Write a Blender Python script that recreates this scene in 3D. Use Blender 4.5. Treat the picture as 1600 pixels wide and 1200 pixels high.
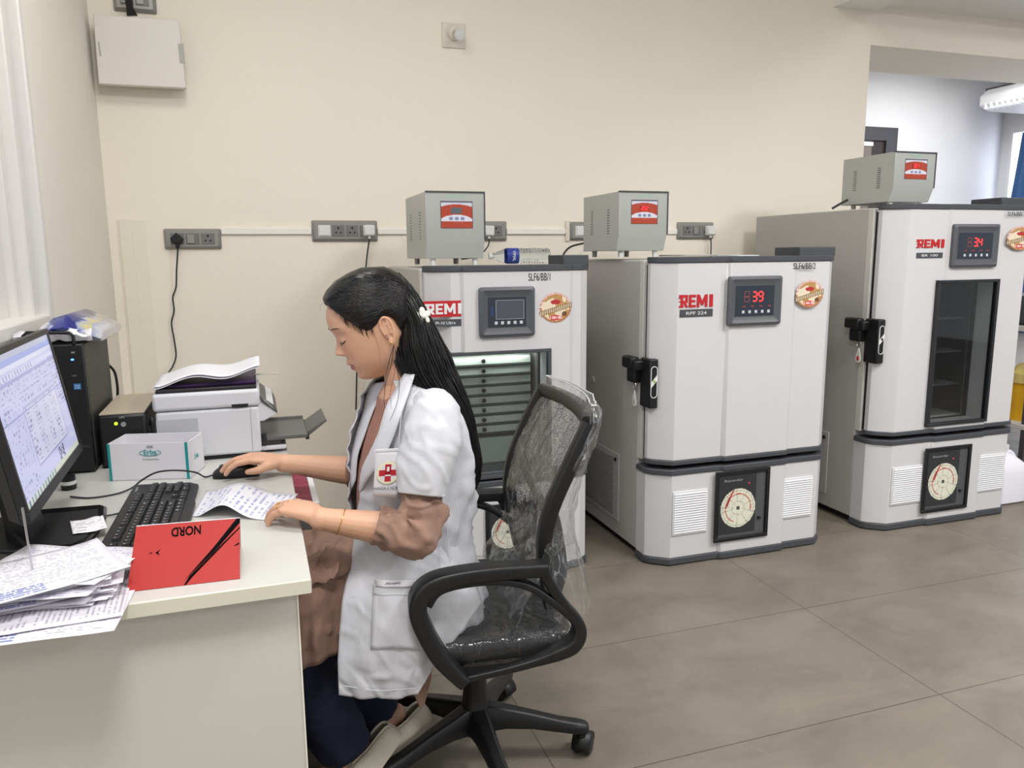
import bpy, bmesh, math, random
import numpy as np
from mathutils import Vector, Matrix, noise
random.seed(7)
PI = math.pi
for o in list(bpy.data.objects): bpy.data.objects.remove(o)
SC = bpy.context.scene
COL = SC.collection

# ------------------------------------------------------------------ camera
FPX = 1202.0; CAM_H = 1.32
pitch = math.atan((600 - 396.5) / FPX)
yaw = math.atan((800 - 395) / (FPX / math.cos(pitch)))
roll = math.radians(0.5)
FW = Vector((math.sin(yaw) * math.cos(pitch), math.cos(yaw) * math.cos(pitch), -math.sin(pitch)))
R0 = Vector((math.cos(yaw), -math.sin(yaw), 0)); U0 = R0.cross(FW)
RT = R0 * math.cos(roll) - U0 * math.sin(roll); UP = U0 * math.cos(roll) + R0 * math.sin(roll)
CAM = Vector((0, 0, CAM_H))
cd = bpy.data.cameras.new('camera'); cam = bpy.data.objects.new('camera', cd); COL.objects.link(cam)
cd.sensor_width = 36; cd.lens = FPX / 1600 * 36; cd.clip_start = 0.05; cd.clip_end = 60
cam.matrix_world = Matrix(((RT.x, UP.x, -FW.x, 0), (RT.y, UP.y, -FW.y, 0), (RT.z, UP.z, -FW.z, CAM_H), (0, 0, 0, 1)))
SC.camera = cam

def ray(px, py): return (FW * FPX + RT * (px - 800) - UP * (py - 600)).normalized()
def at(px, py, Y):                       # the point seen there, at depth Y into the room
    d = ray(px, py); return CAM + d * (Y / d.y)
def atz(px, py, z):
    d = ray(px, py); return CAM + d * ((z - CAM_H) / d.z)
def atx(px, py, X):
    d = ray(px, py); return CAM + d * (X / d.x)

# ------------------------------------------------------------------ world, lights, exposure
SC.view_settings.view_transform = 'Standard'; SC.view_settings.look = 'None'
SC.view_settings.exposure = -0.08; SC.view_settings.gamma = 1.0; SC.view_settings.use_curve_mapping = False
wd = bpy.data.worlds.new('world'); SC.world = wd; wd.use_nodes = True
wd.node_tree.nodes['Background'].inputs[0].default_value = (0.93, 0.96, 1.0, 1)
wd.node_tree.nodes['Background'].inputs[1].default_value = 0.6
def area(name, loc, rot, sx, sy, power, col=(1, 1, 1)):
    l = bpy.data.lights.new(name, 'AREA'); l.shape = 'RECTANGLE'; l.size = sx; l.size_y = sy; l.energy = power; l.color = col
    o = bpy.data.objects.new(name, l); COL.objects.link(o); o.location = loc; o.rotation_euler = rot; return o
area('ceiling_panel_or_fill', (2.3, 0.9, 3.08), (0, 0, 0), 0.6, 0.6, 54, (1, 0.985, 0.97))
area('ceiling_panel_or_fill', (0.1, 0.2, 3.08), (0, 0, 0), 0.6, 0.6, 52, (1, 0.985, 0.97))
area('ceiling_panel_or_fill', (0.0, 2.2, 3.08), (0, 0, 0), 0.6, 0.6, 16, (1, 0.985, 0.97))  # added fill that lifts the left part of the back wall
area('ceiling_panel_or_fill', (5.2, 2.2, 3.08), (0, 0, 0), 0.6, 0.6, 18, (1, 0.985, 0.97))  # extra fill put in for the beam face and the wall at right
area('ceiling_panel_or_fill', (4.2, 0.0, 3.08), (0, 0, 0), 0.6, 0.6, 98, (1, 0.985, 0.97))
area('ceiling_panel_or_fill', (2.3, -2.2, 3.08), (0, 0, 0), 0.6, 0.6, 42, (1, 0.985, 0.97))
area('ceiling_panel_or_fill', (5.6, 4.95, 2.9), (0, 0, 0), 1.2, 0.6, 36, (0.95, 0.97, 1.0))  # fill added under the recess ceiling to brighten its walls

# ------------------------------------------------------------------ materials
def lin(c):
    r = []
    for v in c[:3]:
        v = v / 255.0
        r.append(v / 12.92 if v <= 0.04045 else ((v + 0.055) / 1.055) ** 2.4)
    return (r[0], r[1], r[2], 1)
MATS = {}
def mat(name, c, rough=0.5, metal=0.0, spec=0.5, var=0.0, vscale=8.0, bump=0.0, bscale=60.0, coat=0.0, trans=0.0,
        ior=1.45, emis=None, estr=0.0, alpha=1.0, sheen=0.0, aniso=None):
    if name in MATS: return MATS[name]
    m = bpy.data.materials.new(name); m.use_nodes = True; nt = m.node_tree; b = nt.nodes['Principled BSDF']
    b.inputs['Base Color'].default_value = lin(c); b.inputs['Roughness'].default_value = rough
    b.inputs['Metallic'].default_value = metal; b.inputs['Specular IOR Level'].default_value = spec
    b.inputs['Coat Weight'].default_value = coat; b.inputs['Transmission Weight'].default_value = trans
    b.inputs['IOR'].default_value = ior; b.inputs['Alpha'].default_value = alpha; b.inputs['Sheen Weight'].default_value = sheen
    if emis: b.inputs['Emission Color'].default_value = lin(emis); b.inputs['Emission Strength'].default_value = estr
    tc = nt.nodes.new('ShaderNodeTexCoord')
    def tex(sc, det=5):
        n = nt.nodes.new('ShaderNodeTexNoise'); n.inputs['Scale'].default_value = sc; n.inputs['Detail'].default_value = det
        if aniso:
            mp = nt.nodes.new('ShaderNodeMapping'); mp.inputs['Scale'].default_value = aniso
            nt.links.new(tc.outputs['Object'], mp.inputs[0]); nt.links.new(mp.outputs[0], n.inputs['Vector'])
        else: nt.links.new(tc.outputs['Object'], n.inputs['Vector'])
        return n
    if var:
        n = tex(vscale); mr = nt.nodes.new('ShaderNodeMapRange')
        mr.inputs['From Min'].default_value = 0.3; mr.inputs['From Max'].default_value = 0.7
        mr.inputs['To Min'].default_value = 1 - var; mr.inputs['To Max'].default_value = 1 + var
        nt.links.new(n.outputs['Fac'], mr.inputs['Value'])
        mx = nt.nodes.new('ShaderNodeVectorMath'); mx.operation = 'SCALE'; mx.inputs[0].default_value = lin(c)[:3]
        nt.links.new(mr.outputs[0], mx.inputs['Scale']); nt.links.new(mx.outputs[0], b.inputs['Base Color'])
    if bump:
        n = tex(bscale); bp = nt.nodes.new('ShaderNodeBump'); bp.inputs['Strength'].default_value = bump; bp.inputs['Distance'].default_value = 0.01
        nt.links.new(n.outputs['Fac'], bp.inputs['Height']); nt.links.new(bp.outputs[0], b.inputs['Normal'])
    MATS[name] = m; return m
def colmat(name, rough=0.5, emit=0.0, coat=0.0):
    if name in MATS: return MATS[name]
    m = bpy.data.materials.new(name); m.use_nodes = True; nt = m.node_tree; b = nt.nodes['Principled BSDF']
    a = nt.nodes.new('ShaderNodeAttribute'); a.attribute_name = 'Col'
    if emit:
        nt.links.new(a.outputs['Color'], b.inputs['Emission Color']); b.inputs['Emission Strength'].default_value = emit
        b.inputs['Base Color'].default_value = (0.02, 0.02, 0.02, 1)
    else: nt.links.new(a.outputs['Color'], b.inputs['Base Color'])
    b.inputs['Roughness'].default_value = rough; b.inputs['Coat Weight'].default_value = coat
    MATS[name] = m; return m

# ------------------------------------------------------------------ object helpers
def wloc(p):
    v = Vector((0, 0, 0))
    while p is not None: v += p.location; p = p.parent
    return v
def tag(o, label=None, cat=None, group=None, kind=None):
    if label: o['label'] = label
    if cat: o['category'] = cat
    if group: o['group'] = group
    if kind: o['kind'] = kind
    return o
def thing(name, label, cat, loc=(0, 0, 0), group=None):
    o = bpy.data.objects.new(name, None); COL.objects.link(o); o.location = loc; o.empty_display_size = 0.05
    return tag(o, label, cat, group)
def finish(o, ang=35):
    me = o.data
    me.polygons.foreach_set('use_smooth', [True] * len(me.polygons))
    if ang: me.set_sharp_from_angle(angle=math.radians(ang))
def obj(name, bm, m, parent=None, loc=None, bev=0, seg=2, ang=35, sub=0, solid=0, label=None, rec=True):
    """bm holds world coordinates; the mesh is shifted to its parent's place (or to loc)"""
    off = wloc(parent) if parent is not None else (Vector(loc) if loc is not None else Vector((0, 0, 0)))
    if rec: bmesh.ops.recalc_face_normals(bm, faces=bm.faces[:])
    if off.length: bmesh.ops.translate(bm, verts=bm.verts[:], vec=-off)
    me = bpy.data.meshes.new(name); bm.to_mesh(me); bm.free()
    if m is not None: me.materials.append(m)
    o = bpy.data.objects.new(name, me); COL.objects.link(o)
    if parent is not None: o.parent = parent
    else: o.location = off
    finish(o, ang)
    if solid:
        s = o.modifiers.new('solid', 'SOLIDIFY'); s.thickness = solid; s.offset = 0
    if bev:
        b = o.modifiers.new('bevel', 'BEVEL'); b.width = bev; b.segments = seg; b.limit_method = 'ANGLE'; b.angle_limit = math.radians(38)
        b.harden_normals = False
    if sub:
        s = o.modifiers.new('sub', 'SUBSURF'); s.levels = sub; s.render_levels = sub
    if label: o['label'] = label
    return o
def struct(name, bm, m, **k):
    o = obj(name, bm, m, **k); o['kind'] = 'structure'; return o
def copy_tree(o, parent=None):
    c = o.copy(); COL.objects.link(c); c.parent = parent
    for ch in list(o.children): copy_tree(ch, c)
    return c
NB = bmesh.new
def box(bm, x0, x1, y0, y1, z0, z1, M=None):
    vs = [bm.verts.new(Vector(p) if M is None else M @ Vector(p)) for p in
          ((x0, y0, z0), (x1, y0, z0), (x1, y1, z0), (x0, y1, z0), (x0, y0, z1), (x1, y0, z1), (x1, y1, z1), (x0, y1, z1))]
    for f in ((0, 3, 2, 1), (4, 5, 6, 7), (0, 1, 5, 4), (1, 2, 6, 5), (2, 3, 7, 6), (3, 0, 4, 7)): bm.faces.new([vs[i] for i in f])
    return bm
def B(x0, x1, y0, y1, z0, z1, M=None): return box(NB(), x0, x1, y0, y1, z0, z1, M)
def prism(bm, pts, vec, M=None):
    """polygon pts (3D) swept along vec"""
    vec = Vector(vec); a = [Vector(p) for p in pts]; b = [p + vec for p in a]
    if M is not None: a = [M @ p for p in a]; b = [M @ p for p in b]
    A = [bm.verts.new(p) for p in a]; Bv = [bm.verts.new(p) for p in b]
    n = len(A); bm.faces.new(A); bm.faces.new(list(reversed(Bv)))
    for i in range(n): bm.faces.new((A[i], Bv[i], Bv[(i + 1) % n], A[(i + 1) % n]))
    return bm
def frames(pts):
    T = []
    n = len(pts)
    for i in range(n):
        t = pts[min(i + 1, n - 1)] - pts[max(i - 1, 0)]
        T.append(t.normalized() if t.length > 1e-9 else Vector((0, 0, 1)))
    return T
def smooth(pts, k=6):
    """Catmull-Rom through pts"""
    pts = [Vector(p) for p in pts]; out = []
    n = len(pts)
    for i in range(n - 1):
        p0 = pts[max(i - 1, 0)]; p1 = pts[i]; p2 = pts[i + 1]; p3 = pts[min(i + 2, n - 1)]
        for j in range(k):
            t = j / k
            out.append(0.5 * ((2 * p1) + (p2 - p0) * t + (2 * p0 - 5 * p1 + 4 * p2 - p3) * t * t + (3 * p1 - p0 - 3 * p2 + p3) * t ** 3))
    out.append(pts[-1]); return out
def lerpl(v, n):
    """resample list of floats/vectors to n items"""
    out = []
    for i in range(n):
        t = i / (n - 1) * (len(v) - 1); k = min(int(t), len(v) - 2); f = t - k
        out.append(v[k] * (1 - f) + v[k + 1] * f)
    return out
def tube(bm, pts, r, n=10, up=None, flat=1.0, cap=True, sec=None):
    """swept round (or given) section; r float or list; up fixes the section's v axis; sec list of (u,v) unit"""
    pts = [Vector(p) for p in pts]; m = len(pts)
    R = r if isinstance(r, (list, tuple)) else [r] * m
    if len(R) != m: R = lerpl(list(R), m)
    T = frames(pts); rings = []
    u = None
    for i in range(m):
        t = T[i]
        if up is not None:
            v = Vector(up); s = t.cross(v)
            if s.length < 1e-5: s = t.orthogonal()
            s.normalize(); v = s.cross(t).normalized()
        else:
            if u is None: u = t.orthogonal().normalized()
            u = (u - t * u.dot(t)); u = u.normalized() if u.length > 1e-6 else t.orthogonal().normalized()
            s = u; v = t.cross(s)
        ring = []
        if sec: 
            for (a, b) in sec: ring.append(bm.verts.new(pts[i] + s * a * R[i] + v * b * R[i]))
        else:
            for k in range(n):
                a = 2 * PI * k / n; ring.append(bm.verts.new(pts[i] + s * math.cos(a) * R[i] + v * math.sin(a) * R[i] * flat))
        rings.append(ring)
    n = len(rings[0])
    for i in range(m - 1):
        for k in range(n): bm.faces.new((rings[i][k], rings[i][(k + 1) % n], rings[i + 1][(k + 1) % n], rings[i + 1][k]))
    if cap: bm.faces.new(list(reversed(rings[0]))); bm.faces.new(rings[-1])
    return bm
def rrect(hw, hh, r, n=4):
    out = []
    for cx, cy, a0 in ((hw - r, hh - r, 0), (-hw + r, hh - r, 90), (-hw + r, -hh + r, 180), (hw - r, -hh + r, 270)):
        for i in range(n + 1):
            a = math.radians(a0 + 90 * i / n); out.append((cx + r * math.cos(a), cy + r * math.sin(a)))
    return out
def loft(bm, rings, closed=True, cap0=False, cap1=False):
    V = [[bm.verts.new(Vector(p)) for p in r] for r in rings]
    n = len(V[0])
    for i in range(len(V) - 1):
        for k in range(n if closed else n - 1):
            bm.faces.new((V[i][k], V[i][(k + 1) % n], V[i + 1][(k + 1) % n], V[i + 1][k]))
    if cap0: bm.faces.new(list(reversed(V[0])))
    if cap1: bm.faces.new(V[-1])
    return bm
def cyl(bm, p0, p1, r0, r1=None, n=20, cap=True):
    r1 = r0 if r1 is None else r1
    return tube(bm, [p0, p1], [r0, r1], n, cap=cap)
def ell(bm, c, rx, ry, rz, M=None, nu=20, nv=12):
    ret = bmesh.ops.create_uvsphere(bm, u_segments=nu, v_segments=nv, radius=1.0)
    S = Matrix.Diagonal((rx, ry, rz, 1)); T = Matrix.Translation(Vector(c))
    X = T @ (M.to_4x4() if M is not None else Matrix.Identity(4)) @ S
    bmesh.ops.transform(bm, matrix=X, verts=ret['verts']); return bm
def lathe(bm, prof, c, axis=(0, 0, 1), n=24, cap=True):
    """prof list of (r, h)"""
    axis = Vector(axis).normalized(); u = axis.orthogonal().normalized(); v = axis.cross(u); c = Vector(c)
    rings = [[c + axis * h + (u * math.cos(2 * PI * k / n) + v * math.sin(2 * PI * k / n)) * max(r, 1e-4) for k in range(n)] for r, h in prof]
    return loft(bm, rings, True, cap, cap)
def text(name, s, c, right, up, w, h, m, parent, depth=0.0006, shear=0.0, bold=0.0, label=None):
    """lettering fitted to w x h centred on c in the plane right/up"""
    cu = bpy.data.curves.new('t', 'FONT'); cu.body = s; cu.extrude = 0.0; cu.offset = bold; cu.shear = shear
    to = bpy.data.objects.new('t', cu); COL.objects.link(to)
    dg = bpy.context.evaluated_depsgraph_get(); me = bpy.data.meshes.new_from_object(to.evaluated_get(dg))
    bpy.data.objects.remove(to); bpy.data.curves.remove(cu)
    bm = NB(); bm.from_mesh(me); bpy.data.meshes.remove(me)
    xs = [v.co.x for v in bm.verts]; ys = [v.co.y for v in bm.verts]
    if not xs: return None
    x0, x1, y0, y1 = min(xs), max(xs), min(ys), max(ys)
    right = Vector(right).normalized(); up = Vector(up).normalized(); nrm = right.cross(up); c = Vector(c)
    for v in bm.verts:
        a = (v.co.x - (x0 + x1) / 2) / (x1 - x0) * w; b = (v.co.y - (y0 + y1) / 2) / max(y1 - y0, 1e-6) * h
        v.co = c + right * a + up * b
    r = bmesh.ops.extrude_face_region(bm, geom=bm.faces[:])
    bmesh.ops.translate(bm, verts=[e for e in r['geom'] if isinstance(e, bmesh.types.BMVert)], vec=nrm * depth)
    return obj(name, bm, m, parent, ang=30, label=label)
def picture(name, c, right, up, w, h, nx, ny, fn, m, parent, depth=0.0006, label=None):
    """flat coloured print: fn(u, v) -> rgb 0..255 or None (no face); u,v in 0..1 from lower left"""
    right = Vector(right).normalized(); up = Vector(up).normalized(); nrm = right.cross(up); c = Vector(c) + nrm * depth
    bm = NB(); V = {}
    def vv(i, j):
        if (i, j) not in V: V[(i, j)] = bm.verts.new(c + right * (i / nx - .5) * w + up * (j / ny - .5) * h)
        return V[(i, j)]
    cols = []
    for j in range(ny):
        for i in range(nx):
            k = fn((i + .5) / nx, (j + .5) / ny)
            if k is None: continue
            bm.faces.new((vv(i, j), vv(i + 1, j), vv(i + 1, j + 1), vv(i, j + 1))); cols.append(lin(k))
    o = obj(name, bm, m, parent, ang=0, rec=False, label=label)
    a = o.data.color_attributes.new('Col', 'FLOAT_COLOR', 'CORNER')
    for p, k in zip(o.data.polygons, cols):
        for li in p.loop_indices: a.data[li].color = k
    return o
X_, Y_, Z_ = Vector((1, 0, 0)), Vector((0, 1, 0)), Vector((0, 0, 1))
def cable(name, pts, r, m, parent=None, label=None, cat=None, k=8, n=8):
    bm = tube(NB(), smooth(pts, k), r, n)
    o = obj(name, bm, m, parent, loc=None if parent else pts[0])
    return tag(o, label, cat) if label else o

M_BLACK = mat('black_plastic', (22, 22, 24), 0.42, bump=0.05, bscale=900)
M_BLACKG = mat('black_gloss', (14, 14, 16), 0.18)
M_DGREY = mat('dark_grey_plastic', (72, 75, 80), 0.45)
M_WHITEP = mat('white_plastic', (226, 226, 226), 0.4)
M_PAPER = mat('white_paper', (222, 221, 226), 0.75)
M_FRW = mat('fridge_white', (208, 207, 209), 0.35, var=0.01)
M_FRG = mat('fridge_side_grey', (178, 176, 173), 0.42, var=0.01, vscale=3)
M_TRIM = mat('fridge_trim', (70, 73, 78), 0.5)
M_RED = mat('red_lettering', (190, 34, 40), 0.4)
M_INK = mat('black_ink', (25, 25, 28), 0.6)
M_PRINT = colmat('printed_colours', 0.5)
M_EMIT = colmat('lit_display', 0.3, emit=1.0)
M_CHROME = mat('chrome', (200, 200, 205), 0.2, metal=1)
# ------------------------------------------------------------------ the room
W = 3.9; XL = -0.60; CEIL = 3.1; ZO = 2.52; XO = 3.55; YR = 6.0
def floor_mat():
    m = bpy.data.materials.new('floor_tiles'); m.use_nodes = True; nt = m.node_tree; b = nt.nodes['Principled BSDF']
    tc = nt.nodes.new('ShaderNodeTexCoord')
    mp = nt.nodes.new('ShaderNodeMapping'); mp.inputs['Location'].default_value = (-0.665, -0.405, 0)
    nt.links.new(tc.outputs['Object'], mp.inputs[0])
    br = nt.nodes.new('ShaderNodeTexBrick'); br.offset = 0.0; br.squash = 1.0
    br.inputs['Scale'].default_value = 1.0; br.inputs['Brick Width'].default_value = 1.22; br.inputs['Row Height'].default_value = 0.605
    br.inputs['Mortar Size'].default_value = 0.0016; br.inputs['Mortar Smooth'].default_value = 0.2; br.inputs['Bias'].default_value = 0
    br.inputs['Color1'].default_value = (1, 1, 1, 1); br.inputs['Color2'].default_value = (1, 1, 1, 1); br.inputs['Mortar'].default_value = (0, 0, 0, 1)
    nt.links.new(mp.outputs[0], br.inputs['Vector'])
    n1 = nt.nodes.new('ShaderNodeTexNoise'); n1.inputs['Scale'].default_value = 2.2; n1.inputs['Detail'].default_value = 8; n1.inputs['Roughness'].default_value = 0.62; n1.inputs['Distortion'].default_value = 0.5
    m2 = nt.nodes.new('ShaderNodeMapping'); m2.inputs['Scale'].default_value = (1, 1.6, 1); nt.links.new(tc.outputs['Object'], m2.inputs[0]); nt.links.new(m2.outputs[0], n1.inputs['Vector'])
    cr = nt.nodes.new('ShaderNodeValToRGB'); e = cr.color_ramp.elements
    e[0].position = 0.3; e[0].color = lin((109, 102, 93)); e[1].position = 0.72; e[1].color = lin((136, 128, 117))
    nt.links.new(n1.outputs['Fac'], cr.inputs[0])
    n3 = nt.nodes.new('ShaderNodeTexNoise'); n3.inputs['Scale'].default_value = 9; n3.inputs['Detail'].default_value = 10; n3.inputs['Roughness'].default_value = 0.7; n3.inputs['Distortion'].default_value = 1.2
    nt.links.new(tc.outputs['Object'], n3.inputs['Vector'])
    r3 = nt.nodes.new('ShaderNodeMapRange'); r3.inputs['From Min'].default_value = 0.6; r3.inputs['From Max'].default_value = 0.75; r3.inputs['To Max'].default_value = 0.3
    nt.links.new(n3.outputs['Fac'], r3.inputs[0])
    mx = nt.nodes.new('ShaderNodeMixRGB'); mx.inputs['Color2'].default_value = lin((158, 151, 138)); nt.links.new(r3.outputs[0], mx.inputs['Fac']); nt.links.new(cr.outputs[0], mx.inputs['Color1'])
    mm = nt.nodes.new('ShaderNodeMixRGB'); mm.inputs['Color1'].default_value = lin((70, 62, 54)); nt.links.new(br.outputs['Color'], mm.inputs['Fac']); nt.links.new(mx.outputs[0], mm.inputs['Color2'])
    nt.links.new(mm.outputs[0], b.inputs['Base Color']); b.inputs['Roughness'].default_value = 0.42
    b.inputs['Specular IOR Level'].default_value = 0.4
    return m
struct('floor', B(-1.0, 10, -4, 7.2, -0.1, 0), floor_mat())
def wall_mat(name, c, streak=0.03):
    m = mat(name, c, 0.7, var=streak, vscale=1.6, bump=0.12, bscale=30); return m
M_WALL = wall_mat('cream_wall_paint', (244, 237, 223), 0.012)
M_WALLG = wall_mat('pale_grey_wall_paint', (214, 213, 213), 0.01)
M_CEIL = mat('ceiling_paint', (240, 239, 236), 0.8)
bm = NB(); box(bm, XL - 0.15, XO, W, W + 0.25, 0, CEIL); box(bm, XO, 10, W, W + 0.55, ZO, CEIL)
bmesh.ops.remove_doubles(bm, verts=bm.verts[:], dist=1e-5)
struct('wall_back', bm, M_WALL)
# left wall with the window opening cut in it
YW0, YW1, ZW0, ZW1 = 0.9, 2.72, 1.13, 2.7
bm = NB()
box(bm, XL - 0.15, XL, YW1, W, 0, CEIL); box(bm, XL - 0.15, XL, -4, YW0, 0, CEIL)
box(bm, XL - 0.15, XL, YW0, YW1, 0, ZW0); box(bm, XL - 0.15, XL, YW0, YW1, ZW1, CEIL)
struct('wall_left', bm, wall_mat('off_white_wall_paint', (236, 232, 222), 0.015))
M_UPVC = mat('window_frame_white', (222, 220, 216), 0.35)
bm = NB()
for i, (dx, w_) in enumerate(((0.0, 0.035), (0.03, 0.05), (0.06, 0.045))):
    y1 = YW1 - 0.012 - i * 0.05
    box(bm, XL - 0.045 - dx, XL + 0.012 - dx, y1 - w_, y1, ZW0, ZW1)
box(bm, XL - 0.105, XL - 0.072, 2.15, YW1 - 0.16, ZW0, ZW1); box(bm, XL - 0.105, XL - 0.060, 2.36, 2.40, ZW0, ZW1)
box(bm, XL - 0.14, XL + 0.005, YW0, YW1, ZW0 - 0.02, ZW0 + 0.02); box(bm, XL - 0.14, XL, YW0, YW1, ZW1 - 0.05, ZW1)
box(bm, XL - 0.12, XL - 0.05, YW0, YW0 + 0.08, ZW0, ZW1)
wf = struct('window_1', bm, M_UPVC, bev=0.006)
g = obj('window_pane', B(XL - 0.095, XL - 0.09, YW0 + 0.05, 2.16, ZW0 + 0.02, ZW1 - 0.05), mat('frosted_pane', (196, 204, 214), 0.3, emis=(190, 200, 214), estr=0.35), wf)
obj('pane_gasket', B(XL - 0.089, XL - 0.070, 2.135, 2.15, ZW0 + 0.02, ZW1 - 0.05), M_BLACK, wf)
q = atx(5, 128, XL - 0.071); obj('screw_hole', lathe(NB(), [(0.006, 0), (0.006, 0.003)], (XL - 0.073, q.y, q.z), (1, 0, 0), 12), M_INK, wf)
# recess behind the opening
bm = NB(); box(bm, XO - 0.6, 10, YR, YR + 0.15, 0, 3.3); struct('wall_recess', bm, M_WALLG)
bm = NB(); box(bm, XO - 0.6, XO - 0.45, W + 0.25, YR, 0, 3.3); struct('wall_recess_side', bm, M_WALLG)
bm = NB(); box(bm, XL - 0.15, 10, -4, W + 0.55, CEIL, CEIL + 0.1); box(bm, XO - 0.6, 10, W + 0.55, YR + 0.15, 2.93, 3.03); struct('ceiling', bm, M_CEIL)
# ceiling beam that meets the back wall
struct('trim_1', B(3.265, 3.56, 0.5, W, 2.705, CEIL), M_CEIL)
struct('trim_2', B(3.56, 10, 3.5, W, 2.74, CEIL), M_CEIL)
# boxed chase in the corner
bm = NB(); box(bm, -0.555, -0.505, W - 0.012, W, 0, 1.49); box(bm, -0.565, -0.45, W - 0.004, W, 0, 1.485)
struct('trim_3', bm, mat('chase_paint', (238, 232, 216), 0.7), bev=0.002)
# door in the recess wall
dz = at(1348, 198, YR).z; dx0 = at(1348, 200, YR).x - 0.55; dx1 = at(1400, 200, YR).x
M_DOORF = mat('door_frame_dark', (58, 58, 62), 0.5)
bm = NB(); box(bm, dx1 - 0.13, dx1, YR - 0.03, YR + 0.02, 0, dz - 0.12); box(bm, dx0, dx0 + 0.13, YR - 0.03, YR + 0.02, 0, dz - 0.12); box(bm, dx0, dx1, YR - 0.03, YR + 0.02, dz - 0.12, dz)
d = struct('door_1', bm, M_DOORF)
obj('door_leaf', B(dx0 + 0.13, dx1 - 0.28, YR - 0.012, YR - 0.004, 0, dz - 0.12), mat('door_leaf_brown', (110, 100, 94), 0.5), d)
obj('door_gap', B(dx1 - 0.28, dx1 - 0.13, YR - 0.010, YR - 0.002, 0, dz - 0.12), mat('door_gap_dark', (44, 36, 34), 0.6), d)
obj('lintel_light_strip', B(dx0 + 0.13, dx1 - 0.27, YR - 0.02, YR - 0.01, dz - 0.17, dz - 0.135), M_WHITEP, d)
# side wall on the far right of the recess, with the bright window, curtain and air conditioner
XR = 7.15
bm = NB(); box(bm, XR, XR + 0.15, W + 0.55, YR, 0, 0.9); box(bm, XR, XR + 0.15, W + 0.55, YR, 2.5, 3.1); box(bm, XR, XR + 0.15, 5.90, YR, 0.9, 2.5)
struct('wall_right', bm, M_WALLG)
bm = NB(); box(bm, XR - 0.01, XR + 0.06, 4.5, 5.90, 0.9, 0.96); box(bm, XR - 0.01, XR + 0.06, 4.5, 5.90, 2.44, 2.5); box(bm, XR - 0.01, XR + 0.06, 5.87, 5.90, 0.96, 2.44)
wr = struct('window_2', bm, M_UPVC)
obj('window_pane', B(XR + 0.03, XR + 0.04, 4.5, 5.87, 0.96, 2.44), mat('bright_pane', (240, 242, 255), 0.4, emis=(235, 240, 255), estr=3.0), wr)
area('daylight_from_window', (XR - 0.03, 5.1, 1.7), (0, math.radians(90), 0), 1.4, 1.1, 26, (0.86, 0.92, 1.0))
bm = NB(); rows = []
for j in range(13):
    t = j / 12; z = 2.42 - 1.9 * t; rw = []
    for i in range(50):
        y = 5.70 + 0.09 * min(1, max(0, (2.42 - z) / 0.8)) - i * 0.013
        rw.append(Vector((XR - 0.10 + 0.03 * math.sin(i * 0.6 + 0.4 * math.sin(t * 5)), y, z)))
    rows.append(rw)
loft(bm, rows, closed=False)
o = obj('curtain', bm, mat('curtain_blue', (58, 94, 142), 0.8), loc=(XR - 0.1, 5.2, 0.5), solid=0.003)
tag(o, 'blue curtain hanging at the window on the far right', 'curtain')
a0 = at(1530, 158, 5.72)
ac = thing('air_conditioner', 'white louvred air conditioner high up in the far right corner', 'air conditioner', (XR - 0.05, 5.2, a0.z))
zz = a0.z; y1 = 5.72; y0 = 4.75; xf = a0.x
bm = NB(); prism(bm, [(XR, y0, zz - 0.09), (xf + 0.12, y0, zz - 0.09), (xf, y0, zz - 0.05), (xf, y0, zz + 0.04), (xf + 0.08, y0, zz + 0.10), (XR, y0, zz + 0.10)], (0, y1 - y0, 0))
obj('body', bm, M_WHITEP, ac, bev=0.012)
for i in range(16): obj('louvre', B(xf - 0.01, xf + 0.10, y0 + 0.05 + i * 0.056, y0 + 0.062 + i * 0.056, zz - 0.085, zz - 0.03), mat('louvre_white', (240, 240, 240), 0.4), ac)
obj('top_grille', B(xf + 0.1, XR - 0.02, y0 + 0.02, y1 + 0.03, zz + 0.10, zz + 0.12), M_TRIM, ac)

# ------------------------------------------------------------------ wall electrics
M_PLATE = mat('switch_plate_grey', (152, 151, 148), 0.32, metal=0.35)
M_PLATE2 = mat('socket_module_grey', (120, 119, 117), 0.4, metal=0.2)
def trunk(xa, xb, z=1.435, h=0.03, lab='', nm='cable_trunking'):
    bm = NB(); box(bm, xa, xb, W - 0.014, W, z - h / 2, z + h / 2)
    return tag(obj(nm, bm, mat('trunking_cream', (242, 239, 232), 0.5), loc=((xa + xb) / 2, W, z), bev=0.003), lab, 'trunking', 'cream cable trunking pieces on the wall')
def socket_hole_set(bm, cx, cz, s=1.0):
    f = W - 0.0245
    for dx, dz_, r in ((0, 0.013, 0.005), (-0.011, -0.008, 0.004), (0.011, -0.008, 0.004)):
        lathe(bm, [(r * s, 0), (r * s, 0.002)], (cx + dx * s, f, cz + dz_ * s), (0, -1, 0), 10)
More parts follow.
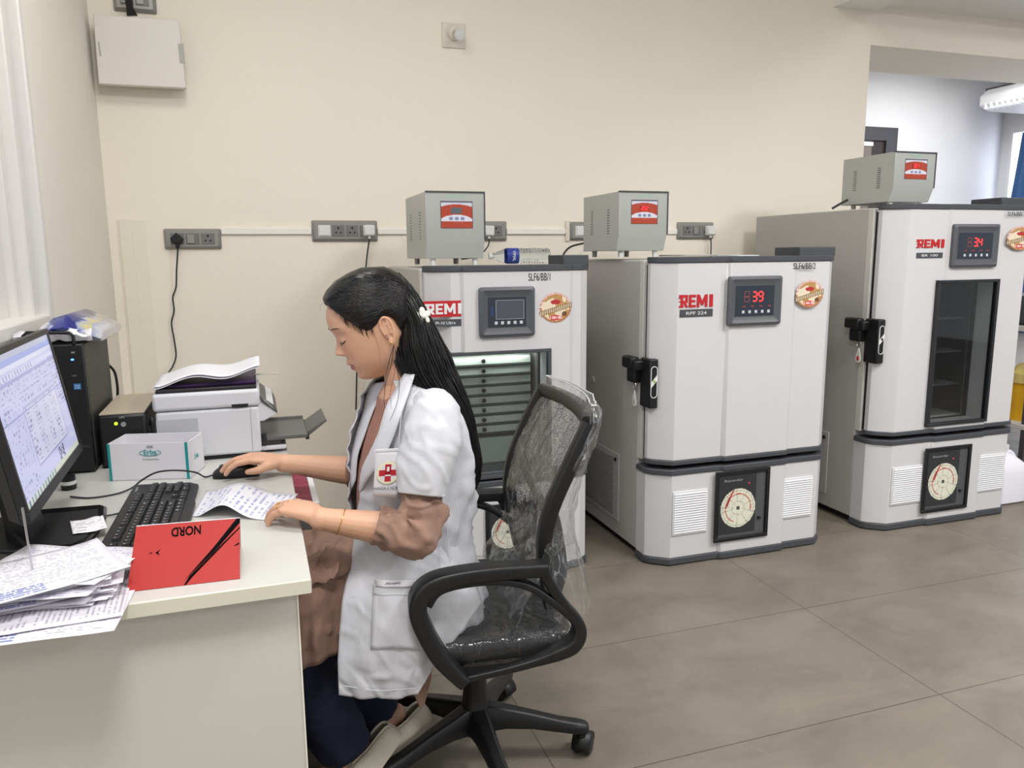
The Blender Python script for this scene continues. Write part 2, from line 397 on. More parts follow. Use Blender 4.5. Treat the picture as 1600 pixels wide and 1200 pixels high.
def plate(cx, cz, w, h, mods, label, nm='socket_plate'):
    t = thing(nm, label, 'power socket', (cx, W, cz), 'grey plates on the cream wall')
    bm = NB(); y = W
    r0 = [(cx + a, y, cz + b) for a, b in rrect(w / 2, h / 2, 0.008)]
    r1 = [(cx + a, y - 0.008, cz + b) for a, b in rrect(w / 2, h / 2, 0.008)]
    r2 = [(cx + a, y - 0.022, cz + b) for a, b in rrect(w / 2 - 0.014, h / 2 - 0.012, 0.006)]
    loft(bm, [r0, r1, r2], True, True, True)
    obj('plate', bm, M_PLATE, t)
    n = len(mods); mw = (w - 0.05) / n
    for i, k in enumerate(mods):
        mx = cx - w / 2 + 0.025 + mw * (i + 0.5)
        bm = NB(); box(bm, mx - mw * 0.44, mx + mw * 0.44, W - 0.0245, W - 0.02, cz - h * 0.27, cz + h * 0.27)
        mo = obj('switch_rocker' if k in 'wr' else 'socket_outlet', bm, M_WHITEP if k == 'w' else M_PLATE2, t, bev=0.001)
        if k == 'r': obj('rocker_face', B(mx - mw * 0.36, mx + mw * 0.1, W - 0.030, W - 0.0245, cz - h * 0.22, cz + h * 0.22), M_PLATE, mo, bev=0.001)
        if k == 'w': obj('rocker_face', B(mx - mw * 0.36, mx + mw * 0.36, W - 0.030, W - 0.0245, cz - h * 0.22, cz + h * 0.22), M_WHITEP, mo, bev=0.001)
        if k == 's':
            bm = NB(); socket_hole_set(bm, mx, cz, min(1.0, mw / 0.05)); obj('pin_hole', bm, M_INK, mo)
    return t
pA = plate(-0.252, 1.40, 0.245, 0.092, 'srs', 'grey socket plate with a black plug, leftmost on the cream wall')
pB = plate(0.440, 1.437, 0.315, 0.10, 'wsss', 'wide grey socket plate with a white plug, above the seated woman')
pC = plate(1.135, 1.437, 0.27, 0.10, 'wss', 'grey socket plate half hidden behind the leftmost grey voltage stabilizer')
pD = plate(1.76, 1.437, 0.27, 0.098, 'wss', 'grey socket plate poking out left of the middle voltage stabilizer')
pE = plate(2.398, 1.44, 0.235, 0.095, 'srs', 'grey socket plate with a white plug between the middle and right stabilizers')
obj('back_box', B(1.603, 1.625, W - 0.012, W, 1.385, 1.49), mat('back_box_cream', (226, 220, 205), 0.5), pD)
trunk(-0.128, 0.281, lab='cream cable trunking between the leftmost and the wide socket plate')
trunk(0.599, 0.999, lab='cream cable trunking running behind the leftmost voltage stabilizer')
trunk(1.271, 1.602, lab='cream cable trunking over the plastic bottle lying on the cabinet')
trunk(1.896, 2.279, lab='cream cable trunking right of the middle voltage stabilizer')
M_CORD = mat('dark_cord', (48, 48, 52), 0.5)
# black plug + cord
bp = thing('power_plug', 'black three-pin plug with its long dark cord hanging down the wall', 'plug', (-0.318, W - 0.03, 1.39), 'plugs in the wall sockets')
bm = NB(); prism(bm, [(-0.318, W - 0.025, 1.428), (-0.346, W - 0.025, 1.402), (-0.340, W - 0.025, 1.380), (-0.296, W - 0.025, 1.380), (-0.290, W - 0.025, 1.402)], (0, -0.035, 0)); prism(bm, [(-0.329, W - 0.03, 1.385), (-0.307, W - 0.03, 1.385), (-0.311, W - 0.03, 1.355), (-0.325, W - 0.03, 1.355)], (0, -0.02, 0))
obj('plug_body', bm, M_BLACK, bp, bev=0.005)
q = [at(278, 388, W - 0.04), at(276, 420, W - 0.03), at(275, 448, W - 0.02), at(270, 465, W - 0.015), at(272, 485, W - 0.015), at(268, 505, W - 0.015), at(272, 530, W - 0.015), at(275, 555, W - 0.02), at(270, 572, W - 0.03), at(262, 586, W - 0.06), at(258, 610, W - 0.09)]
cable('cord', q, 0.0035, M_CORD, bp)
def wplug(cx, cz, label, pts):
    t = thing('power_plug', label, 'plug', (cx, W - 0.03, cz), 'plugs in the wall sockets')
    bm = NB(); loft(bm, [[(cx + a, W - 0.025, cz + b) for a, b in rrect(0.028, 0.027, 0.008)], [(cx + a, W - 0.05, cz + b) for a, b in rrect(0.027, 0.026, 0.008)], [(cx + a, W - 0.058, cz + b) for a, b in rrect(0.021, 0.02, 0.008)]], True, True, True)
    obj('plug_body', bm, M_WHITEP, t)
    obj('cord_grip', B(cx - 0.006, cx + 0.006, W - 0.045, W - 0.03, cz - 0.04, cz - 0.02), M_WHITEP, t, bev=0.002)
    cable('cord', pts, 0.0035, M_CORD, t)
wplug(0.553, 1.438, 'white plug with dark cord in the socket plate above the woman', [Vector((0.553, W - 0.04, 1.40)), at(574, 395, W - 0.04), at(572, 415, W - 0.035), at(569, 445, W - 0.03), at(560, 520, W - 0.03), at(556, 640, W - 0.02)])
wplug(1.165, 1.437, 'white plug beside the leftmost grey voltage stabilizer', [Vector((1.165, W - 0.04, 1.40)), Vector((1.155, W - 0.05, 1.36)), Vector((1.10, W - 0.06, 1.31)), Vector((1.0, W - 0.10, 1.295))])
wplug(2.478, 1.44, 'white plug with dark cord, rightmost on the cream wall', [Vector((2.478, W - 0.04, 1.40)), Vector((2.486, W - 0.035, 1.36)), Vector((2.49, W - 0.03, 1.25)), Vector((2.49, W - 0.03, 1.0))])
LEFT_CORD = ([at(878, 408, 3.5), at(882, 395, 3.55), at(893, 385, 3.6), at(915, 379, 3.65), Vector((1.80, W - 0.03, 1.41))])
# upper plate, router box and strap
pU = plate(-0.413, 2.42, 0.17, 0.105, 'rr', 'grey switch plate above the white wall box at the top left')
rb = thing('wall_box', 'flat white plastic box hung high in the left corner of the wall', 'box', (-0.39, W - 0.08, 2.06))
c = [at(145, 22, 3.80), at(279, 31, 3.80), at(291, 138, 3.80), at(154, 131, 3.80)]
bm = NB(); prism(bm, list(reversed(c)), (0, 0.034, 0)); obj('lid', bm, mat('wall_box_white', (228, 223, 216), 0.4), rb, bev=0.004)
bm = NB(); cc = sum(c, Vector()) / 4; prism(bm, [cc + (p - cc) * 0.93 + Vector((0, 0.034, 0)) for p in reversed(c)], (0, 0.066, 0)); obj('base', bm, mat('wall_box_base', (205, 201, 190), 0.5), rb, bev=0.003)
c = [at(278, 68, 3.797), at(287, 68, 3.797), at(289, 98, 3.797), at(281, 98, 3.797)]; bm = NB(); prism(bm, list(reversed(c)), (0, 0.006, 0)); obj('latch', bm, mat('latch_grey', (176, 176, 168), 0.4), rb)
c = [at(153, 65, 3.797), at(155, 65, 3.797), at(158, 87, 3.797), at(156, 87, 3.797)]; bm = NB(); prism(bm, list(reversed(c)), (0, 0.006, 0)); obj('hinge_slot', bm, mat('latch_grey', (176, 176, 168), 0.4), rb)
bm = NB(); prism(bm, list(reversed([at(193, -12, 3.87), at(205, -12, 3.87), at(208, 12, 3.84), at(215, 24, 3.81), at(198, 24, 3.81), at(197, 10, 3.84)])), (0, 0.01, 0)); tag(obj('cable_bundle', bm, M_BLACK, loc=at(200, 10, 3.87)), 'black cable bundle entering the top of the white wall box', 'cable')
# bulb holder
bh = thing('bulb_holder', 'white bulb holder with a small cap high on the cream wall', 'bulb holder', (1.008, W, 2.377))
c0 = at(690, 35, W); c1 = at(727, 77, W)
obj('base_plate', B(c0.x, c1.x, W - 0.01, W, c1.z, c0.z), mat('holder_white', (226, 220, 208), 0.45), bh, bev=0.003)
ctr = Vector(((c0.x + c1.x) / 2 + 0.0, W - 0.01, (c0.z + c1.z) / 2 + 0.012))
ax = Vector((0.12, -1, -0.38)).normalized()
bm = lathe(NB(), [(0.034, 0), (0.034, 0.02), (0.026, 0.03), (0.026, 0.045)], ctr, ax, 24); obj('socket_ring', bm, mat('holder_white', (226, 220, 208), 0.45), bh)
bm = lathe(NB(), [(0.019, 0), (0.019, 0.012)], ctr + ax * 0.045, ax, 24); obj('gap_ring', bm, M_INK, bh)
bm = lathe(NB(), [(0.0, 0), (0.02, 0.0), (0.024, 0.01), (0.025, 0.035), (0.021, 0.043), (0.0, 0.046)], ctr + ax * 0.053, ax, 24, cap=False); obj('cap', bm, M_WHITEP, bh)
# ------------------------------------------------------------------ laboratory fridges
FD = {'0': 'abcdef', '1': 'bc', '2': 'abged', '3': 'abgcd', '4': 'fgbc', '5': 'afgcd', '6': 'afgedc', '7': 'abc', '8': 'abcdefg', '9': 'abcdfg', '-': 'g'}
def digits(bm, s, c, h, nrm_y=-1, dot=None):
    """seven-segment figures facing -Y; c = centre (Vector)"""
    w = h * 0.55; t = h * 0.14; pitch_ = w * 1.45; x = c.x - (len(s) - 1) * pitch_ / 2
    for k, chx in enumerate(s):
        for g in FD[chx]:
            if g in 'agd':
                zz = c.z + {'a': h / 2, 'g': 0, 'd': -h / 2}[g]; box(bm, x - w / 2 + t * .6, x + w / 2 - t * .6, c.y - 0.001, c.y, zz - t / 2, zz + t / 2)
            else:
                xx = x + (w / 2 if g in 'bc' else -w / 2); z0 = c.z if g in 'bf' else c.z - h / 2
                box(bm, xx - t / 2, xx + t / 2, c.y - 0.001, c.y, z0 + t * .6, z0 + h / 2 - t * .6)
        if dot == k: box(bm, x + w * .72 - t / 2, x + w * .72 + t / 2, c.y - 0.001, c.y, c.z - h / 2 - t / 2, c.z - h / 2 + t / 2)
        x += pitch_
    return bm
M_LED = mat('red_digits', (255, 60, 60), 0.4, emis=(255, 45, 45), estr=2.6)
M_PANELD = mat('display_panel_dark', (46, 52, 62), 0.3)
M_BEZ = mat('display_bezel', (84, 87, 92), 0.4)
def globe(u, v):
    x = (u - .5) * 2; y = (v - .5) * 2; r = math.hypot(x, y)
    b = y + .12 - .30 * x                                   # belt line, tilted
    if abs(b) < 0.17 and abs(x) < 0.98 and r < 1.05:
        if abs(b) > 0.125: return (150, 110, 50)
        return (205, 190, 160) if (int(u * 46) % 3) else (96, 70, 44)
    if r > 0.98: return None
    if r > 0.86:
        if y > .1 and (int((math.atan2(y, x)) * 16) % 2 == 0): return (196, 88, 86)
        return (236, 228, 222) if y > 0 else (178, 120, 80)
    if (x / .30) ** 2 + ((y - .36) / .16) ** 2 < 1: return (176, 42, 44)
    if (x / .40) ** 2 + ((y + .66) / .17) ** 2 < 1:
        return (200, 50, 50) if not (int(u * 34) % 2 and abs(y + .66) < .09) else (250, 235, 235)
    n = noise.noise(Vector((x * 2.2 + 3, y * 2.2, 1)))
    if ((x - .55) / .16) ** 2 + ((y + .42) / .16) ** 2 < 1: return (110, 74, 44)
    if n > 0.05: return (184, 140, 84)
    return (226, 212, 188)
def fridge_front(x0, x1, yf, yb0, fr=(0.375, 0.735)):
    """plan outline of a door: chamfered corners and a slightly raised middle panel"""
    w = x1 - x0; a = x0 + fr[0] * w; b = x0 + fr[1] * w
    return [(x0, yb0), (x0, yf + 0.085), (x0 + 0.02, yf + 0.06), (x0 + 0.085, yf + 0.012), (a - 0.012, yf + 0.012), (a, yf), (b, yf), (b + 0.016, yf + 0.012),
            (x1 - 0.045, yf + 0.012), (x1 - 0.004, yf + 0.045), (x1, yf + 0.06), (x1, yb0)]
def grow(pl, d):
    cx = sum(p[0] for p in pl) / len(pl); ymin = min(p[1] for p in pl)
    return [(p[0] + (d if p[0] > cx else -d) * (1 if abs(p[0] - cx) > 0.3 else 0), p[1] - d if p[1] < ymin + .07 else p[1]) for p in pl]
def fridge(x0, x1, yf, H, zs, label, paint, model, panel, code, logo_px, badge_px, glob_px, code_px, disp, win=None, lock=True, modelname='model_badge', hinge_px=None, rec_px=None, gr_px=None, boxed=False, fr_=(0.375, 0.735)):
    t = thing('laboratory_refrigerator', label, 'refrigerator', ((x0 + x1) / 2, yf + 0.5, 0), 'white cabinet fridges along the wall')
    yb = yf + 0.16; yback = 3.76
    # cabinet
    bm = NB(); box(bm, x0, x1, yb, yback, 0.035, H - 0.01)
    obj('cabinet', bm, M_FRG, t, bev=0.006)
    obj('plinth', B(x0 + 0.03, x1 - 0.03, yf + 0.10, yback - 0.03, 0.0, 0.04), mat('plinth_black', (25, 25, 26), 0.7), t)
    obj('front_flange', B(x0 - 0.001, x0 + 0.02, yb - 0.03, yb + 0.004, zs + 0.02, H - 0.012), mat('flange_light', (205, 204, 200), 0.35), t, bev=0.002)
    obj('door_seal', B(x0 + 0.012, x1 - 0.01, yb - 0.055, yb - 0.028, zs + 0.03, H - 0.03), M_INK, t)
    yd = yb - 0.052
    def ext(pl, z0, z1): return prism(NB(), [(p[0], p[1], z0) for p in pl], (0, 0, z1 - z0))
    pl = fridge_front(x0 + 0.004, x1, yf, yd, fr_)
    zd0, zd1 = zs + 0.032, H - 0.022
    door = obj('door', ext(pl, zd0, zd1), M_FRW, t, bev=0.0 if win else 0.0025)
    obj('top_trim', ext(grow(pl, 0.005), zd1, H + 0.002), M_TRIM, t, bev=0.003)
    obj('door_bottom_trim', ext(grow(pl, 0.005), zd0 - 0.02, zd0), M_TRIM, t, bev=0.003)
    pl2 = fridge_front(x0, x1, yf, yb, fr_)
    low = obj('lower_panel', ext(pl2, 0.034, zs - 0.03), M_FRW, t, bev=0.0025)
    obj('lower_top_trim', ext(grow(pl2, 0.007), zs - 0.03, zs - 0.006), M_TRIM, t, bev=0.004)
    obj('bottom_trim', ext(grow(pl2, 0.005), 0.004, 0.034), M_TRIM, t, bev=0.004)
    # side vent on the left
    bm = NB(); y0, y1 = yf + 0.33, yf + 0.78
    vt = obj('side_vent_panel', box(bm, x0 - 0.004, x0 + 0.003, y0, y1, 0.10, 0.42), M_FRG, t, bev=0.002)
    bm = NB()
    for i in range(22):
        z = 0.125 + i * 0.0125; box(bm, x0 - 0.007, x0 - 0.003, y0 + 0.05, y1 - 0.05, z, z + 0.006)
    obj('vent_slots', bm, mat('vent_slot_grey', (142, 141, 139), 0.5), vt)
    obj('screw', lathe(NB(), [(0.009, 0), (0.009, 0.005)], (x0 - 0.004, y0 + 0.03, 0.39), (-1, 0, 0), 12), M_INK, vt)
    obj('side_button', lathe(NB(), [(0.016, 0), (0.014, 0.007), (0.0, 0.008)], (x0, yf + 0.62, 0.72), (-1, 0, 0), 16, cap=False), M_FRG, t)
    F = yf - 0.0005                                          # plane of the middle panel
    FS = yf + 0.0115                                         # plane of the outer panels
    def rect(pxs, Y): a = at(pxs[0], pxs[1], Y); b_ = at(pxs[2], pxs[3], Y); return (a + b_) / 2, abs(b_.x - a.x), abs(a.z - b_.z)
    # maker's lettering and model badge
    c, w, h = rect(logo_px, FS)
    if boxed:
        obj('logo_plate', B(c.x - w / 2, c.x + w / 2, FS - 0.002, FS, c.z - h / 2, c.z + h / 2), M_RED, t)
        remi('maker_lettering', Vector((c.x, FS - 0.002, c.z)), w * .9, h * .66, M_WHITEP, t, 0.001)
        False and obj('letter_stroke', B(c.x - w * .42, c.x - w * .05, FS - 0.0035, FS - 0.002, c.z + h * .30, c.z + h * .38), M_WHITEP, t)
    else:
        remi('maker_lettering', Vector((c.x, FS, c.z)), w, h, M_RED, t, 0.002)
        bm = NB()
        for k in range(2): box(bm, c.x - w * .53, c.x - w * .44, FS - 0.0015, FS, c.z + h * (.20 - k * .26), c.z + h * (.26 - k * .26))
        obj('letter_strokes', bm, M_RED, t)
    c, w, h = rect(badge_px, FS)
    bd = obj(modelname, B(c.x - w / 2, c.x + w / 2, FS - 0.002, FS, c.z - h / 2, c.z + h / 2), M_TRIM, t)
    text('badge_lettering', model, (c.x, FS - 0.002, c.z), X_, Z_, w * .62, h * .42, M_WHITEP, bd, 0.0005)
    # globe sticker and handwritten code
    c, w, h = rect(glob_px, FS); picture('globe_sticker', (c.x, F, c.z), X_, Z_, w, h, 46, 46, globe, M_PRINT, t, 0.001)
    c, w, h = rect(code_px, FS); text('handwritten_code', code, (c.x, F, c.z), X_, Z_, w, h, M_INK, t, 0.0008)
    # control unit
    c, w, h = rect(panel, F); y = F
    def ring(hw, hh, r, yy): return [(c.x + a, yy, c.z + b) for a, b in rrect(hw, hh, r)]
    bm = loft(NB(), [ring(w / 2, h / 2, 0.012, y), ring(w / 2, h / 2, 0.012, y - 0.014), ring(w / 2 - 0.012, h / 2 - 0.012, 0.008, y - 0.020),
                     ring(w / 2 - 0.03, h / 2 - 0.034, 0.004, y - 0.010), ring(w / 2 - 0.033, h / 2 - 0.037, 0.003, y - 0.010)], True, True, True)
    cu = obj('control_unit', bm, M_BEZ, t, ang=25)
    yy = y - 0.0112; pw, ph = w - 0.07, h - 0.078
    sc = obj('display', B(c.x - pw / 2, c.x + pw / 2, yy, y - 0.008, c.z - ph / 2, c.z + ph / 2), M_PANELD, cu)
    if disp:
        cc = Vector((c.x + (0.012 if disp != '39' else 0.012), yy - 0.0003, c.z + ph * .14))
        obj('digits', digits(NB(), disp, cc, ph * .30, dot=(0 if disp == '34' else None)), M_LED, sc)
        bm = NB(); zz = cc.z; xx = cc.x - ph * .42
        for (a0, a1, b0, b1) in ((-.09, .09, .16, .18), (-.09, .09, -.18, -.16), (-.10, -.08, -.17, .17), (.08, .10, -.17, .17), (-.06, .06, -.02, .02)):
            box(bm, xx + a0 * ph, xx + a1 * ph, yy - 0.001, yy, zz + b0 * ph, zz + b1 * ph)
        obj('dim_segments', bm, mat('dim_digit', (150, 80, 84), 0.5), sc)
        bm = NB()
        for k in range(4): box(bm, c.x - pw * .32 + k * pw * .22, c.x - pw * .24 + k * pw * .22, yy - 0.0008, yy, c.z - ph * .20, c.z - ph * .16)
        obj('indicator_marks', bm, mat('indicator_red', (150, 60, 60), 0.5), sc)
    else:
        bm = NB(); a0, a1, b0, b1 = -.30, .44, -.24, .40
        for (p0, p1, q0, q1) in ((a0, a1, b1 - .012, b1), (a0, a1, b0, b0 + .012), (a0, a0 + .01, b0, b1), (a1 - .01, a1, b0, b1)):
            box(bm, c.x + pw * p0, c.x + pw * p1, yy - 0.001, yy, c.z + ph * q0, c.z + ph * q1)
        obj('screen_outline', bm, mat('outline_grey', (170, 175, 180), 0.5), sc)
        obj('screen_glass', B(c.x + pw * (a0 + .01), c.x + pw * (a1 - .01), yy - 0.0006, yy, c.z + ph * (b0 + .012), c.z + ph * (b1 - .012)), mat('screen_glass_grey', (76, 80, 88), 0.12), sc)
        obj('blue_mark', B(c.x - pw * .42, c.x - pw * .37, yy - 0.001, yy, c.z - ph * .12, c.z + ph * .18), mat('blue_mark', (44, 70, 120), 0.5), sc)
    for k in range(5):
        bx = c.x - pw * .32 + k * pw * .165 + 0.004; bz = c.z - ph * .36
        obj('button', B(bx - 0.006, bx + 0.006, yy - 0.0015, yy, bz - 0.006, bz + 0.006), mat('button_light', (196, 200, 204), 0.5), sc, bev=0.001)
    # glazed window
    if win:
        c, w, h = rect(win['px'], F); fr = 0.014
        bm = NB(); 
        for (p0, p1, q0, q1) in ((c.x - w / 2, c.x + w / 2, c.z + h / 2 - fr, c.z + h / 2), (c.x - w / 2, c.x + w / 2, c.z - h / 2, c.z - h / 2 + fr), (c.x - w / 2, c.x - w / 2 + fr, c.z - h / 2 + fr, c.z + h / 2 - fr), (c.x + w / 2 - fr, c.x + w / 2, c.z - h / 2 + fr, c.z + h / 2 - fr)):
            box(bm, p0, p1, F - 0.008, F + 0.02, q0, q1)
        wn = obj('window_frame', bm, M_TRIM if win['kind'] == 'drawers' else mat('window_frame_black', (38, 40, 44), 0.35), door, bev=0.002)
        # the visible inside, set in the door's thickness: carve the door with a boolean
        cutter = obj('cut', B(c.x - w / 2 + fr * .5, c.x + w / 2 - fr * .5, yf - 0.05, yd + 0.08, c.z - h / 2 + fr * .5, c.z + h / 2 - fr * .5), None)
        for target in ([door] + [o for o in t.children if o.name.split('.')[0] == 'door_seal']):
            bo = target.modifiers.new('cut', 'BOOLEAN'); bo.object = cutter; bo.solver = 'EXACT'
        cut2 = obj('cut', B(c.x - w / 2 + fr * .5, c.x + w / 2 - fr * .5, yf - 0.05, yd + 0.46, c.z - h / 2 + fr * .5, c.z + h / 2 - fr * .5), None)
        cab = [o for o in t.children if o.name.split('.')[0] == 'cabinet'][0]
        bo = cab.modifiers.new('cut', 'BOOLEAN'); bo.object = cut2; bo.solver = 'EXACT'
        BOOL.append((door, cutter)); BOOL.append(([o for o in t.children if o.name.split('.')[0] == 'door_seal'][0], cutter)); BOOL.append((cab, cut2))
        xa, xb, za, zb = c.x - w / 2 + fr, c.x + w / 2 - fr, c.z - h / 2 + fr, c.z + h / 2 - fr
        glass = mat('fridge_pane', (225, 230, 230), 0.02, trans=1.0, ior=1.42, spec=0.5)
        obj('glass_pane', B(xa, xb, F + 0.004, F + 0.007, za, zb), glass, door)
        if win['kind'] == 'drawers':
            gm = mat('tray_grey_green', (196, 202, 194), 0.45); dk = mat('tray_dark', (74, 80, 76), 0.5)
            il = area('tray_fill_light', (c.x, yb - 0.035, c.z + h / 2 - 0.02), (math.radians(25), 0, 0), w * .8, 0.02, 0.5, (0.95, 1.0, 0.97))  # added fill inside the cavity so the trays come up brighter
            obj('back_liner', B(xa, xb, yb + 0.05, yb + 0.065, za, zb), gm, t)
            n = 8; z = zb - 0.03
            for k in range(n):
                tr = obj('tray', B(xa + 0.01, xb - 0.02, yb - 0.01, yb + 0.09, z - 0.028, z), gm, t)
                obj('tray_edge', B(xa + 0.01, xb - 0.02, yb - 0.016, yb - 0.01, z - 0.036, z - 0.028), dk, tr)
                obj('tray_knob', lathe(NB(), [(0.006, 0), (0.009, 0.012), (0.007, 0.018)], ((xa + xb) / 2 - 0.03, yb - 0.01, z - 0.014), (0, -1, 0), 12), M_INK, tr)
                z -= 0.041
            obj('fan_cover', B(xa, xb, yb - 0.01, yb + 0.1, z - 0.115, z - 0.01), mat('fan_cover_green', (176, 184, 176), 0.4), t)
            obj('compressor_cover', B(xa, xb, yb - 0.02, yb + 0.1, z - 0.20, z - 0.115), mat('compressor_cover_grey', (96, 104, 102), 0.4), t)
            obj('shelf_rail', B(xa, xb, yb - 0.03, yb + 0.06, z - 0.235, z - 0.225), M_FRG, t)
            obj('base_liner', B(xa, xb, yb - 0.01, yb + 0.1, za, z - 0.27), dk, t)
        else:
            dk = mat('fridge_inside_dark', (40, 42, 44), 0.5)
            obj('back_liner', B(xa - .005, xb + .005, yb + 0.34, yb + 0.35, za, zb), dk, t)
            obj('side_liner', B(xb + .0, xb + 0.004, yb - 0.02, yb + 0.35, za, zb), dk, t); obj('side_liner', B(xa - .004, xa, yb - 0.02, yb + 0.35, za, zb), dk, t)
            for k in range(3):
                z = za + (zb - za) * (0.22 + 0.25 * k)
                obj('shelf', B(xa, xb, yb, yb + 0.33, z, z + 0.008), mat('shelf_grey', (84, 86, 88), 0.4), t)
                tag(obj('storage_tray', B(xa + 0.02, xb - 0.05, yb + 0.08, yb + 0.28, z + 0.009, z + 0.075), mat('stored_tray_dark', (40, 40, 42), 0.5), loc=(c.x, yb + .18, z + .009), bev=0.006), ('dark tray on the lowest shelf inside the tallest cabinet', 'dark tray on the middle shelf inside the tallest cabinet', 'dark tray on the highest shelf inside the tallest cabinet')[k], 'tray', 'dark trays behind the glass of the tallest cabinet')
            bm = NB(); ell(bm, (xa + .07, yb + 0.02, za + .40 * (zb - za)), .004, .004, .002); ell(bm, (xa + .09, yb + .02, za + .78 * (zb - za)), .004, .004, .002)
            obj('inside_lamp', bm, mat('inside_lamp', (240, 240, 255), 0.3, emis=(230, 235, 255), estr=2.0), t)
    # lower panel: chart recorder and two grilles
    c, w, h = rect(rec_px, F); fr = 0.016
    bm = NB()
    for (p0, p1, q0, q1) in ((c.x - w / 2, c.x + w / 2, c.z + h / 2 - fr, c.z + h / 2), (c.x - w / 2, c.x + w / 2, c.z - h / 2, c.z - h / 2 + fr), (c.x - w / 2, c.x - w / 2 + fr, c.z - h / 2 + fr, c.z + h / 2 - fr), (c.x + w / 2 - fr, c.x + w / 2, c.z - h / 2 + fr, c.z + h / 2 - fr)):
        box(bm, p0, p1, F - 0.010, F + 0.001, q0, q1)
    rf = obj('recorder_frame', bm, M_BLACK, low, bev=0.002)
    obj('recorder_face', B(c.x - w / 2 + fr * .5, c.x + w / 2 - fr * .5, F - 0.0005, F + 0.0005, c.z - h / 2 + fr * .5, c.z + h / 2 - fr * .5), mat('recorder_grey', (82, 84, 88), 0.35), rf)
    obj('recorder_inner', B(c.x - w / 2 + fr * 1.3, c.x + w * .26, F - 0.003, F - 0.0005, c.z - h / 2 + fr * 2.0, c.z + h / 2 - fr * 1.3), mat('recorder_inner', (50, 51, 54), 0.3), rf)
    R = w * .32; ccx = c.x - w * .07; ccz = c.z - h * .04
    def chart(u, v):
        x = (u - .5) * 2; y = (v - .5) * 2; r = math.hypot(x, y)
        if r > 1: return None
        if r < .1: return (70, 74, 70)
        a = math.atan2(y, x)
        if .70 < r < .76 and a > -3.1 and not (-1.9 < a < -.3): return (190, 110, 100)
        if .34 < r < .37 or (abs(r - .9) < .015): return (176, 178, 160)
        if int((a + 7) * 12) % 8 == 0 and r > .2: return (190, 192, 176)
        return (222, 222, 204)
    picture('chart_disc', (ccx, F - 0.003, ccz), X_, Z_, 2 * R, 2 * R, 44, 44, chart, M_PRINT, rf, 0.001)
    bm = NB(); tube(bm, [(ccx - R * .30, F - 0.008, ccz + R * .95), (ccx - R * .55, F - 0.008, ccz + R * .55)], 0.0025, 6)
    tube(bm, [(ccx - R * .50, F - 0.008, ccz + R * .60), (ccx - R * .68, F - 0.008, ccz + R * .15)], 0.006, 6, flat=0.4)
    obj('pen_arm', bm, M_RED, rf)
    obj('indicator', lathe(NB(), [(0.003, 0), (0.003, 0.002)], (c.x + w * .12, F - 0.003, c.z + h * .30), (0, -1, 0), 8), mat('indicator_pink', (230, 60, 90), 0.4, emis=(230, 40, 80), estr=0.8), rf)
    text('recorder_lettering', 'Recorder', (c.x - w * .16, F - 0.003, c.z + h * .36), X_, Z_, w * .34, h * .035, mat('lettering_grey', (160, 160, 160), 0.5), rf, 0.0004)
    obj('recorder_latch', lathe(NB(), [(0.007, 0), (0.007, 0.008)], (c.x + w * .33, F - 0.0005, c.z - h * .22), (0, -1, 0), 12), M_INK, rf)
    for gp in gr_px:
        c, w, h = rect(gp, FS)
        gr = obj('grille', B(c.x - w / 2, c.x + w / 2, FS - 0.006, FS + 0.001, c.z - h / 2, c.z + h / 2), mat('grille_white', (222, 223, 226), 0.4), low, bev=0.002)
        bm = NB(); n = 17
        for k in range(n):
            z = c.z - h / 2 + 0.010 + k * (h - 0.024) / (n - 1)
            prism(bm, [(c.x - w / 2 + 0.006, FS - 0.006, z), (c.x - w / 2 + 0.006, FS - 0.011, z + 0.001), (c.x - w / 2 + 0.006, FS - 0.006, z + 0.006)], (w - 0.012, 0, 0))
        obj('slats', bm, mat('grille_white', (222, 223, 226), 0.4), gr)
    # door lock with its keys
    if lock:
        z = lock; xl = x0
        hb = obj('lock_body', B(xl - 0.012, xl + 0.028, yd - 0.065, yd + 0.02, z - 0.145, z + 0.06), M_BLACK, t, bev=0.006)
        bm = NB(); box(bm, xl - 0.05, xl + 0.005, yd - 0.01, yd + 0.06, z + 0.005, z + 0.05); box(bm, xl - 0.055, xl - 0.015, yd + 0.02, yd + 0.11, z + 0.01, z + 0.06); box(bm, xl - 0.04, xl, yd + 0.02, yd + 0.09, z - 0.05, z + 0.01)
        obj('lock_lever', bm, M_BLACK, hb, bev=0.008)
        fc = Vector((xl - 0.013, yd - 0.03, z - 0.04))
        # oval emblem on the face that looks left and forward
        n = Vector((-0.0, -1, 0)); fy = yd - 0.066; oc = Vector((xl + 0.008, fy, z - 0.035))
        pr = rrect(0.014, 0.065, 0.014, 6)
        bm = tube(NB(), [oc + Vector((a, 0, b)) for a, b in pr] + [oc + Vector((pr[0][0], 0, pr[0][1]))], 0.0018, 6, cap=False); obj('oval_emblem', bm, M_WHITEP, hb)
        bm = prism(NB(), [oc + Vector((-.013, 0, -.022)), oc + Vector((.013, 0, .006)), oc + Vector((.013, 0, .03)), oc + Vector((-.013, 0, .0))], (0, -0.002, 0)); obj('emblem_band', bm, M_WHITEP, hb)
        obj('emblem_dot', ell(NB(), oc + Vector((0, -0.003, 0.004)), .005, .002, .007), mat('emblem_green', (150, 190, 60), 0.4) if lock < 0.9 else M_INK, hb)
        kr = Vector((xl - 0.03, yd + 0.03, z - 0.05))
        bm = tube(NB(), [kr + Vector((0, 0.012 * math.cos(a), -0.012 + 0.014 * math.sin(a))) for a in [i * PI / 8 for i in range(17)]], 0.0018, 6, cap=False); obj('key_ring', bm, M_CHROME, hb)
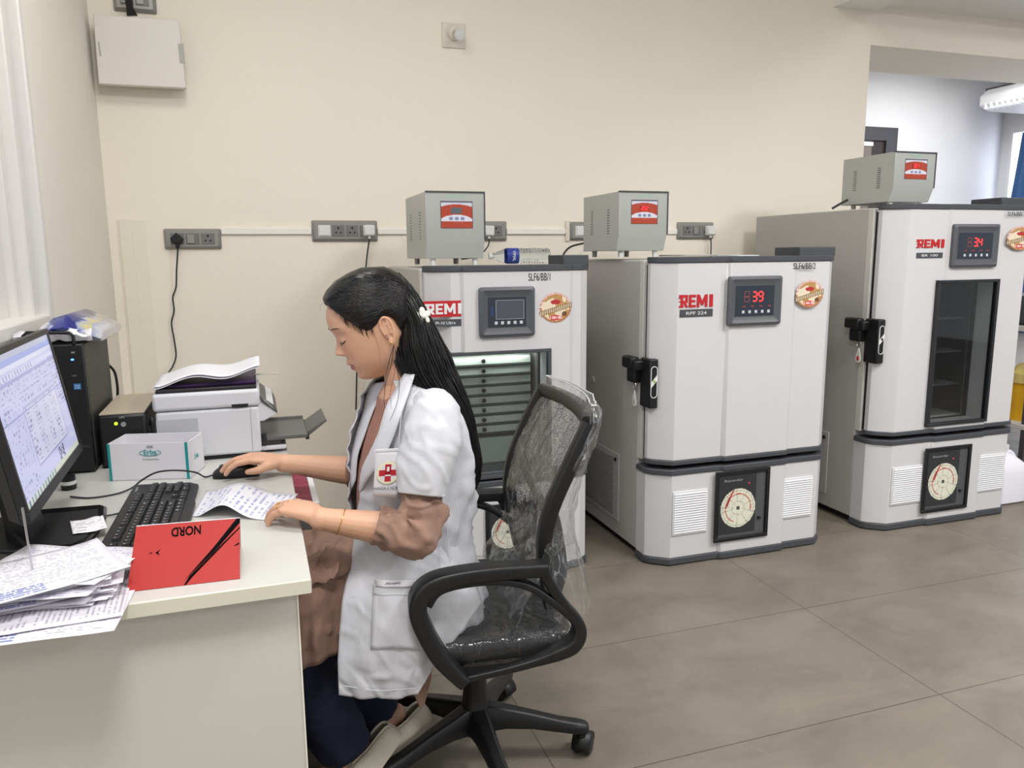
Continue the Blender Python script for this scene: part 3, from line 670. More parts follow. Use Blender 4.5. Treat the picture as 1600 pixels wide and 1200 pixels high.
        bm = NB(); prism(bm, [(kr.x - 0.002, kr.y + a * 1.0, kr.z - 0.028 + b) for a, b in ((0, 0), (0.012, -0.03), (0.017, -0.05), (0.014, -0.066), (0, -0.072), (-0.014, -0.066), (-0.017, -0.05), (-0.012, -0.03))], (0.004, 0, 0)); obj('key_tag', bm, mat('key_tag_white', (228, 226, 222), 0.3), hb, bev=0.001)
        obj('key_tag_print', ell(NB(), (kr.x - 0.003, kr.y, kr.z - 0.078), .002, .007, .012), mat('tag_print_grey', (170, 165, 160), 0.5) if lock < 0.9 else M_RED, hb)
    if hinge_px:
        a, b_ = hinge_px; pa = at(a[0], a[1], yf + 0.1); pb = at(b_[0], b_[1], yf + 0.1)
        obj('hinge_cover', B(pa.x, x1 - 0.002, yf + 0.03, yf + 0.2, H - 0.002, H + 0.038), M_TRIM, t, bev=0.004)
    return t
def remi(name, c, w, h, m, parent, depth):
    bm = NB(); t = .30; y = c.y
    cnt = [0]
    def pl_(pts, x0, sc): cnt[0] += 1; dd = depth + .00012 * cnt[0]; prism(bm, [(c.x + (x0 + px * sc - .5) * w, y - dd, c.z + (pz - .5) * h) for px, pz in pts], (0, dd, 0))
    def bar(x0, sc, a, b, z0, z1): pl_([(a, z0), (b, z0), (b, z1), (a, z1)], x0, sc)
    s1 = .25                                             # R
    bar(0, s1, .12, .40, 0, 1); bar(0, s1, -.06, .9, .80, 1); bar(0, s1, .68, .95, .42, 1); bar(0, s1, .12, .95, .36, .54); pl_([(.42, .38), (.72, .38), (1.02, 0), (.70, 0)], 0, s1); bar(0, s1, -.06, .45, 0, .14)
    x = .275; s2 = .20                                   # E
    bar(x, s2, 0, .34, 0, 1); bar(x, s2, 0, 1, .80, 1); bar(x, s2, 0, .92, .40, .58); bar(x, s2, 0, 1, 0, .20)
    x = .51; s3 = .31                                    # M
    bar(x, s3, 0, .22, 0, 1); bar(x, s3, .78, 1, 0, 1); pl_([(0, 1), (.24, 1), (.60, .28), (.44, .12)], x, s3); pl_([(.76, 1), (1, 1), (.58, .12), (.42, .28)], x, s3)
    x = .87; s4 = .13; bar(x, s4, .12, .85, 0, 1)        # I
    return obj(name, bm, m, parent, ang=30)
BOOL = []
# leftmost cabinet, behind the woman
F1 = fridge(0.62, 1.29, 2.85, 1.275, 0.43, 'white cabinet fridge with trays behind its door window, right behind the seated woman', M_FRW, 'PI-10 Ultra', (747, 449, 834, 524), 'SLF6/BB/1',
            (661, 471, 725, 494), (671, 500, 721, 509), (841, 457, 891, 503), (824, 427, 858, 438), None, win=dict(kind='drawers', px=(700, 552, 861, 738)), lock=None, hinge_px=((870, 408), (915, 418)),
            rec_px=(758, 790, 838, 862), gr_px=[(672, 800, 712, 850)], boxed=True, fr_=(0.20, 0.855))
F2 = fridge(1.525, 2.395, 2.725, 1.30, 0.43, 'white solid-door cabinet freezer, middle one of the three, reading -39', M_FRW, 'RPF 224', (1137, 432, 1216, 506), 'SLF6/BB/2',
            (1062, 461, 1114, 479), (1062, 484, 1113, 494), (1241, 438, 1282, 480), (1237, 411, 1271, 420), '39', lock=0.83, hinge_px=((1233, 392), (1300, 403)),
            rec_px=(1118, 738, 1197, 836), gr_px=[(1051, 769, 1103, 830), (1217, 749, 1266, 805)])
F3 = fridge(2.705, 3.56, 2.75, 1.523, 0.45, 'tallest white cabinet fridge with a narrow dark glass door window, rightmost of the three', M_FRW, 'BR 100', (1488, 350, 1553, 417), 'SLF6/BB/3',
            (1433, 374, 1475, 387), (1432, 395, 1472, 403), (1571, 353, 1611, 391), (1571, 331, 1597, 338), '34', lock=0.95, win=dict(kind='shelves', px=(1466, 438, 1540, 658)), hinge_px=((1545, 318), (1600, 322)),
            rec_px=(1446, 701, 1508, 792), gr_px=[(1394, 731, 1436, 784), (1525, 712, 1564, 764)])

# ------------------------------------------------------------------ voltage stabilizers
M_STAB = mat('stabilizer_grey', (180, 182, 179), 0.45, metal=0.1)
def stab_print(num):
    def fn(u, v):
        e = 0.03
        if u < e or u > 1 - e or v < e or v > 1 - e: return (70, 70, 76)
        if v > .90: return (206, 208, 222) if v < .95 else (110, 112, 130)
        x = (u - .5) * 2
        if v > .78 and (v - .78) > 0.14 * (abs(x) ** 2.2) * 0 + .10 * (1 - x * x): return (206, 208, 222)
        if .26 < v < .26 + .24 * math.sqrt(max(0, 1 - (x * .98) ** 2)):
            for k in (-.36, 0, .36):
                if ((x - k) / .12) ** 2 + ((v - .36) / .07) ** 2 < 1: return (130, 136, 168)
            return (214, 216, 230)
        if .53 < v < .77 and abs(x) < .34: return (88, 96, 100) if num is None else (120, 30, 24)
        if .12 < v < .24 and int(u * 60) % 5 == 0 and abs(x) < .4 and .19 < v < .215: return (230, 170, 150)
        return (172, 62, 36)
    return fn
def stabilizer(x0, x1, yf, yb, z0, z1, num, label):
    t = thing('voltage_stabilizer', label, 'voltage stabilizer', ((x0 + x1) / 2, (yf + yb) / 2, z0 - 0.027), 'voltage stabilizers standing on the cabinet fridges')
    h = z1 - z0
    bm = prism(NB(), [(x0, yb, z0), (x0, yf + 0.026, z0), (x0, yf, z0 + h * .28), (x0, yf, z1), (x0, yb, z1)], (x1 - x0, 0, 0))
    obj('casing', bm, M_STAB, t, bev=0.002)
    obj('top_lip', B(x0, x1 + 0.002, yf - 0.004, yf + 0.01, z1 - 0.003, z1 + 0.003), M_TRIM, t)
    obj('edge_lip', B(x1 - 0.002, x1 + 0.003, yf - 0.003, yf + 0.004, z0 + h * .28, z1), M_TRIM, t)
    for (fx, fy) in ((x0 + 0.035, yf + 0.05), (x1 - 0.03, yf + 0.05), (x0 + 0.035, yb - 0.05), (x1 - 0.03, yb - 0.05)):
        obj('foot', lathe(NB(), [(0.011, 0), (0.012, 0.028)], (fx, fy, z0 - 0.027), n=12), M_WHITEP if fy < yf + .1 else M_FRG, t)
    for yy in (yf + (yb - yf) * .28, yf + (yb - yf) * .74):
        bm = NB()
        for k in range(10):
            z = z0 + h * (.30 + .045 * k); box(bm, x0 - 0.0012, x0 + 0.002, yy - 0.011, yy + 0.011, z, z + h * .014)
        obj('vent_slots', bm, mat('slot_dark', (96, 96, 92), 0.6), t)
    
    w = (x1 - x0); c = Vector((x0 + w * .52, yf, z0 + h * .66))
    pl = picture('front_label', (c.x, yf, c.z), X_, Z_, w * .55, h * .41, 50, 50, stab_print(num), M_PRINT, t, 0.001)
    if num: obj('digits', digits(NB(), num, Vector((c.x, yf - 0.0018, c.z + h * .062)), h * .062), M_LED, pl)
    text('badge_lettering', 'KEMCO' if num is None else 'ENERGIC', (c.x, yf, z0 + h * .93), X_, Z_, w * .32, h * .045, mat('pale_green_print', (150, 196, 176), 0.5), t, 0.0008)
    return t
stabilizer(0.672, 0.917, 3.1, 3.52, 1.303, 1.568, None, 'grey voltage stabilizer with unlit display on the leftmost cabinet')
STB = stabilizer(1.478, 1.708, 3.0, 3.37, 1.328, 1.574, '202', 'grey voltage stabilizer with red digits on the middle cabinet')
STC = stabilizer(2.90, 3.145, 2.98, 3.32, 1.55, 1.778, '207', 'grey voltage stabilizer with red digits on the tallest cabinet')
cable('power_cord', [at(1300, 326, 3.3), at(1312, 319, 3.28), at(1325, 312, 3.25)], 0.006, M_CORD, STC)
cable('power_cord', LEFT_CORD, 0.005, M_CORD, STB)
# things on the cabinets
M_CLEAR = mat('clear_plastic', (235, 242, 248), 0.08, trans=1.0, ior=1.18, spec=0.6)
c0 = Vector((1.062, 3.22, 1.277 + 0.034)); ax = Vector((1, -0.12, 0)).normalized()
bt = thing('plastic_bottle', 'clear plastic water bottle with a blue label lying on the leftmost cabinet', 'bottle', (c0.x + 0.1, c0.y, 1.277))
prof = [(0.012, -0.035), (0.013, -0.02), (0.013, -0.012), (0.020, 0.0), (0.031, 0.03), (0.033, 0.06), (0.033, 0.10)]
for k in range(9): prof += [(0.0335, 0.105 + k * .012), (0.030, 0.111 + k * .012)]
prof += [(0.033, 0.215), (0.030, 0.228), (0.01, 0.224)]
obj('body', lathe(NB(), prof, c0 - ax * 0.05, ax, 28), M_CLEAR, bt)
lb = lathe(NB(), [(0.0338, 0.036), (0.0342, 0.04), (0.0342, 0.085), (0.0338, 0.089)], c0 - ax * 0.05, ax, 28, cap=False); lb = obj('label_band', lb, mat('bottle_label_blue', (40, 62, 140), 0.35), bt)
text('band_lettering', 'VIMAL', c0 - ax * 0.05 + ax * 0.062 + Vector((0, -0.0347, 0)), Vector((0.0, 0, -1)), ax, 0.045, 0.014, M_WHITEP, lb, 0.0006)
obj('cap', lathe(NB(), [(0.014, -0.040), (0.014, -0.026)], c0 - ax * 0.05, ax, 20), M_WHITEP, bt)
def sheet(name, corners, m, label, cat='paper', grp=None, th=0.0008, curl=0.0, n=8):
    a, b_, c, d = [Vector(p) for p in corners]; bm = NB(); rows = []
    for j in range(n + 1):
        v = j / n; rw = []
        for i in range(n + 1):
            u = i / n; p = a * (1 - u) * (1 - v) + b_ * u * (1 - v) + c * u * v + d * (1 - u) * v
            p.z += curl * (abs(noise.noise(Vector((p.x * 9 + len(label), p.y * 9, 0.3)))) + 0.6 * (max(0, abs(u - .5) * 2 - .5) * max(0, abs(v - .5) * 2 - .5)))
            rw.append(p)
        rows.append(rw)
    loft(bm, rows, closed=False)
    uv = bm.loops.layers.uv.new('UVMap')
    k = 0
    for f in bm.faces:
        j, i = divmod(k, n); k += 1
        for l, (du, dv) in zip(f.loops, ((0, 0), (1, 0), (1, 1), (0, 1))): l[uv].uv = ((i + du) / n, (j + dv) / n)
    o = obj(name, bm, m, loc=(a + b_ + c + d) / 4, solid=th, rec=False)
    if label: tag(o, label, cat, grp)
    return o
sheet('paper_sheet', [(1.93, 2.80, 1.304), (2.03, 2.79, 1.304), (2.03, 3.0, 1.304), (1.93, 3.0, 1.304)], mat('paper_bluish', (214, 226, 230), 0.6), 'pale bluish sheet lying on the middle cabinet beside its hinge cover', th=0.004)
sheet('paper_sheet', [(1.74, 2.92, 1.306), (1.91, 2.92, 1.306), (1.91, 3.12, 1.306), (1.74, 3.12, 1.306)], mat('paper_dull', (176, 172, 168), 0.6), 'dull grey sheet lying on the middle cabinet left of the bluish one', th=0.006)

# ------------------------------------------------------------------ far right, beyond the tallest cabinet
jc = thing('jerrycan', 'white plastic jerrycan standing on the floor right of the tallest cabinet', 'jerrycan', (3.70, 2.92, 0))
def rr(cx, cy, hw, hd, r, z): return [(cx + a, cy + b, z) for a, b in rrect(hw, hd, r)]
cx, cy = 3.705, 2.93
bm = loft(NB(), [rr(cx, cy, .09, .07, .03, 0.0), rr(cx, cy, .105, .085, .035, 0.012), rr(cx, cy, .105, .085, .035, 0.17), rr(cx - .0, cy, .09, .075, .035, 0.215), rr(cx, cy, .05, .045, .03, 0.25), rr(cx, cy, .022, .022, .02, 0.262), rr(cx, cy, .022, .022, .02, 0.285)], True, True, True)
obj('body', bm, mat('jerrycan_milky', (232, 230, 240), 0.35), jc); obj('cap', lathe(NB(), [(0.027, 0.283), (0.027, 0.305)], (cx, cy, 0), n=20), M_WHITEP, jc)
obj('handle', tube(NB(), smooth([(cx + .01, cy, .258), (cx + .045, cy, .262), (cx + .08, cy, .235), (cx + .092, cy, .19)], 5), 0.012, 10), mat('jerrycan_milky', (232, 230, 240), 0.35), jc)
sh = thing('storage_rack', 'low grey rack behind the jerrycan at the right edge', 'shelf', (4.5, 3.45, 0))
bm = NB()
for z in (0.30, 0.86): obj('shelf_board', B(4.12, 5.2, 3.12, 3.75, z, z + 0.03), mat('rack_board', (205, 203, 198), 0.5), sh, bev=0.003)
for (x, y) in ((4.13, 3.14), (5.17, 3.14), (4.13, 3.72), (5.17, 3.72)): obj('leg', B(x, x + .03, y, y + .03, 0, 1.1), M_TRIM, sh)
yb_ = thing('waste_bin', 'yellow round bin with a pale lid on the low grey rack', 'bin', (4.27, 3.27, 0.33))
obj('body', lathe(NB(), [(0.085, 0.33), (0.098, 0.56)], (4.27, 3.27, 0), n=28), mat('bin_yellow', (232, 176, 30), 0.4), yb_)
obj('lid', lathe(NB(), [(0.108, 0.555), (0.108, 0.61), (0.07, 0.63), (0.05, 0.66), (0.0, 0.665)], (4.27, 3.27, 0), n=28), mat('bin_lid_pale_yellow', (216, 196, 120), 0.4), yb_)
o = obj('equipment_box', B(4.17, 4.6, 3.16, 3.5, 0.895, 1.06), mat('equipment_dark', (70, 74, 78), 0.4), loc=(4.38, 3.3, 0.895), bev=0.01); tag(o, 'dark grey box on the upper board of the grey rack', 'box')
rd = thing('red_can', 'small red can on the floor behind the jerrycan', 'can', (4.0, 3.25, 0))
obj('body', lathe(NB(), [(0.045, 0.0), (0.05, 0.03), (0.035, 0.12), (0.05, 0.2), (0.055, 0.24)], (4.0, 3.25, 0), n=18), mat('can_red', (200, 30, 44), 0.4), rd)
obj('rim', lathe(NB(), [(0.058, 0.238), (0.058, 0.25)], (4.0, 3.25, 0), n=18), mat('can_red_dark', (150, 24, 34), 0.4), rd)
# bake the window openings into the doors
dg = bpy.context.evaluated_depsgraph_get()
cutters = set()
for o, c in BOOL:
    bm_ = [m for m in o.modifiers if m.type == 'BOOLEAN']
    bev_ = [(m.width, m.segments) for m in o.modifiers if m.type == 'BEVEL']
    for m in list(o.modifiers):
        if m.type != 'BOOLEAN': m.show_viewport = False
dg.update()
for o, c in BOOL:
    me = bpy.data.meshes.new_from_object(o.evaluated_get(dg)); o.data = me; finish(o, 30)
    for m in list(o.modifiers):
        if m.type == 'BOOLEAN': o.modifiers.remove(m)
        else: m.show_viewport = True
    cutters.add(c)
for c in cutters: bpy.data.objects.remove(c)
# ------------------------------------------------------------------ desk and what stands on it
DZ = 0.75
M_DESK = mat('desk_laminate_white', (194, 194, 189), 0.3, var=0.006)
M_DESKP = mat('desk_panel_grey', (198, 196, 190), 0.45)
dk = thing('office_desk', 'white laminate desk filling the lower left, seen from its end', 'desk', (-0.27, 1.95, 0))
obj('desktop', B(-0.595, 0.066, 1.345, 2.78, DZ - 0.026, DZ), M_DESK, dk, bev=0.003)
obj('edge_band', B(-0.594, 0.065, 1.3425, 1.345, DZ - 0.025, DZ - 0.001), mat('edge_band_cream', (208, 206, 190), 0.4), dk)
obj('end_panel', B(-0.585, 0.040, 1.385, 1.403, 0, DZ - 0.026), M_DESKP, dk, bev=0.001)
obj('panel_edge_strip', B(0.040, 0.043, 1.384, 1.403, 0, DZ - 0.026), mat('edge_strip_white', (228, 226, 214), 0.4), dk)
obj('end_panel', B(-0.585, 0.03, 2.74, 2.758, 0, DZ - 0.026), M_DESKP, dk, bev=0.001)
obj('back_panel', B(-0.585, -0.57, 1.403, 2.74, 0.2, DZ - 0.026), M_DESKP, dk)
# small maroon-topped pedestal beyond the near end, under the desk's right edge
pd = thing('drawer_pedestal', 'narrow grey pedestal with maroon top poking out beside the desk', 'pedestal', (-0.05, 2.1, 0))
obj('carcass', B(-0.16, 0.112, 1.98, 2.30, 0.50, 0.668), mat('pedestal_grey', (112, 112, 106), 0.5), pd, bev=0.002)
obj('carcass_lower', B(-0.16, 0.10, 1.985, 2.30, 0.0, 0.50), mat('pedestal_grey', (112, 112, 106), 0.5), pd, bev=0.002)
tp = obj('maroon_top', B(-0.15, 0.112, 1.985, 2.30, 0.668, 0.684), mat('maroon_laminate', (140, 44, 72), 0.4), pd)
for y in (2.06, 2.16, 2.24): obj('seam', B(-0.15, 0.112, y, y + 0.002, 0.684, 0.6846), mat('seam_pink', (190, 120, 140), 0.5), tp)
obj('white_edge', B(0.112, 0.128, 1.98, 2.30, 0.62, 0.688), M_WHITEP, pd, bev=0.002)
obj('black_edge', B(0.104, 0.109, 1.982, 1.9855, 0.0, 0.62), M_INK, pd)

# --- monitor
mn = thing('computer_monitor', 'black flat monitor with a lit records program on its screen', 'monitor', (-0.42, 1.75, DZ))
Bf = Vector((-0.417, 2.035, 0.862)); Bn = Vector((-0.396, 1.482, 0.862))     # lower corners, far and near
# top far corner seen at (78, 538)
best = None
for t10 in range(0, 300):
    tl = math.radians(t10 / 10)
    for hh in (0.30, 0.31, 0.32, 0.33, 0.34, 0.35):
        P = Bf + Vector((-hh * math.sin(tl), 0, hh * math.cos(tl)))
        d = P - CAM; zf = d.dot(FW); px = 800 + FPX * d.dot(RT) / zf; py = 600 - FPX * d.dot(UP) / zf
        e = (px - 76) ** 2 + (py - 538) ** 2
        if best is None or e < best[0]: best = (e, tl, hh)
TL, MH = best[1], best[2]
rgt = (Bf - Bn).normalized()            # along the screen, from near to far
upv = Vector((-math.sin(TL), 0, math.cos(TL))); upv = (upv - rgt * upv.dot(rgt)).normalized()
nv = rgt.cross(upv).normalized()        # which way does the screen face
if nv.x < 0: nv = -nv
MW = (Bf - Bn).length; C0 = (Bf + Bn) / 2 + upv * MH / 2
def mp(a, b_, c): return C0 + rgt * a + upv * b_ + nv * c      # a along, b up, c out
def mbox(a0, a1, b0, b1, c0, c1):
    bm = NB(); vs = [bm.verts.new(mp(a, b_, c)) for c in (c0, c1) for (a, b_) in ((a0, b0), (a1, b0), (a1, b1), (a0, b1))]
    for f in ((0, 1, 2, 3), (4, 5, 6, 7), (0, 1, 5, 4), (1, 2, 6, 5), (2, 3, 7, 6), (3, 0, 4, 7)): bm.faces.new([vs[i] for i in f])
    return bm
hw, hh = MW / 2, MH / 2
bz = 0.012
bm = mbox(-hw, hw, hh - bz, hh, -0.012, 0.004)
for a in ((-hw, hw, -hh, -hh + 0.02), (-hw, -hw + bz, -hh + 0.02, hh - bz), (hw - bz, hw, -hh + 0.02, hh - bz)):
    b2 = mbox(a[0], a[1], a[2], a[3], -0.012, 0.004); me = bpy.data.meshes.new('x'); b2.to_mesh(me); bm.from_mesh(me); bpy.data.meshes.remove(me); b2.free()
obj('bezel', bm, M_BLACK, mn, bev=0.0015)
bm = loft(NB(), [[mp(a, b_, -0.012) for a, b_ in rrect(hw, hh, 0.008)], [mp(a, b_, -0.03) for a, b_ in rrect(hw - .01, hh - .01, 0.008)], [mp(a, b_ - .02, -0.055) for a, b_ in rrect(hw * .6, hh * .55, 0.02)]], True, True, True)
obj('back_shell', bm, M_BLACK, mn)
def ui(u, v):
    # u: 0 near .. 1 far ; v: 0 bottom .. 1 top.  The screen is read with u as its left-to-right
    if v < .045: return (200, 206, 190) if (int(u * 70) % 3 or u > .5) else (90, 120, 160)
    if v > .955: return (176, 180, 206)
    if v > .915: return (150, 164, 222) if u > .12 else (232, 232, 240)
    if v > .875: return (214, 216, 238)
    if .82 < v < .86: return (146, 148, 190) if (int(u * 96) % 4 == 0 and u < .6) else (206, 208, 240)
    if abs(v - .80) < .006 or abs(v - .565) < .006: return (158, 160, 210)
    rnd = noise.noise(Vector((int(u * 110) * .77, int(v * 64) * 1.31, 2.0)))
    row = int(v * 64) % 2 == 0
    if .30 < u < .86 and .16 < v < .60:                       # inner list window
        if v > .575: return (170, 176, 214)
        if u < .305 or u > .855 or v < .168: return (150, 150, 190)
        if row and rnd > .05 and int((u - .3) * 14) % 2 == 0: return (146, 148, 190)
        return (206, 206, 232)
    if .88 < u and row and rnd > .0 and v > .4: return (146, 148, 190)
    if u < .26 and row and rnd > .22: return (146, 148, 190)
    if .62 < v < .80 and row and rnd > .16: return (146, 148, 190)
    if v < .14 and .62 < u < .72 and rnd > .0: return (90, 90, 120)
    return (196, 196, 232)
sc = picture('screen', mp(0, 0.004, 0.001), rgt, upv, MW - 2 * bz, MH - 0.032, 150, 90, ui, colmat('screen_light', 0.2, emit=0.95), mn, 0.0)
if (rgt.cross(upv)).dot(nv) < 0:
    sc.data.flip_normals()
# neck and base
cb = Vector((-0.452, 1.745, DZ))
bm = loft(NB(), [[Vector((cb.x + a * 0.9 - .02, cb.y + b_, DZ + 0.012)) for a, b_ in rrect(.028, .05, .012)], [Vector((cb.x - .045 + a * .7, cb.y + b_ * .9, DZ + 0.20)) for a, b_ in rrect(.026, .05, .012)]], True, True, True)
obj('neck', bm, M_BLACK, mn)
pl = [(-0.575, 1.62), (-0.50, 1.585), (-0.36, 1.60), (-0.345, 1.625), (-0.333, 1.70), (-0.335, 1.80), (-0.345, 1.875), (-0.36, 1.895), (-0.50, 1.905), (-0.575, 1.86)]
bm = prism(NB(), [(x, y, DZ) for x, y in pl], (0, 0, 0.016)); bs = obj('base', bm, M_BLACKG, mn, bev=0.006, seg=3)
pl2 = [(-0.56, 1.64), (-0.37, 1.635), (-0.35, 1.66), (-0.35, 1.80), (-0.36, 1.855), (-0.56, 1.86)]
obj('base_tray', prism(NB(), [(x, y, DZ + 0.016) for x, y in pl2], (0, 0, 0.001)), mat('tray_black_matt', (24, 24, 26), 0.6), bs)
cable('signal_cable', [mp(0.02, -hh + .04, -0.05), Vector((-0.50, 1.74, 0.80)), Vector((-0.46, 1.66, 0.775)), Vector((-0.43, 1.60, 0.775)), Vector((-0.50, 1.56, 0.80)), Vector((-0.55, 1.62, 0.83))], 0.004, M_BLACK, mn)

# --- printed paper materials (lines of text from UV)
def paper_text(name, paper=(216, 214, 222), ink=(70, 76, 110), rows=26, cols=40, dens=0.50, rot=False, stamp=None, ruled=False, seed=0.0):
    m = bpy.data.materials.new(name); m.use_nodes = True; nt = m.node_tree; b = nt.nodes['Principled BSDF']; L = nt.links.new
    uv = nt.nodes.new('ShaderNodeUVMap'); sp = nt.nodes.new('ShaderNodeSeparateXYZ'); L(uv.outputs[0], sp.inputs[0])
    def M(op, a, bb=None, c=None):
        n = nt.nodes.new('ShaderNodeMath'); n.operation = op
        for k, v in enumerate((a, bb, c)):
            if v is None: continue
            if isinstance(v, (int, float)): n.inputs[k].default_value = v
            else: L(v, n.inputs[k])
        return n.outputs[0]
    u, v = (sp.outputs[1], sp.outputs[0]) if rot else (sp.outputs[0], sp.outputs[1])
    fr = M('FRACT', M('MULTIPLY', v, rows)); line = M('LESS_THAN', fr, 0.42)
    fl = M('FLOOR', M('MULTIPLY', v, rows))
    nz = nt.nodes.new('ShaderNodeTexNoise'); nz.inputs['Detail'].default_value = 2; nz.inputs['Scale'].default_value = 1
    cv = nt.nodes.new('ShaderNodeCombineXYZ'); L(M('MULTIPLY', u, cols), cv.inputs[0]); L(M('MULTIPLY', fl, 3.7), cv.inputs[1]); cv.inputs[2].default_value = seed
    L(cv.outputs[0], nz.inputs['Vector'])
    n2 = nt.nodes.new('ShaderNodeTexNoise'); n2.inputs['Scale'].default_value = 1; c2 = nt.nodes.new('ShaderNodeCombineXYZ'); L(M('MULTIPLY', u, 3), c2.inputs[0]); L(M('MULTIPLY', fl, 1.9), c2.inputs[1]); c2.inputs[2].default_value = seed + 5
    L(c2.outputs[0], n2.inputs['Vector'])
    a = M('MULTIPLY', M('GREATER_THAN', nz.outputs['Fac'], dens), line); a = M('MULTIPLY', a, M('GREATER_THAN', n2.outputs['Fac'], 0.46))
    mg = M('MULTIPLY', M('GREATER_THAN', u, 0.07), M('LESS_THAN', u, 0.93)); mg = M('MULTIPLY', mg, M('GREATER_THAN', v, 0.05)); a = M('MULTIPLY', a, mg)
    if ruled: a = M('MAXIMUM', a, M('MULTIPLY', M('LESS_THAN', M('FRACT', M('MULTIPLY', u, 7)), 0.03), mg))
    mx = nt.nodes.new('ShaderNodeMixRGB'); mx.inputs['Color1'].default_value = lin(paper); mx.inputs['Color2'].default_value = lin(ink); L(M('MULTIPLY', a, 0.5), mx.inputs['Fac'])
    out = mx.outputs[0]
    if stamp:
        u0, u1, v0, v1 = stamp
        s = M('MULTIPLY', M('MULTIPLY', M('GREATER_THAN', sp.outputs[0], u0), M('LESS_THAN', sp.outputs[0], u1)), M('MULTIPLY', M('GREATER_THAN', sp.outputs[1], v0), M('LESS_THAN', sp.outputs[1], v1)))
        s = M('MULTIPLY', s, M('LESS_THAN', M('FRACT', M('MULTIPLY', sp.outputs[1], 22)), 0.62))
        m3 = nt.nodes.new('ShaderNodeMixRGB'); m3.inputs['Color2'].default_value = lin((60, 92, 170)); L(M('MULTIPLY', M('MULTIPLY', s, M('GREATER_THAN', nz.outputs['Fac'], 0.44)), 0.75), m3.inputs['Fac']); L(out, m3.inputs['Color1']); out = m3.outputs[0]
    L(out, b.inputs['Base Color']); b.inputs['Roughness'].default_value = 0.75
    return m
P1 = paper_text('lab_report_paper', stamp=(0.05, 0.5, 0.03, 0.22), rows=24, seed=1)
P2 = paper_text('lab_report_paper_blue', ink=(60, 70, 150), seed=3, rows=18)
P3 = paper_text('form_paper_ruled', rows=34, cols=60, dens=0.42, ruled=True, rot=True, seed=7, paper=(212, 208, 216))
P4 = paper_text('blue_print_paper', ink=(54, 60, 170), rows=16, cols=16, dens=0.46, rot=True, seed=9, paper=(222, 222, 228))

def hpaper(name, cen, w, d, ang, z, m, label, bend=0.006, grp=None, seed=0, n=12, droop=None):
    """sheet lying about flat, with waves and lifted corners; z = rest height"""
    bm = NB(); rows = []; ca, sa = math.cos(ang), math.sin(ang)
    for j in range(n + 1):
        rw = []
        for i in range(n + 1):
            u = i / n - .5; v = j / n - .5; x = cen[0] + ca * u * w - sa * v * d; y = cen[1] + sa * u * w + ca * v * d
            e = max(0, abs(u) * 2 - .4) * max(0, abs(v) * 2 - .4)
            h = abs(noise.noise(Vector((u * 2.2 + seed * 3.1, v * 2.2, seed)))) * bend + e * bend * (1.0 + noise.noise(Vector((seed * 7.3, u * 2, v * 2))))
            rw.append(Vector((x, y, z + 0.0008 + h)))
        rows.append(rw)
    loft(bm, rows, closed=False); uv = bm.loops.layers.uv.new('UVMap'); k = 0
    for f in bm.faces:
        j, i = divmod(k, n); k += 1
        for l, (du, dv) in zip(f.loops, ((0, 0), (1, 0), (1, 1), (0, 1))): l[uv].uv = ((i + du) / n, (j + dv) / n)
    o = obj(name, bm, m, loc=(cen[0], cen[1], z), solid=0.0004, rec=False)
    return tag(o, label, 'paper', grp)
hpaper('paper_slip', (-0.357, 1.735), 0.062, 0.09, 0.25, DZ + 0.018, paper_text('slip_paper', rows=7, cols=8, seed=4, paper=(222, 220, 224)), 'small white slip lying on the black base of the monitor', bend=0.006)

# --- stack of reports on a bill spike
rnd = random.Random(3)
sp = thing('bill_spike', 'thin steel bill spike standing up through the pile of reports', 'paper spike', (-0.385, 1.435, DZ))
bm = NB(); cyl(bm, (-0.385, 1.435, DZ + 0.001), (-0.3905, 1.435, 0.908), 0.0022, 0.0018, 10); bm = bm
obj('spike_rod', bm, M_CHROME, sp)
obj('spike_base', lathe(NB(), [(0.022, 0.0002), (0.022, 0.001)], (-0.385, 1.435, DZ), n=24), M_BLACK, sp)
big = [((-0.372, 1.350), 0.285, 0.20, -0.06), ((-0.37, 1.385), 0.27, 0.21, 0.05)]
G = 'reports piled on the bill spike'
zc = DZ
labs = ['ruled printed form lying lowest under the pile of reports at the desk edge',
        'second sheet from the bottom of the pile of reports, jutting over the desk edge']
for k, (cn, w_, d_, a_) in enumerate(big):
    hpaper('lab_form', cn, w_, d_, a_, zc + .001, P3 if k else P1, labs[k], bend=0.003, seed=k + 1); zc += 0.0035
N = 15
for k in range(N):
    a_ = rnd.uniform(-0.35, 0.30); w_ = rnd.uniform(0.20, 0.26); d_ = rnd.uniform(0.13, 0.16)
    ox = rnd.uniform(-.012, .012) - 0.01; oy = rnd.uniform(-.01, .01)
    hpaper('lab_report', (-0.375 + ox, 1.425 + oy), w_, d_, a_, zc, rnd.choice([P1, P2, P2]), 'crumpled white report sheet inside the pile on the bill spike', bend=0.004 + 0.001 * k / N, grp=G, seed=k + 3)
    zc += 0.0022
hpaper('lab_report', (-0.350, 1.455), 0.235, 0.16, -0.42, zc + 0.002, P2, 'white report sheet with its corner pointing at the keyboard, near the top of the pile', bend=0.006, seed=30); zc += 0.003
hpaper('lab_report', (-0.380, 1.415), 0.25, 0.185, 0.45, zc + 0.002, P1, 'uppermost report on the spike, printed with a blue stamp near its front corner', bend=0.008, seed=31)

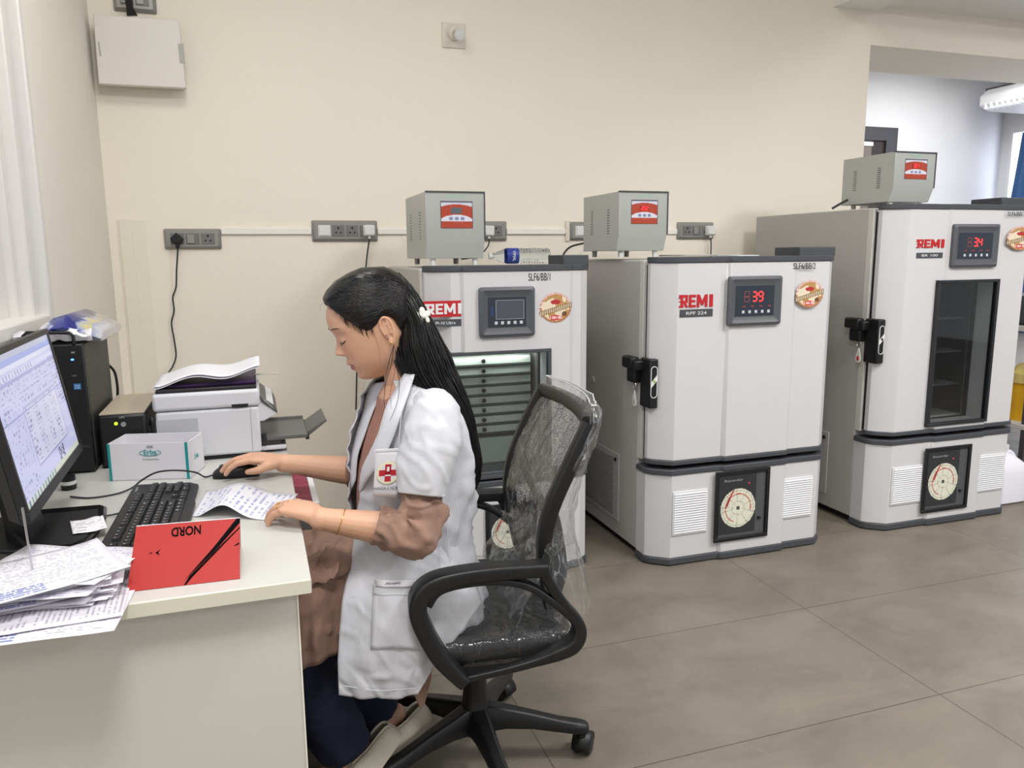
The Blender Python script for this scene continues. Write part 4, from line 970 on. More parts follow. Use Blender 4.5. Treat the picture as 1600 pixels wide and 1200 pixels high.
# --- red tent card
rc = thing('tent_card', 'red folded card with upside-down black NORD lettering at the desk edge', 'card', (-0.145, 1.45, DZ))
a = atz(198, 925, DZ + 0.001); b_ = atz(375, 904, DZ + 0.001); c = at(375, 810, b_.y + 0.085); d = at(213, 823, a.y + 0.088)
nrm = (b_ - a).cross(d - a).normalized()
if nrm.y > 0: nrm = -nrm
bm = NB(); prism(bm, [a, b_, c, d], -nrm * 0.0015)
face = obj('front_face', bm, mat('card_red', (168, 44, 40), 0.5, spec=.3), rc)
bm = NB(); bb = b_ + Vector((0.0, 0.16, 0)); ab = a + Vector((0, 0.16, 0)); prism(bm, [d + Vector((0, .002, 0)), c + Vector((0, .002, 0)), bb, ab], Vector((0, 0.0008, 0.001)))
obj('back_face', bm, M_PAPER, rc)
def cp(u, v): return a * (1 - u) * (1 - v) + b_ * u * (1 - v) + c * u * v + d * (1 - u) * v - (-nrm) * 0.0
rx = (b_ - a).normalized(); uy = ((d - a) - rx * (d - a).dot(rx)).normalized()
text('card_lettering', 'NORD', cp(0.48, 0.86) + nrm * 0.0004, -rx, -uy, 0.050, 0.0185, mat('card_ink', (10, 10, 12), .9, spec=.1), face, 0.0004, bold=0.02)
def poly(pts, nm, m=mat('card_ink', (10, 10, 12), .9, spec=.1), par=face):
    bm = NB(); prism(bm, [cp(u, v) + nrm * 0.0003 for u, v in pts], nrm * 0.0005); return obj(nm, bm, m, par, ang=0)
poly([(0.965, 1.0), (1.0, 1.0), (1.0, 0.93), (0.78, 0.52), (0.50, 0.08), (0.745, 0.54)], 'black_wedge')
poly([(1.0, 0.86), (1.0, 0.838), (0.56, 0.10), (0.515, 0.004), (0.498, 0.004), (0.54, 0.13)], 'black_stripe')
poly([(0.21, 0.55), (0.255, 0.60), (0.235, 0.555), (0.25, 0.51)], 'arrow_mark')
poly([(0.155, 0.545), (0.18, 0.55), (0.18, 0.56), (0.155, 0.555)], 'dash_mark')
poly([(0.94, 0.54), (0.99, 0.59), (0.975, 0.55), (0.99, 0.56)], 'small_mark')

# --- keyboard
kb = thing('keyboard', 'black full-size keyboard lying lengthwise between monitor and card', 'keyboard', (-0.24, 1.77, DZ))
K0 = atz(150, 868, DZ + 0.012); K1 = atz(213, 757, DZ + 0.012)      # rear edge: near end -> far end
ku = (K1 - K0); ku.z = 0; KL = 0.455; ku.normalize(); kv = Vector((ku.y, -ku.x, 0))      # kv points to the typist
KD = 0.148
ko = Vector((K0.x, K0.y, DZ))
def kp(s, t, h): return ko + ku * s + kv * t + Vector((0, 0, h))
def kprism(pl, h0, h1, slope=0.0, bm=None):
    bm = bm or NB(); A = [bm.verts.new(kp(s, t, h0)) for s, t in pl]; Bq = [bm.verts.new(kp(s, t, h1 - slope * t)) for s, t in pl]
    n = len(A); bm.faces.new(list(reversed(A))); bm.faces.new(Bq)
    for i in range(n): bm.faces.new((A[i], A[(i + 1) % n], Bq[(i + 1) % n], Bq[i]))
    return bm
pl = [(0.0, 0.0), (KL, 0.0), (KL, KD - .02), (KL - .02, KD), (KL * .68, KD), (KL * .64, KD + .004), (KL * .2, KD + .004), (KL * .05, KD), (0.0, KD - .02)]
obj('case', kprism(pl, 0.002, 0.020, 0.05), mat('keyboard_black', (30, 30, 32), 0.42), kb, bev=0.003)
MK = mat('key_black', (26, 26, 28), 0.4); LG = mat('key_legend', (170, 172, 176), 0.6)
P = 0.0189
rows_ = [  # (t offset, list of (start, width)) in key units along the board; top row first
    (0.0, [(0, 1)] + [(2 + i, 1) for i in range(4)] + [(6.5 + i, 1) for i in range(4)] + [(11 + i, 1) for i in range(4)] + [(15.3 + i, 1) for i in range(3)]),
    (1.25, [(i, 1) for i in range(13)] + [(13, 2)] + [(15.3 + i, 1) for i in range(3)] + [(18.6 + i, 1) for i in range(4)]),
    (2.25, [(0, 1.5)] + [(1.5 + i, 1) for i in range(12)] + [(13.5, 1.5)] + [(15.3 + i, 1) for i in range(3)] + [(18.6 + i, 1) for i in range(3)] + [(21.6, 1)]),
    (3.25, [(0, 1.75)] + [(1.75 + i, 1) for i in range(11)] + [(12.75, 2.25)] + [(18.6 + i, 1) for i in range(3)]),
    (4.25, [(0, 2.25)] + [(2.25 + i, 1) for i in range(10)] + [(12.25, 2.75)] + [(16.3, 1)] + [(18.6 + i, 1) for i in range(3)] + [(21.6, 1)]),
    (5.25, [(0, 1.25), (1.25, 1.25), (2.5, 1.25), (3.75, 6.25), (10, 1.25), (11.25, 1.25), (12.5, 1.25), (13.75, 1.25)] + [(15.3 + i, 1) for i in range(3)] + [(18.6, 2), (20.6, 1)]),
]
keyc = 0
sc_ = (KL - 0.02) / (22.6 * P)
for r, ks in rows_:
    for (s0, w_) in ks:
        if keyc >= 104: break
        s = 0.010 + s0 * P * sc_; t = 0.017 + r * P * 0.98; ww = w_ * P * sc_; dd = P * .98; g = 0.0011
        z0 = 0.018 - 0.05 * t; bm = NB()
        def rg(i_, h): return [kp(s + g + i_, t + g + i_, h), kp(s + ww - g - i_, t + g + i_, h), kp(s + ww - g - i_, t + dd - g - i_, h), kp(s + g + i_, t + dd - g - i_, h)]
        loft(bm, [rg(0, z0), rg(0.0006, z0 + 0.004), rg(0.0024, z0 + 0.0075)], True, False, True)
        k_ = obj('key', bm, MK, kb)
        if 0.9 < w_ < 3:
            bm = NB(); aa = s + ww * .28; bb2 = t + dd * .30
            f = [kp(aa, bb2, z0 + .0077), kp(aa + .0035 + (0.004 if w_ > 1.2 else 0), bb2, z0 + .0077), kp(aa + .0035 + (0.004 if w_ > 1.2 else 0), bb2 + .0032, z0 + .0077), kp(aa, bb2 + .0032, z0 + .0077)]
            bm.faces.new([bm.verts.new(p) for p in f]); obj('legend', bm, LG, k_, ang=0)
        keyc += 1
text('maker_lettering', 'logitech', kp(KL - 0.045, 0.012, 0.0195), ku, -kv, 0.036, 0.007, LG, kb, 0.0005)

# --- mouse and its cable
ms = thing('computer_mouse', 'black corded mouse under the woman\'s right hand', 'mouse', (-0.075, 2.075, DZ))
mc = Vector((-0.072, 2.085, DZ)); md = Vector((-1, 0.06, 0)).normalized(); ml = Vector((0.06, 1, 0)).normalized()
bm = NB(); rings = []
for (s, w_, h) in ((-.058, .012, .012), (-.054, .024, .022), (-.04, .030, .032), (-.015, .031, .038), (.015, .029, .036), (.04, .027, .027), (.056, .022, .016), (.060, .012, .010)):
    rings.append([mc + md * s + ml * (w_ * math.cos(a_)) + Vector((0, 0, 0.002 + h * max(0, math.sin(a_)) ** .8)) for a_ in [PI * i / 12 for i in range(13)]] + [mc + md * s + ml * (w_ * x_) + Vector((0, 0, 0.002)) for x_ in (-.5, 0, .5)])
loft(bm, rings, True, True, True); obj('mouse_body', bm, M_BLACK, ms, sub=1)
obj('mouse_wheel', cyl(NB(), mc + md * .035 - ml * .004 + Vector((0, 0, .026)), mc + md * .035 + ml * .004 + Vector((0, 0, .026)), .008), M_DGREY, ms)
cable('mouse_cable', [mc + md * .058 + Vector((0, 0, .008)), atz(320, 745, DZ + .004), atz(305, 738, DZ + .03), atz(275, 735, DZ + .05), atz(245, 738, DZ + .045), atz(222, 750, DZ + .025), atz(205, 763, DZ + .008), atz(180, 772, DZ + .003), atz(140, 778, DZ + .003), atz(110, 776, DZ + .003)], 0.0022, M_CORD, ms)
cable('keyboard_cable', [kp(KL * .60, 0.002, .008), kp(KL * .6, -.03, .004), kp(KL * .62, -.09, .004), kp(KL * .8, -.16, .004)], 0.002, M_CORD, kb)
# --- folded printed strip under her left hand
bm = NB(); rows = []; n = 24
A0, A1, B0, B1 = atz(298, 808, DZ), atz(322, 767, DZ), atz(428, 814, DZ), atz(466, 772, DZ)
def humpz(u): return 0.0012 + 0.034 * math.exp(-((u - .42) / .22) ** 2) if u > 0 else 0.001
B1x = atz(475, 775, DZ)
for j in range(7):
    v = j / 6; rw = []
    for i in range(n + 1):
        u = i / n; p = (A0 * (1 - u) + B0 * u) * (1 - v) + (A1 * (1 - u) + B1 * u) * v
        p.z = DZ + 0.001 + 0.030 * math.exp(-((u - .40) / .22) ** 2) * (1 - .25 * v) * min(1, (u + .0) * 6) * min(1, (1.0 - u) * 6)
        rw.append(p)
    rows.append(rw)
loft(bm, rows, closed=False); uv = bm.loops.layers.uv.new('UVMap'); k = 0
for f in bm.faces:
    j, i = divmod(k, n); k += 1
    for l, (du, dv) in zip(f.loops, ((0, 0), (1, 0), (1, 1), (0, 1))): l[uv].uv = ((i + du) / n, (j + dv) / 6)
tag(obj('folded_slip', bm, P4, loc=(-.09, 1.85, DZ), solid=0.0004, rec=False), 'arched white slip with blue print held under the woman\'s left hand', 'paper')

# --- reagent box
bx = thing('carton', 'open white carton with teal edges and Erba lettering in front of the printer', 'box', (-0.27, 2.17, DZ))
M_CARD = mat('carton_white', (216, 214, 220), 0.5); M_TEAL = mat('carton_teal', (20, 140, 142), 0.5)
p0 = atz(178, 752, DZ); p1 = atz(308, 747, DZ); 
y0 = (p0.y + p1.y) / 2; xa, xb = p0.x, p1.x; zt = at(240, 692, y0).z; yb2 = y0 + 0.115
th = 0.003
obj('front_wall', B(xa, xb, y0, y0 + th, DZ, zt), M_CARD, bx)
obj('side_wall', B(xb - th, xb, y0 + th, yb2, DZ, zt), M_CARD, bx); obj('side_wall', B(xa, xa + th, y0 + th, yb2, DZ, zt), M_CARD, bx)
obj('back_wall', B(xa, xb, yb2 - th, yb2, DZ, zt), M_CARD, bx); obj('bottom', B(xa, xb, y0, yb2, DZ, DZ + .002), M_CARD, bx)
obj('teal_stripe', B(xa - .0005, xa + .006, y0 - .0008, y0 + .001, DZ, zt), M_TEAL, bx); obj('teal_stripe', B(xb - .010, xb - .003, y0 - .0008, y0 + .001, DZ, zt), M_TEAL, bx)
cx = xa + (xb - xa) * .52; cz = DZ + (zt - DZ) * .80
text('carton_lettering', 'Erba', (cx, y0, cz - .004), X_, Z_, .032, .013, M_TEAL, bx, 0.0006, bold=.02)
bm = NB(); pts = [Vector((cx + .027 * math.cos(t_), y0 - .001, cz - .006 + .0075 * math.sin(t_))) for t_ in [math.radians(130 + i * 10) for i in range(29)]]; tube(bm, pts, 0.0007, 5); obj('lettering_swoosh', bm, M_TEAL, bx)
text('small_lettering', 'XL System Packs', (cx, y0, cz - .024), X_, Z_, .040, .005, mat('lettering_dark_grey', (90, 96, 100), .6), bx, 0.0005)
text('small_lettering', 'MANNHEIM', (cx, y0, cz - .0138), X_, Z_, .030, .003, M_INK, bx, 0.0005)
obj('grey_label', B(cx - .008, cx + .008, y0 - .0006, y0, cz + .006, cz + .013), mat('label_grey', (150, 150, 152), .6), bx)
text('side_lettering', 'Erba', (xb, y0 + .055, cz - .03), Y_, Z_, .03, .014, M_TEAL, bx, 0.0006)

bx.rotation_euler.z = -0.24
# --- UPS
M_UPS = mat('ups_black', (26, 26, 28), 0.4)
up_ = thing('power_backup_unit', 'low black power backup unit with a green light, between tower and printer', 'ups', (-0.355, 2.4, DZ))
ux0, ux1 = -0.422, -0.302; uy0 = 2.28; uz = at(185, 648, uy0).z
obj('ups_body', B(ux0, ux1, uy0, 2.60, DZ + .004, uz), M_UPS, up_, bev=0.008)
obj('ups_top', B(ux0 + .004, ux1 - .004, uy0 + .006, 2.60, uz, uz + .003), mat('ups_top_tan', (176, 166, 146), 0.55), up_)
obj('power_light', lathe(NB(), [(.0045, 0), (.004, .002)], (at(181, 660, uy0).x, uy0, at(181, 662, uy0).z), (0, -1, 0), 12), mat('green_light', (170, 240, 40), .3, emis=(150, 240, 30), estr=3), up_)
obj('power_button', lathe(NB(), [(.007, 0), (.0065, .003)], (at(193, 663, uy0).x, uy0, at(193, 663, uy0).z), (0, -1, 0), 16), mat('button_silver', (170, 172, 176), .3, metal=.6), up_)
text('ups_lettering', 'UPS', (at(190, 650, uy0).x, uy0, uz - .008), X_, Z_, .014, .005, mat('lettering_grey', (160, 160, 160), .5), up_, .0005)
cable('ups_cable', [Vector((-.295, 2.30, .86)), Vector((-.289, 2.285, .88)), Vector((-.288, 2.28, .84)), Vector((-.295, 2.285, .78))], .004, M_BLACK, up_)

# --- tower
tw = thing('desktop_computer', 'black desktop computer tower with a top handle behind the monitor', 'computer', (-0.51, 2.42, DZ))
tx0, tx1, ty0, ty1 = -0.587, -0.432, 2.25, 2.60; tz = at(132, 537, ty0).z
obj('case', B(tx0, tx1, ty0 + .02, ty1, DZ + .006, tz), mat('tower_side_dark', (62, 62, 60), 0.5, metal=.2), tw, bev=.004)
fp = obj('front_panel', B(tx0, tx1, ty0, ty0 + .02, DZ + .006, tz), M_BLACK, tw, bev=.004)
ld = lambda px, py: at(px, py, ty0)
hb = [Vector((tx0 + .022, ty0 + .02, tz)), Vector((tx0 + .022, ty0 + .02, tz + .026)), Vector((tx0 + .03, ty0 + .02, tz + .034)), Vector((tx1 - .028, ty0 + .02, tz + .030)), Vector((tx1 - .020, ty0 + .02, tz + .022)), Vector((tx1 - .020, ty0 + .02, tz))]
obj('handle', tube(NB(), [p + Vector((0, -.022, 0)) for p in hb], .0045, 8), M_BLACK, tw)
obj('power_light', ell(NB(), ld(113, 562), .004, .002, .0025), mat('blue_light', (90, 150, 255), .3, emis=(60, 120, 255), estr=5), fp)
obj('led_button', ell(NB(), ld(86, 567), .002, .001, .006), mat('blue_light', (90, 150, 255), .3, emis=(60, 120, 255), estr=5), fp)
for k, yy in enumerate((577, 587, 596)):
    p = ld(116, yy); obj('port', B(p.x - .006, p.x + .006, ty0 - .0006, ty0 + .001, p.z - .0022, p.z + .0022), M_DGREY if k == 1 else M_INK, fp)
p = ld(121, 604); st = obj('blue_sticker', B(p.x - .0085, p.x + .0085, ty0 - .0006, ty0, p.z - .008, p.z + .008), mat('sticker_blue', (40, 110, 170), .4), fp)
text('sticker_lettering', 'intel', (p.x, ty0 - .0006, p.z + .003), X_, Z_, .011, .004, M_WHITEP, st, .0003); text('sticker_lettering', 'CORE', (p.x, ty0 - .0006, p.z - .003), X_, Z_, .012, .003, M_WHITEP, st, .0003)
for k in range(5):
    p = ld(124 + k * 4, 697); obj('vent_ring', tube(NB(), [p + Vector((.0028 * math.cos(t_), -.0006, .0028 * math.sin(t_))) for t_ in [i * PI / 6 for i in range(13)]], .0005, 4, cap=False), M_DGREY, fp)
obj('green_led', ell(NB(), ld(106, 676), .0015, .001, .0015), mat('green_light', (170, 240, 40), .3, emis=(150, 240, 30), estr=3), fp)
text('front_logo', 'W', ld(114, 551), X_, Z_, .010, .006, mat('lettering_silver', (170, 172, 176), .4), fp, .0005)
cable('rear_cable', [Vector((tx1 - .01, ty1 + .01, 1.0)), Vector((tx1 + .008, ty1 + .02, .97)), Vector((tx1 + .012, ty1 + .02, .92)), Vector((tx1 + .008, ty1 + .02, .88))], .004, M_BLACK, tw)
# thin dark grey sheet on the wall, left of the tower
o = obj('dark_box', B(-0.592, -0.5895, 1.95, 2.24, 0.98, 1.10), mat('dark_grey_panel', (84, 86, 88), .5), loc=(-.59, 2.1, .98)); tag(o, 'dark grey panel on the left wall under the window sill', 'panel')
# plastic-wrapped packet on the tower
pk = thing('wrapped_packet', 'blue and white packet in clear plastic lying on top of the black tower', 'packet', (-0.5, 2.42, tz))
zt2 = tz + .036
bm = NB(); L_ = []
for (px, py, dy, hgt) in ((0, 516, 0, .020), (40, 510, 0, .026), (80, 505, 0, .034), (100, 492, 0, .050), (118, 487, 0, .058), (150, 499, .0, .048), (174, 510, 0, .036)):
    q = at(px, py, 2.42); L_.append((q.x, q.z, hgt))
rings = [[Vector((x, 2.27 + .02 * (i % 2), max(z - h, tz + .002))), Vector((x, 2.255, z - h * .5)), Vector((x, 2.30, z)), Vector((x, 2.56, z)), Vector((x, 2.60, z - h * .4)), Vector((x, 2.57, max(z - h, tz + .002)))] for i, (x, z, h) in enumerate(L_)]
rings = [r for r in rings if r[0].x > -0.594]
loft(bm, rings, True, True, True)
PB = bpy.data.materials.new('packet_print'); PB.use_nodes = True; nt = PB.node_tree; b__ = nt.nodes['Principled BSDF']
tc = nt.nodes.new('ShaderNodeTexCoord'); sx = nt.nodes.new('ShaderNodeSeparateXYZ'); nt.links.new(tc.outputs['Object'], sx.inputs[0])
mr = nt.nodes.new('ShaderNodeMapRange'); mr.inputs['From Min'].default_value = -0.13; mr.inputs['From Max'].default_value = 0.13; nt.links.new(sx.outputs[0], mr.inputs[0])
nz = nt.nodes.new('ShaderNodeTexNoise'); nz.inputs['Scale'].default_value = 28; nt.links.new(tc.outputs['Object'], nz.inputs[0])
ad = nt.nodes.new('ShaderNodeMath'); ad.operation = 'MULTIPLY_ADD'; ad.inputs[1].default_value = .25; nt.links.new(nz.outputs[0], ad.inputs[0]); nt.links.new(mr.outputs[0], ad.inputs[2])
cr = nt.nodes.new('ShaderNodeValToRGB'); e = cr.color_ramp.elements; e[0].position = 0; e[0].color = lin((206, 206, 220)); e[1].position = 1; e[1].color = lin((176, 178, 186))
for pos, c_ in ((.55, (210, 208, 222)), (.60, (30, 44, 130)), (.82, (26, 34, 110)), (.86, (150, 160, 190)), (.92, (190, 180, 110)), (.95, (140, 150, 180))):
    k = e.new(pos); k.color = lin(c_)
nt.links.new(ad.outputs[0], cr.inputs[0]); nt.links.new(cr.outputs[0], b__.inputs['Base Color']); b__.inputs['Roughness'].default_value = .18; b__.inputs['Coat Weight'].default_value = .5
obj('packet_body', bm, PB, pk, bev=.004, sub=0)
bm = NB(); rows = []
for i in range(25):
    u = i / 24; x = -0.59 + u * .18
    rows.append([Vector((x, 2.262 + .006 * math.sin(u * 23), tz + .030 + .012 * noise.noise(Vector((u * 5, 0, 0))) + .010 * u)), Vector((x, 2.252, tz + .022 + .01 * noise.noise(Vector((u * 6, 3, 0))))), Vector((x, 2.262, tz + .008 + .007 * noise.noise(Vector((u * 8, 5, 0))))), Vector((x, 2.30, tz + .004))])
loft(bm, rows, closed=False); obj('plastic_wrap', bm, mat('wrap_film', (224, 222, 228), .2, coat=.6), pk, solid=.0005)

# --- printer
pr_ = thing('printer', 'white office printer with a grey output tray and papers on its lid', 'printer', (-0.14, 2.45, DZ))
qx0 = -0.278; qx1 = -0.006; qy0, qy1 = 2.275, 2.62
M_PRN = mat('printer_white', (204, 204, 209), 0.4); M_PRG = mat('printer_grey', (96, 96, 94), 0.45)
zb_ = DZ + .012; z1 = at(330, 640, qy0).z; z2 = at(330, 618, qy0).z
bm = prism(NB(), [(qx0, qy0, zb_), (qx1, qy0, zb_), (qx1 - .0, qy0, z1), (qx1 + .0, qy0, z1), (qx0, qy0, z1)], (0, qy1 - qy0, 0)) if False else B(qx0, qx1, qy0, qy1, zb_, z1)
pb = obj('printer_body', bm, M_PRN, pr_, bev=.008, seg=3)
obj('feet_strip', B(qx0 + .02, qx1 - .01, qy0 + .01, qy1 - .02, DZ, zb_ + .002), M_INK, pr_)
bm = B(qx0 - .006, qx1 + .004, qy0 - .003, qy1, z1 + .0015, z2 + .012); ul = obj('scanner_unit', bm, M_PRN, pr_, bev=.010, seg=3)
obj('scanner_lid', B(qx0 + .004, qx1 - .004, qy0 + .004, qy1 - .01, z2 + .012, z2 + .022), mat('lid_black', (34, 30, 34), .45), pr_, bev=.003)
p = at(375, 633, qy0); obj('lid_recess', B(p.x - .022, p.x + .022, qy0 - .0045, qy0 - .002, p.z - .004, p.z + .004), M_INK, ul, bev=.001)
p0 = at(246, 657, qy0); p1 = at(312, 690, qy0); rp = obj('side_recess', B(p0.x - .004, p1.x, qy0 - .0008, qy0 + .002, p1.z, p0.z), mat('recess_grey', (176, 176, 180), .5), pb, bev=.0005)
obj('side_port', B(p1.x - .035, p1.x - .005, qy0 - .002, qy0, p1.z + .012, p1.z + .017), M_INK, rp)
obj('seam_line', B(at(392, 660, qy0).x, at(392, 660, qy0).x + .0012, qy0 - .0006, qy0, zb_ + .01, z1), mat('seam_grey', (150, 150, 152), .5), pb)
# control panel wedge
a = at(403, 615, qy0 + .02); b1 = at(427, 632, qy0 + .02); c1 = at(433, 645, qy0 + .02); d1 = at(404, 657, qy0 + .02)
bm = prism(NB(), [(qx1 - .004, qy0 + .004, a.z), (b1.x, qy0 + .004, b1.z + .004), (c1.x, qy0 + .004, c1.z), (qx1 + .01, qy0 + .004, d1.z), (qx1 - .004, qy0 + .004, d1.z)], (0, .26, 0)); cpn = obj('panel_wedge', bm, M_PRN, pr_, bev=.003)
bm = prism(NB(), [(qx1 + .002, qy0 + .0005, a.z - .003), (b1.x + .001, qy0 + .0005, b1.z + .002), (c1.x + .0015, qy0 + .0005, c1.z + .003), (qx1 + .006, qy0 + .0005, a.z - .022)], (0, .258, 0)); obj('control_strip', bm, mat('control_strip_dark', (76, 78, 78), .35), cpn, bev=.002)
bm = prism(NB(), [(qx1 + .012, qy0 - .0005, a.z - .010), (b1.x - .002, qy0 - .0005, b1.z - .003), (b1.x + .001, qy0 - .0005, b1.z - .010), (qx1 + .014, qy0 - .0005, a.z - .018)], (0, .002, 0)); obj('panel_label', bm, mat('panel_label_grey', (150, 156, 150), .4), cpn)
# output tray and its flap
t0 = at(410, 668, qy0 + .03); t1 = at(483, 684, qy0 + .03)
tz0 = at(410, 688, qy0 + .03).z
obj('output_tray', B(qx1 - .01, at(481, 684, qy0 + .03).x, qy0 + .02, qy0 + .26, tz0, tz0 + .012), M_PRG, pr_, bev=.002)
obj('tray_wall', B(qx1 + .0, at(475, 684, qy0 + .25).x, qy0 + .25, qy0 + .262, tz0, tz0 + .02), M_PRG, pr_, bev=.001)
f0 = at(482, 684, qy0 + .03); f1 = at(512, 660, qy0 + .03)
bm = prism(NB(), [(f0.x, qy0 + .05, f0.z), (f1.x, qy0 + .05, f1.z), (f1.x - .004, qy0 + .05, f1.z + .008), (f0.x - .006, qy0 + .05, f0.z + .010)], (0, .17, 0)); obj('tray_flap', bm, M_PRG, pr_, bev=.001)
obj('tray_hinge', B(f0.x - .008, f0.x + .002, qy0 + .022, qy0 + .24, tz0 - .006, tz0 + .010), M_INK, pr_, bev=.001)
obj('tray_slot', B(qx1 - .002, qx1 + .015, qy0 + .012, qy0 + .03, tz0, tz0 + .022), M_INK, pr_, bev=.002)
q0 = at(446, 706, qy0 + .06)
obj('paper_drawer', B(qx1 - .02, at(448, 700, qy0 + .03).x, qy0 + .03, qy0 + .24, DZ + .008, DZ + .022), M_PRN, pr_, bev=.004)
obj('drawer_gap', B(qx1 - .001, at(440, 700, qy0 + .03).x, qy0 + .04, qy0 + .23, DZ + .022, tz0), M_PRG, pr_)
# papers and folder on the lid
o = obj('purple_folder', B(qx0 + .03, qx1 - .004, qy0 + .03, qy1 - .05, z2 + .0235, z2 + .030), mat('folder_purple', (58, 30, 84), .45), loc=(-.14, 2.4, z2 + .023), bev=.001); tag(o, 'dark purple folder on the printer lid under the white papers', 'folder')
bm = NB(); rows = []; n = 22
for j in range(9):
    v = j / 8; rw = []
    for i in range(n + 1):
        u = i / n; x = qx0 - .002 + u * (qx1 - qx0 + .008); y = qy0 + .008 + v * .22
        h = .0335 + .016 * math.sin(u * 5.2 - .4) ** 2 * (1 - v * .3) + .020 * u * u - .012 * math.exp(-((u) / .12) ** 2)
        rw.append(Vector((x, y, z2 + h + .006 * v)))
    rows.append(rw)
for k, lab in enumerate(('lower wavy white sheet on the printer lid, just above the purple folder', 'uppermost wavy white sheet on the printer lid')):
    bm = NB(); loft(bm, [[p + Vector((0.003 * k, 0.002 * k, .0015 + .006 * k)) for p in r] for r in rows], closed=False)
    tag(obj('paper_sheet', bm, M_PAPER, loc=(-.14, 2.4, z2 + .03), solid=.0012 + .0015 * k), lab, 'paper')
o = obj('plastic_ruler', B(at(400, 604, 2.42).x, at(437, 604, 2.42).x, 2.40, 2.43, z2 + .0315, z2 + .0335), mat('ruler_grey', (176, 176, 160), .4), loc=(.02, 2.41, z2 + .03)); tag(o, 'thin pale strip jutting right from the printer lid', 'ruler')
# tape roll behind the monitor
tr = thing('tape_roll', 'small black and white roll standing between monitor and carton', 'tape', tuple(atz(108, 768, DZ)))
c = atz(108, 764, DZ)
obj('roll_core', lathe(NB(), [(.017, 0), (.018, .013)], c, n=20), M_BLACK, tr); obj('roll_band', lathe(NB(), [(.0172, .013), (.0172, .022)], c, n=20), M_WHITEP, tr); obj('roll_top', lathe(NB(), [(.0165, .022), (.0165, .034)], c, n=20), M_BLACK, tr)
# ------------------------------------------------------------------ office chair
CC = Vector((0.485, 1.79, 0)); CN = Vector((-0.13, -0.991, 0)).normalized(); CF = Vector((-0.991, 0.13, 0)).normalized()
def cpt(f, l, z): return CC + CF * f + CN * l + Vector((0, 0, z))
ch = thing('office_chair', 'black office chair still in clear plastic wrap, the woman sits on it', 'chair', tuple(CC))
M_CH = mat('chair_black_plastic', (24, 24, 25), 0.38, bump=0.08, bscale=700)
M_MESH = mat('chair_mesh_black', (30, 30, 32), 0.6)
M_SEAT = mat('seat_fabric_black', (22, 22, 24), 0.6, bump=0.2, bscale=500)
# star base
for k in range(5):
    a = math.radians(-20.6 + 72 * k + 4); dx = Vector((math.cos(a), math.sin(a), 0)); rt = Vector((-dx.y, dx.x, 0))
    rings = []
    for r, zc, hw_, hh_ in ((.03, .125, .030, .034), (.08, .122, .026, .026), (.15, .110, .021, .020), (.22, .094, .020, .016), (.265, .086, .021, .015), (.290, .082, .019, .013), (.300, .080, .012, .009)):
        rings.append([CC + dx * r + rt * (hw_ * u_) + Vector((0, 0, zc + hh_ * v_)) for u_, v_ in ((-1, -1), (-1, .3), (-.6, 1), (.6, 1), (1, .3), (1, -1))])
    obj('base_leg', loft(NB(), rings, True, True, True), M_CH, ch, bev=.004, seg=2)
    c0 = CC + dx * .282; sw = Vector((math.cos(a + 1.2), math.sin(a + 1.2), 0)); ax_ = Vector((-sw.y, sw.x, 0))
    cst = obj('caster', cyl(NB(), c0 + Vector((0, 0, .05)), c0 + Vector((0, 0, .088)), .010), M_CH, ch)
    wc = c0 + sw * .012 + Vector((0, 0, .0285))
    for s_ in (-1, 1):
        obj('wheel', lathe(NB(), [(.020, s_ * .004), (.027, s_ * .006), (.0283, s_ * .012), (.027, s_ * .022), (.020, s_ * .025), (.004, s_ * .0255)], wc, ax_, 28), M_CH, cst)
    rg = []
    for t_ in range(11):
        th_ = math.radians(-10 + 20 * t_); p = wc + sw * (.031 * math.cos(th_)) + Vector((0, 0, .031 * math.sin(th_))); rg.append([p - ax_ * .024, p + ax_ * .024])
    obj('caster_hood', loft(NB(), rg, False), M_CH, cst, solid=.003)
obj('hub', lathe(NB(), [(.045, .088), (.046, .12), (.040, .150), (.034, .165), (.031, .20), (.031, .285), (.026, .290), (.026, .36)], CC, n=32), M_CH, ch)
obj('tilt_mechanism', loft(NB(), [[cpt(a, b_, .335) for a, b_ in rrect(.07, .05, .015)], [cpt(a, b_, .36) for a, b_ in rrect(.11, .07, .015)], [cpt(a, b_, .405) for a, b_ in rrect(.12, .08, .015)]], True, True, True), M_CH, ch)
def crect(hx, hl, r, z, f0=0.02, n=6): return [cpt(f0 + a, b_, z) for a, b_ in rrect(hx, hl, r, n)]
obj('seat_pan', loft(NB(), [crect(.19, .20, .06, .392), crect(.215, .228, .07, .402), crect(.215, .228, .07, .412)], True, True, True), M_CH, ch)
st = obj('seat_cushion', loft(NB(), [crect(.222, .236, .07, .410), crect(.228, .242, .07, .420), crect(.228, .242, .07, .442), crect(.218, .232, .07, .458), crect(.16, .17, .06, .464)], True, True, True), M_SEAT, ch, ang=60)
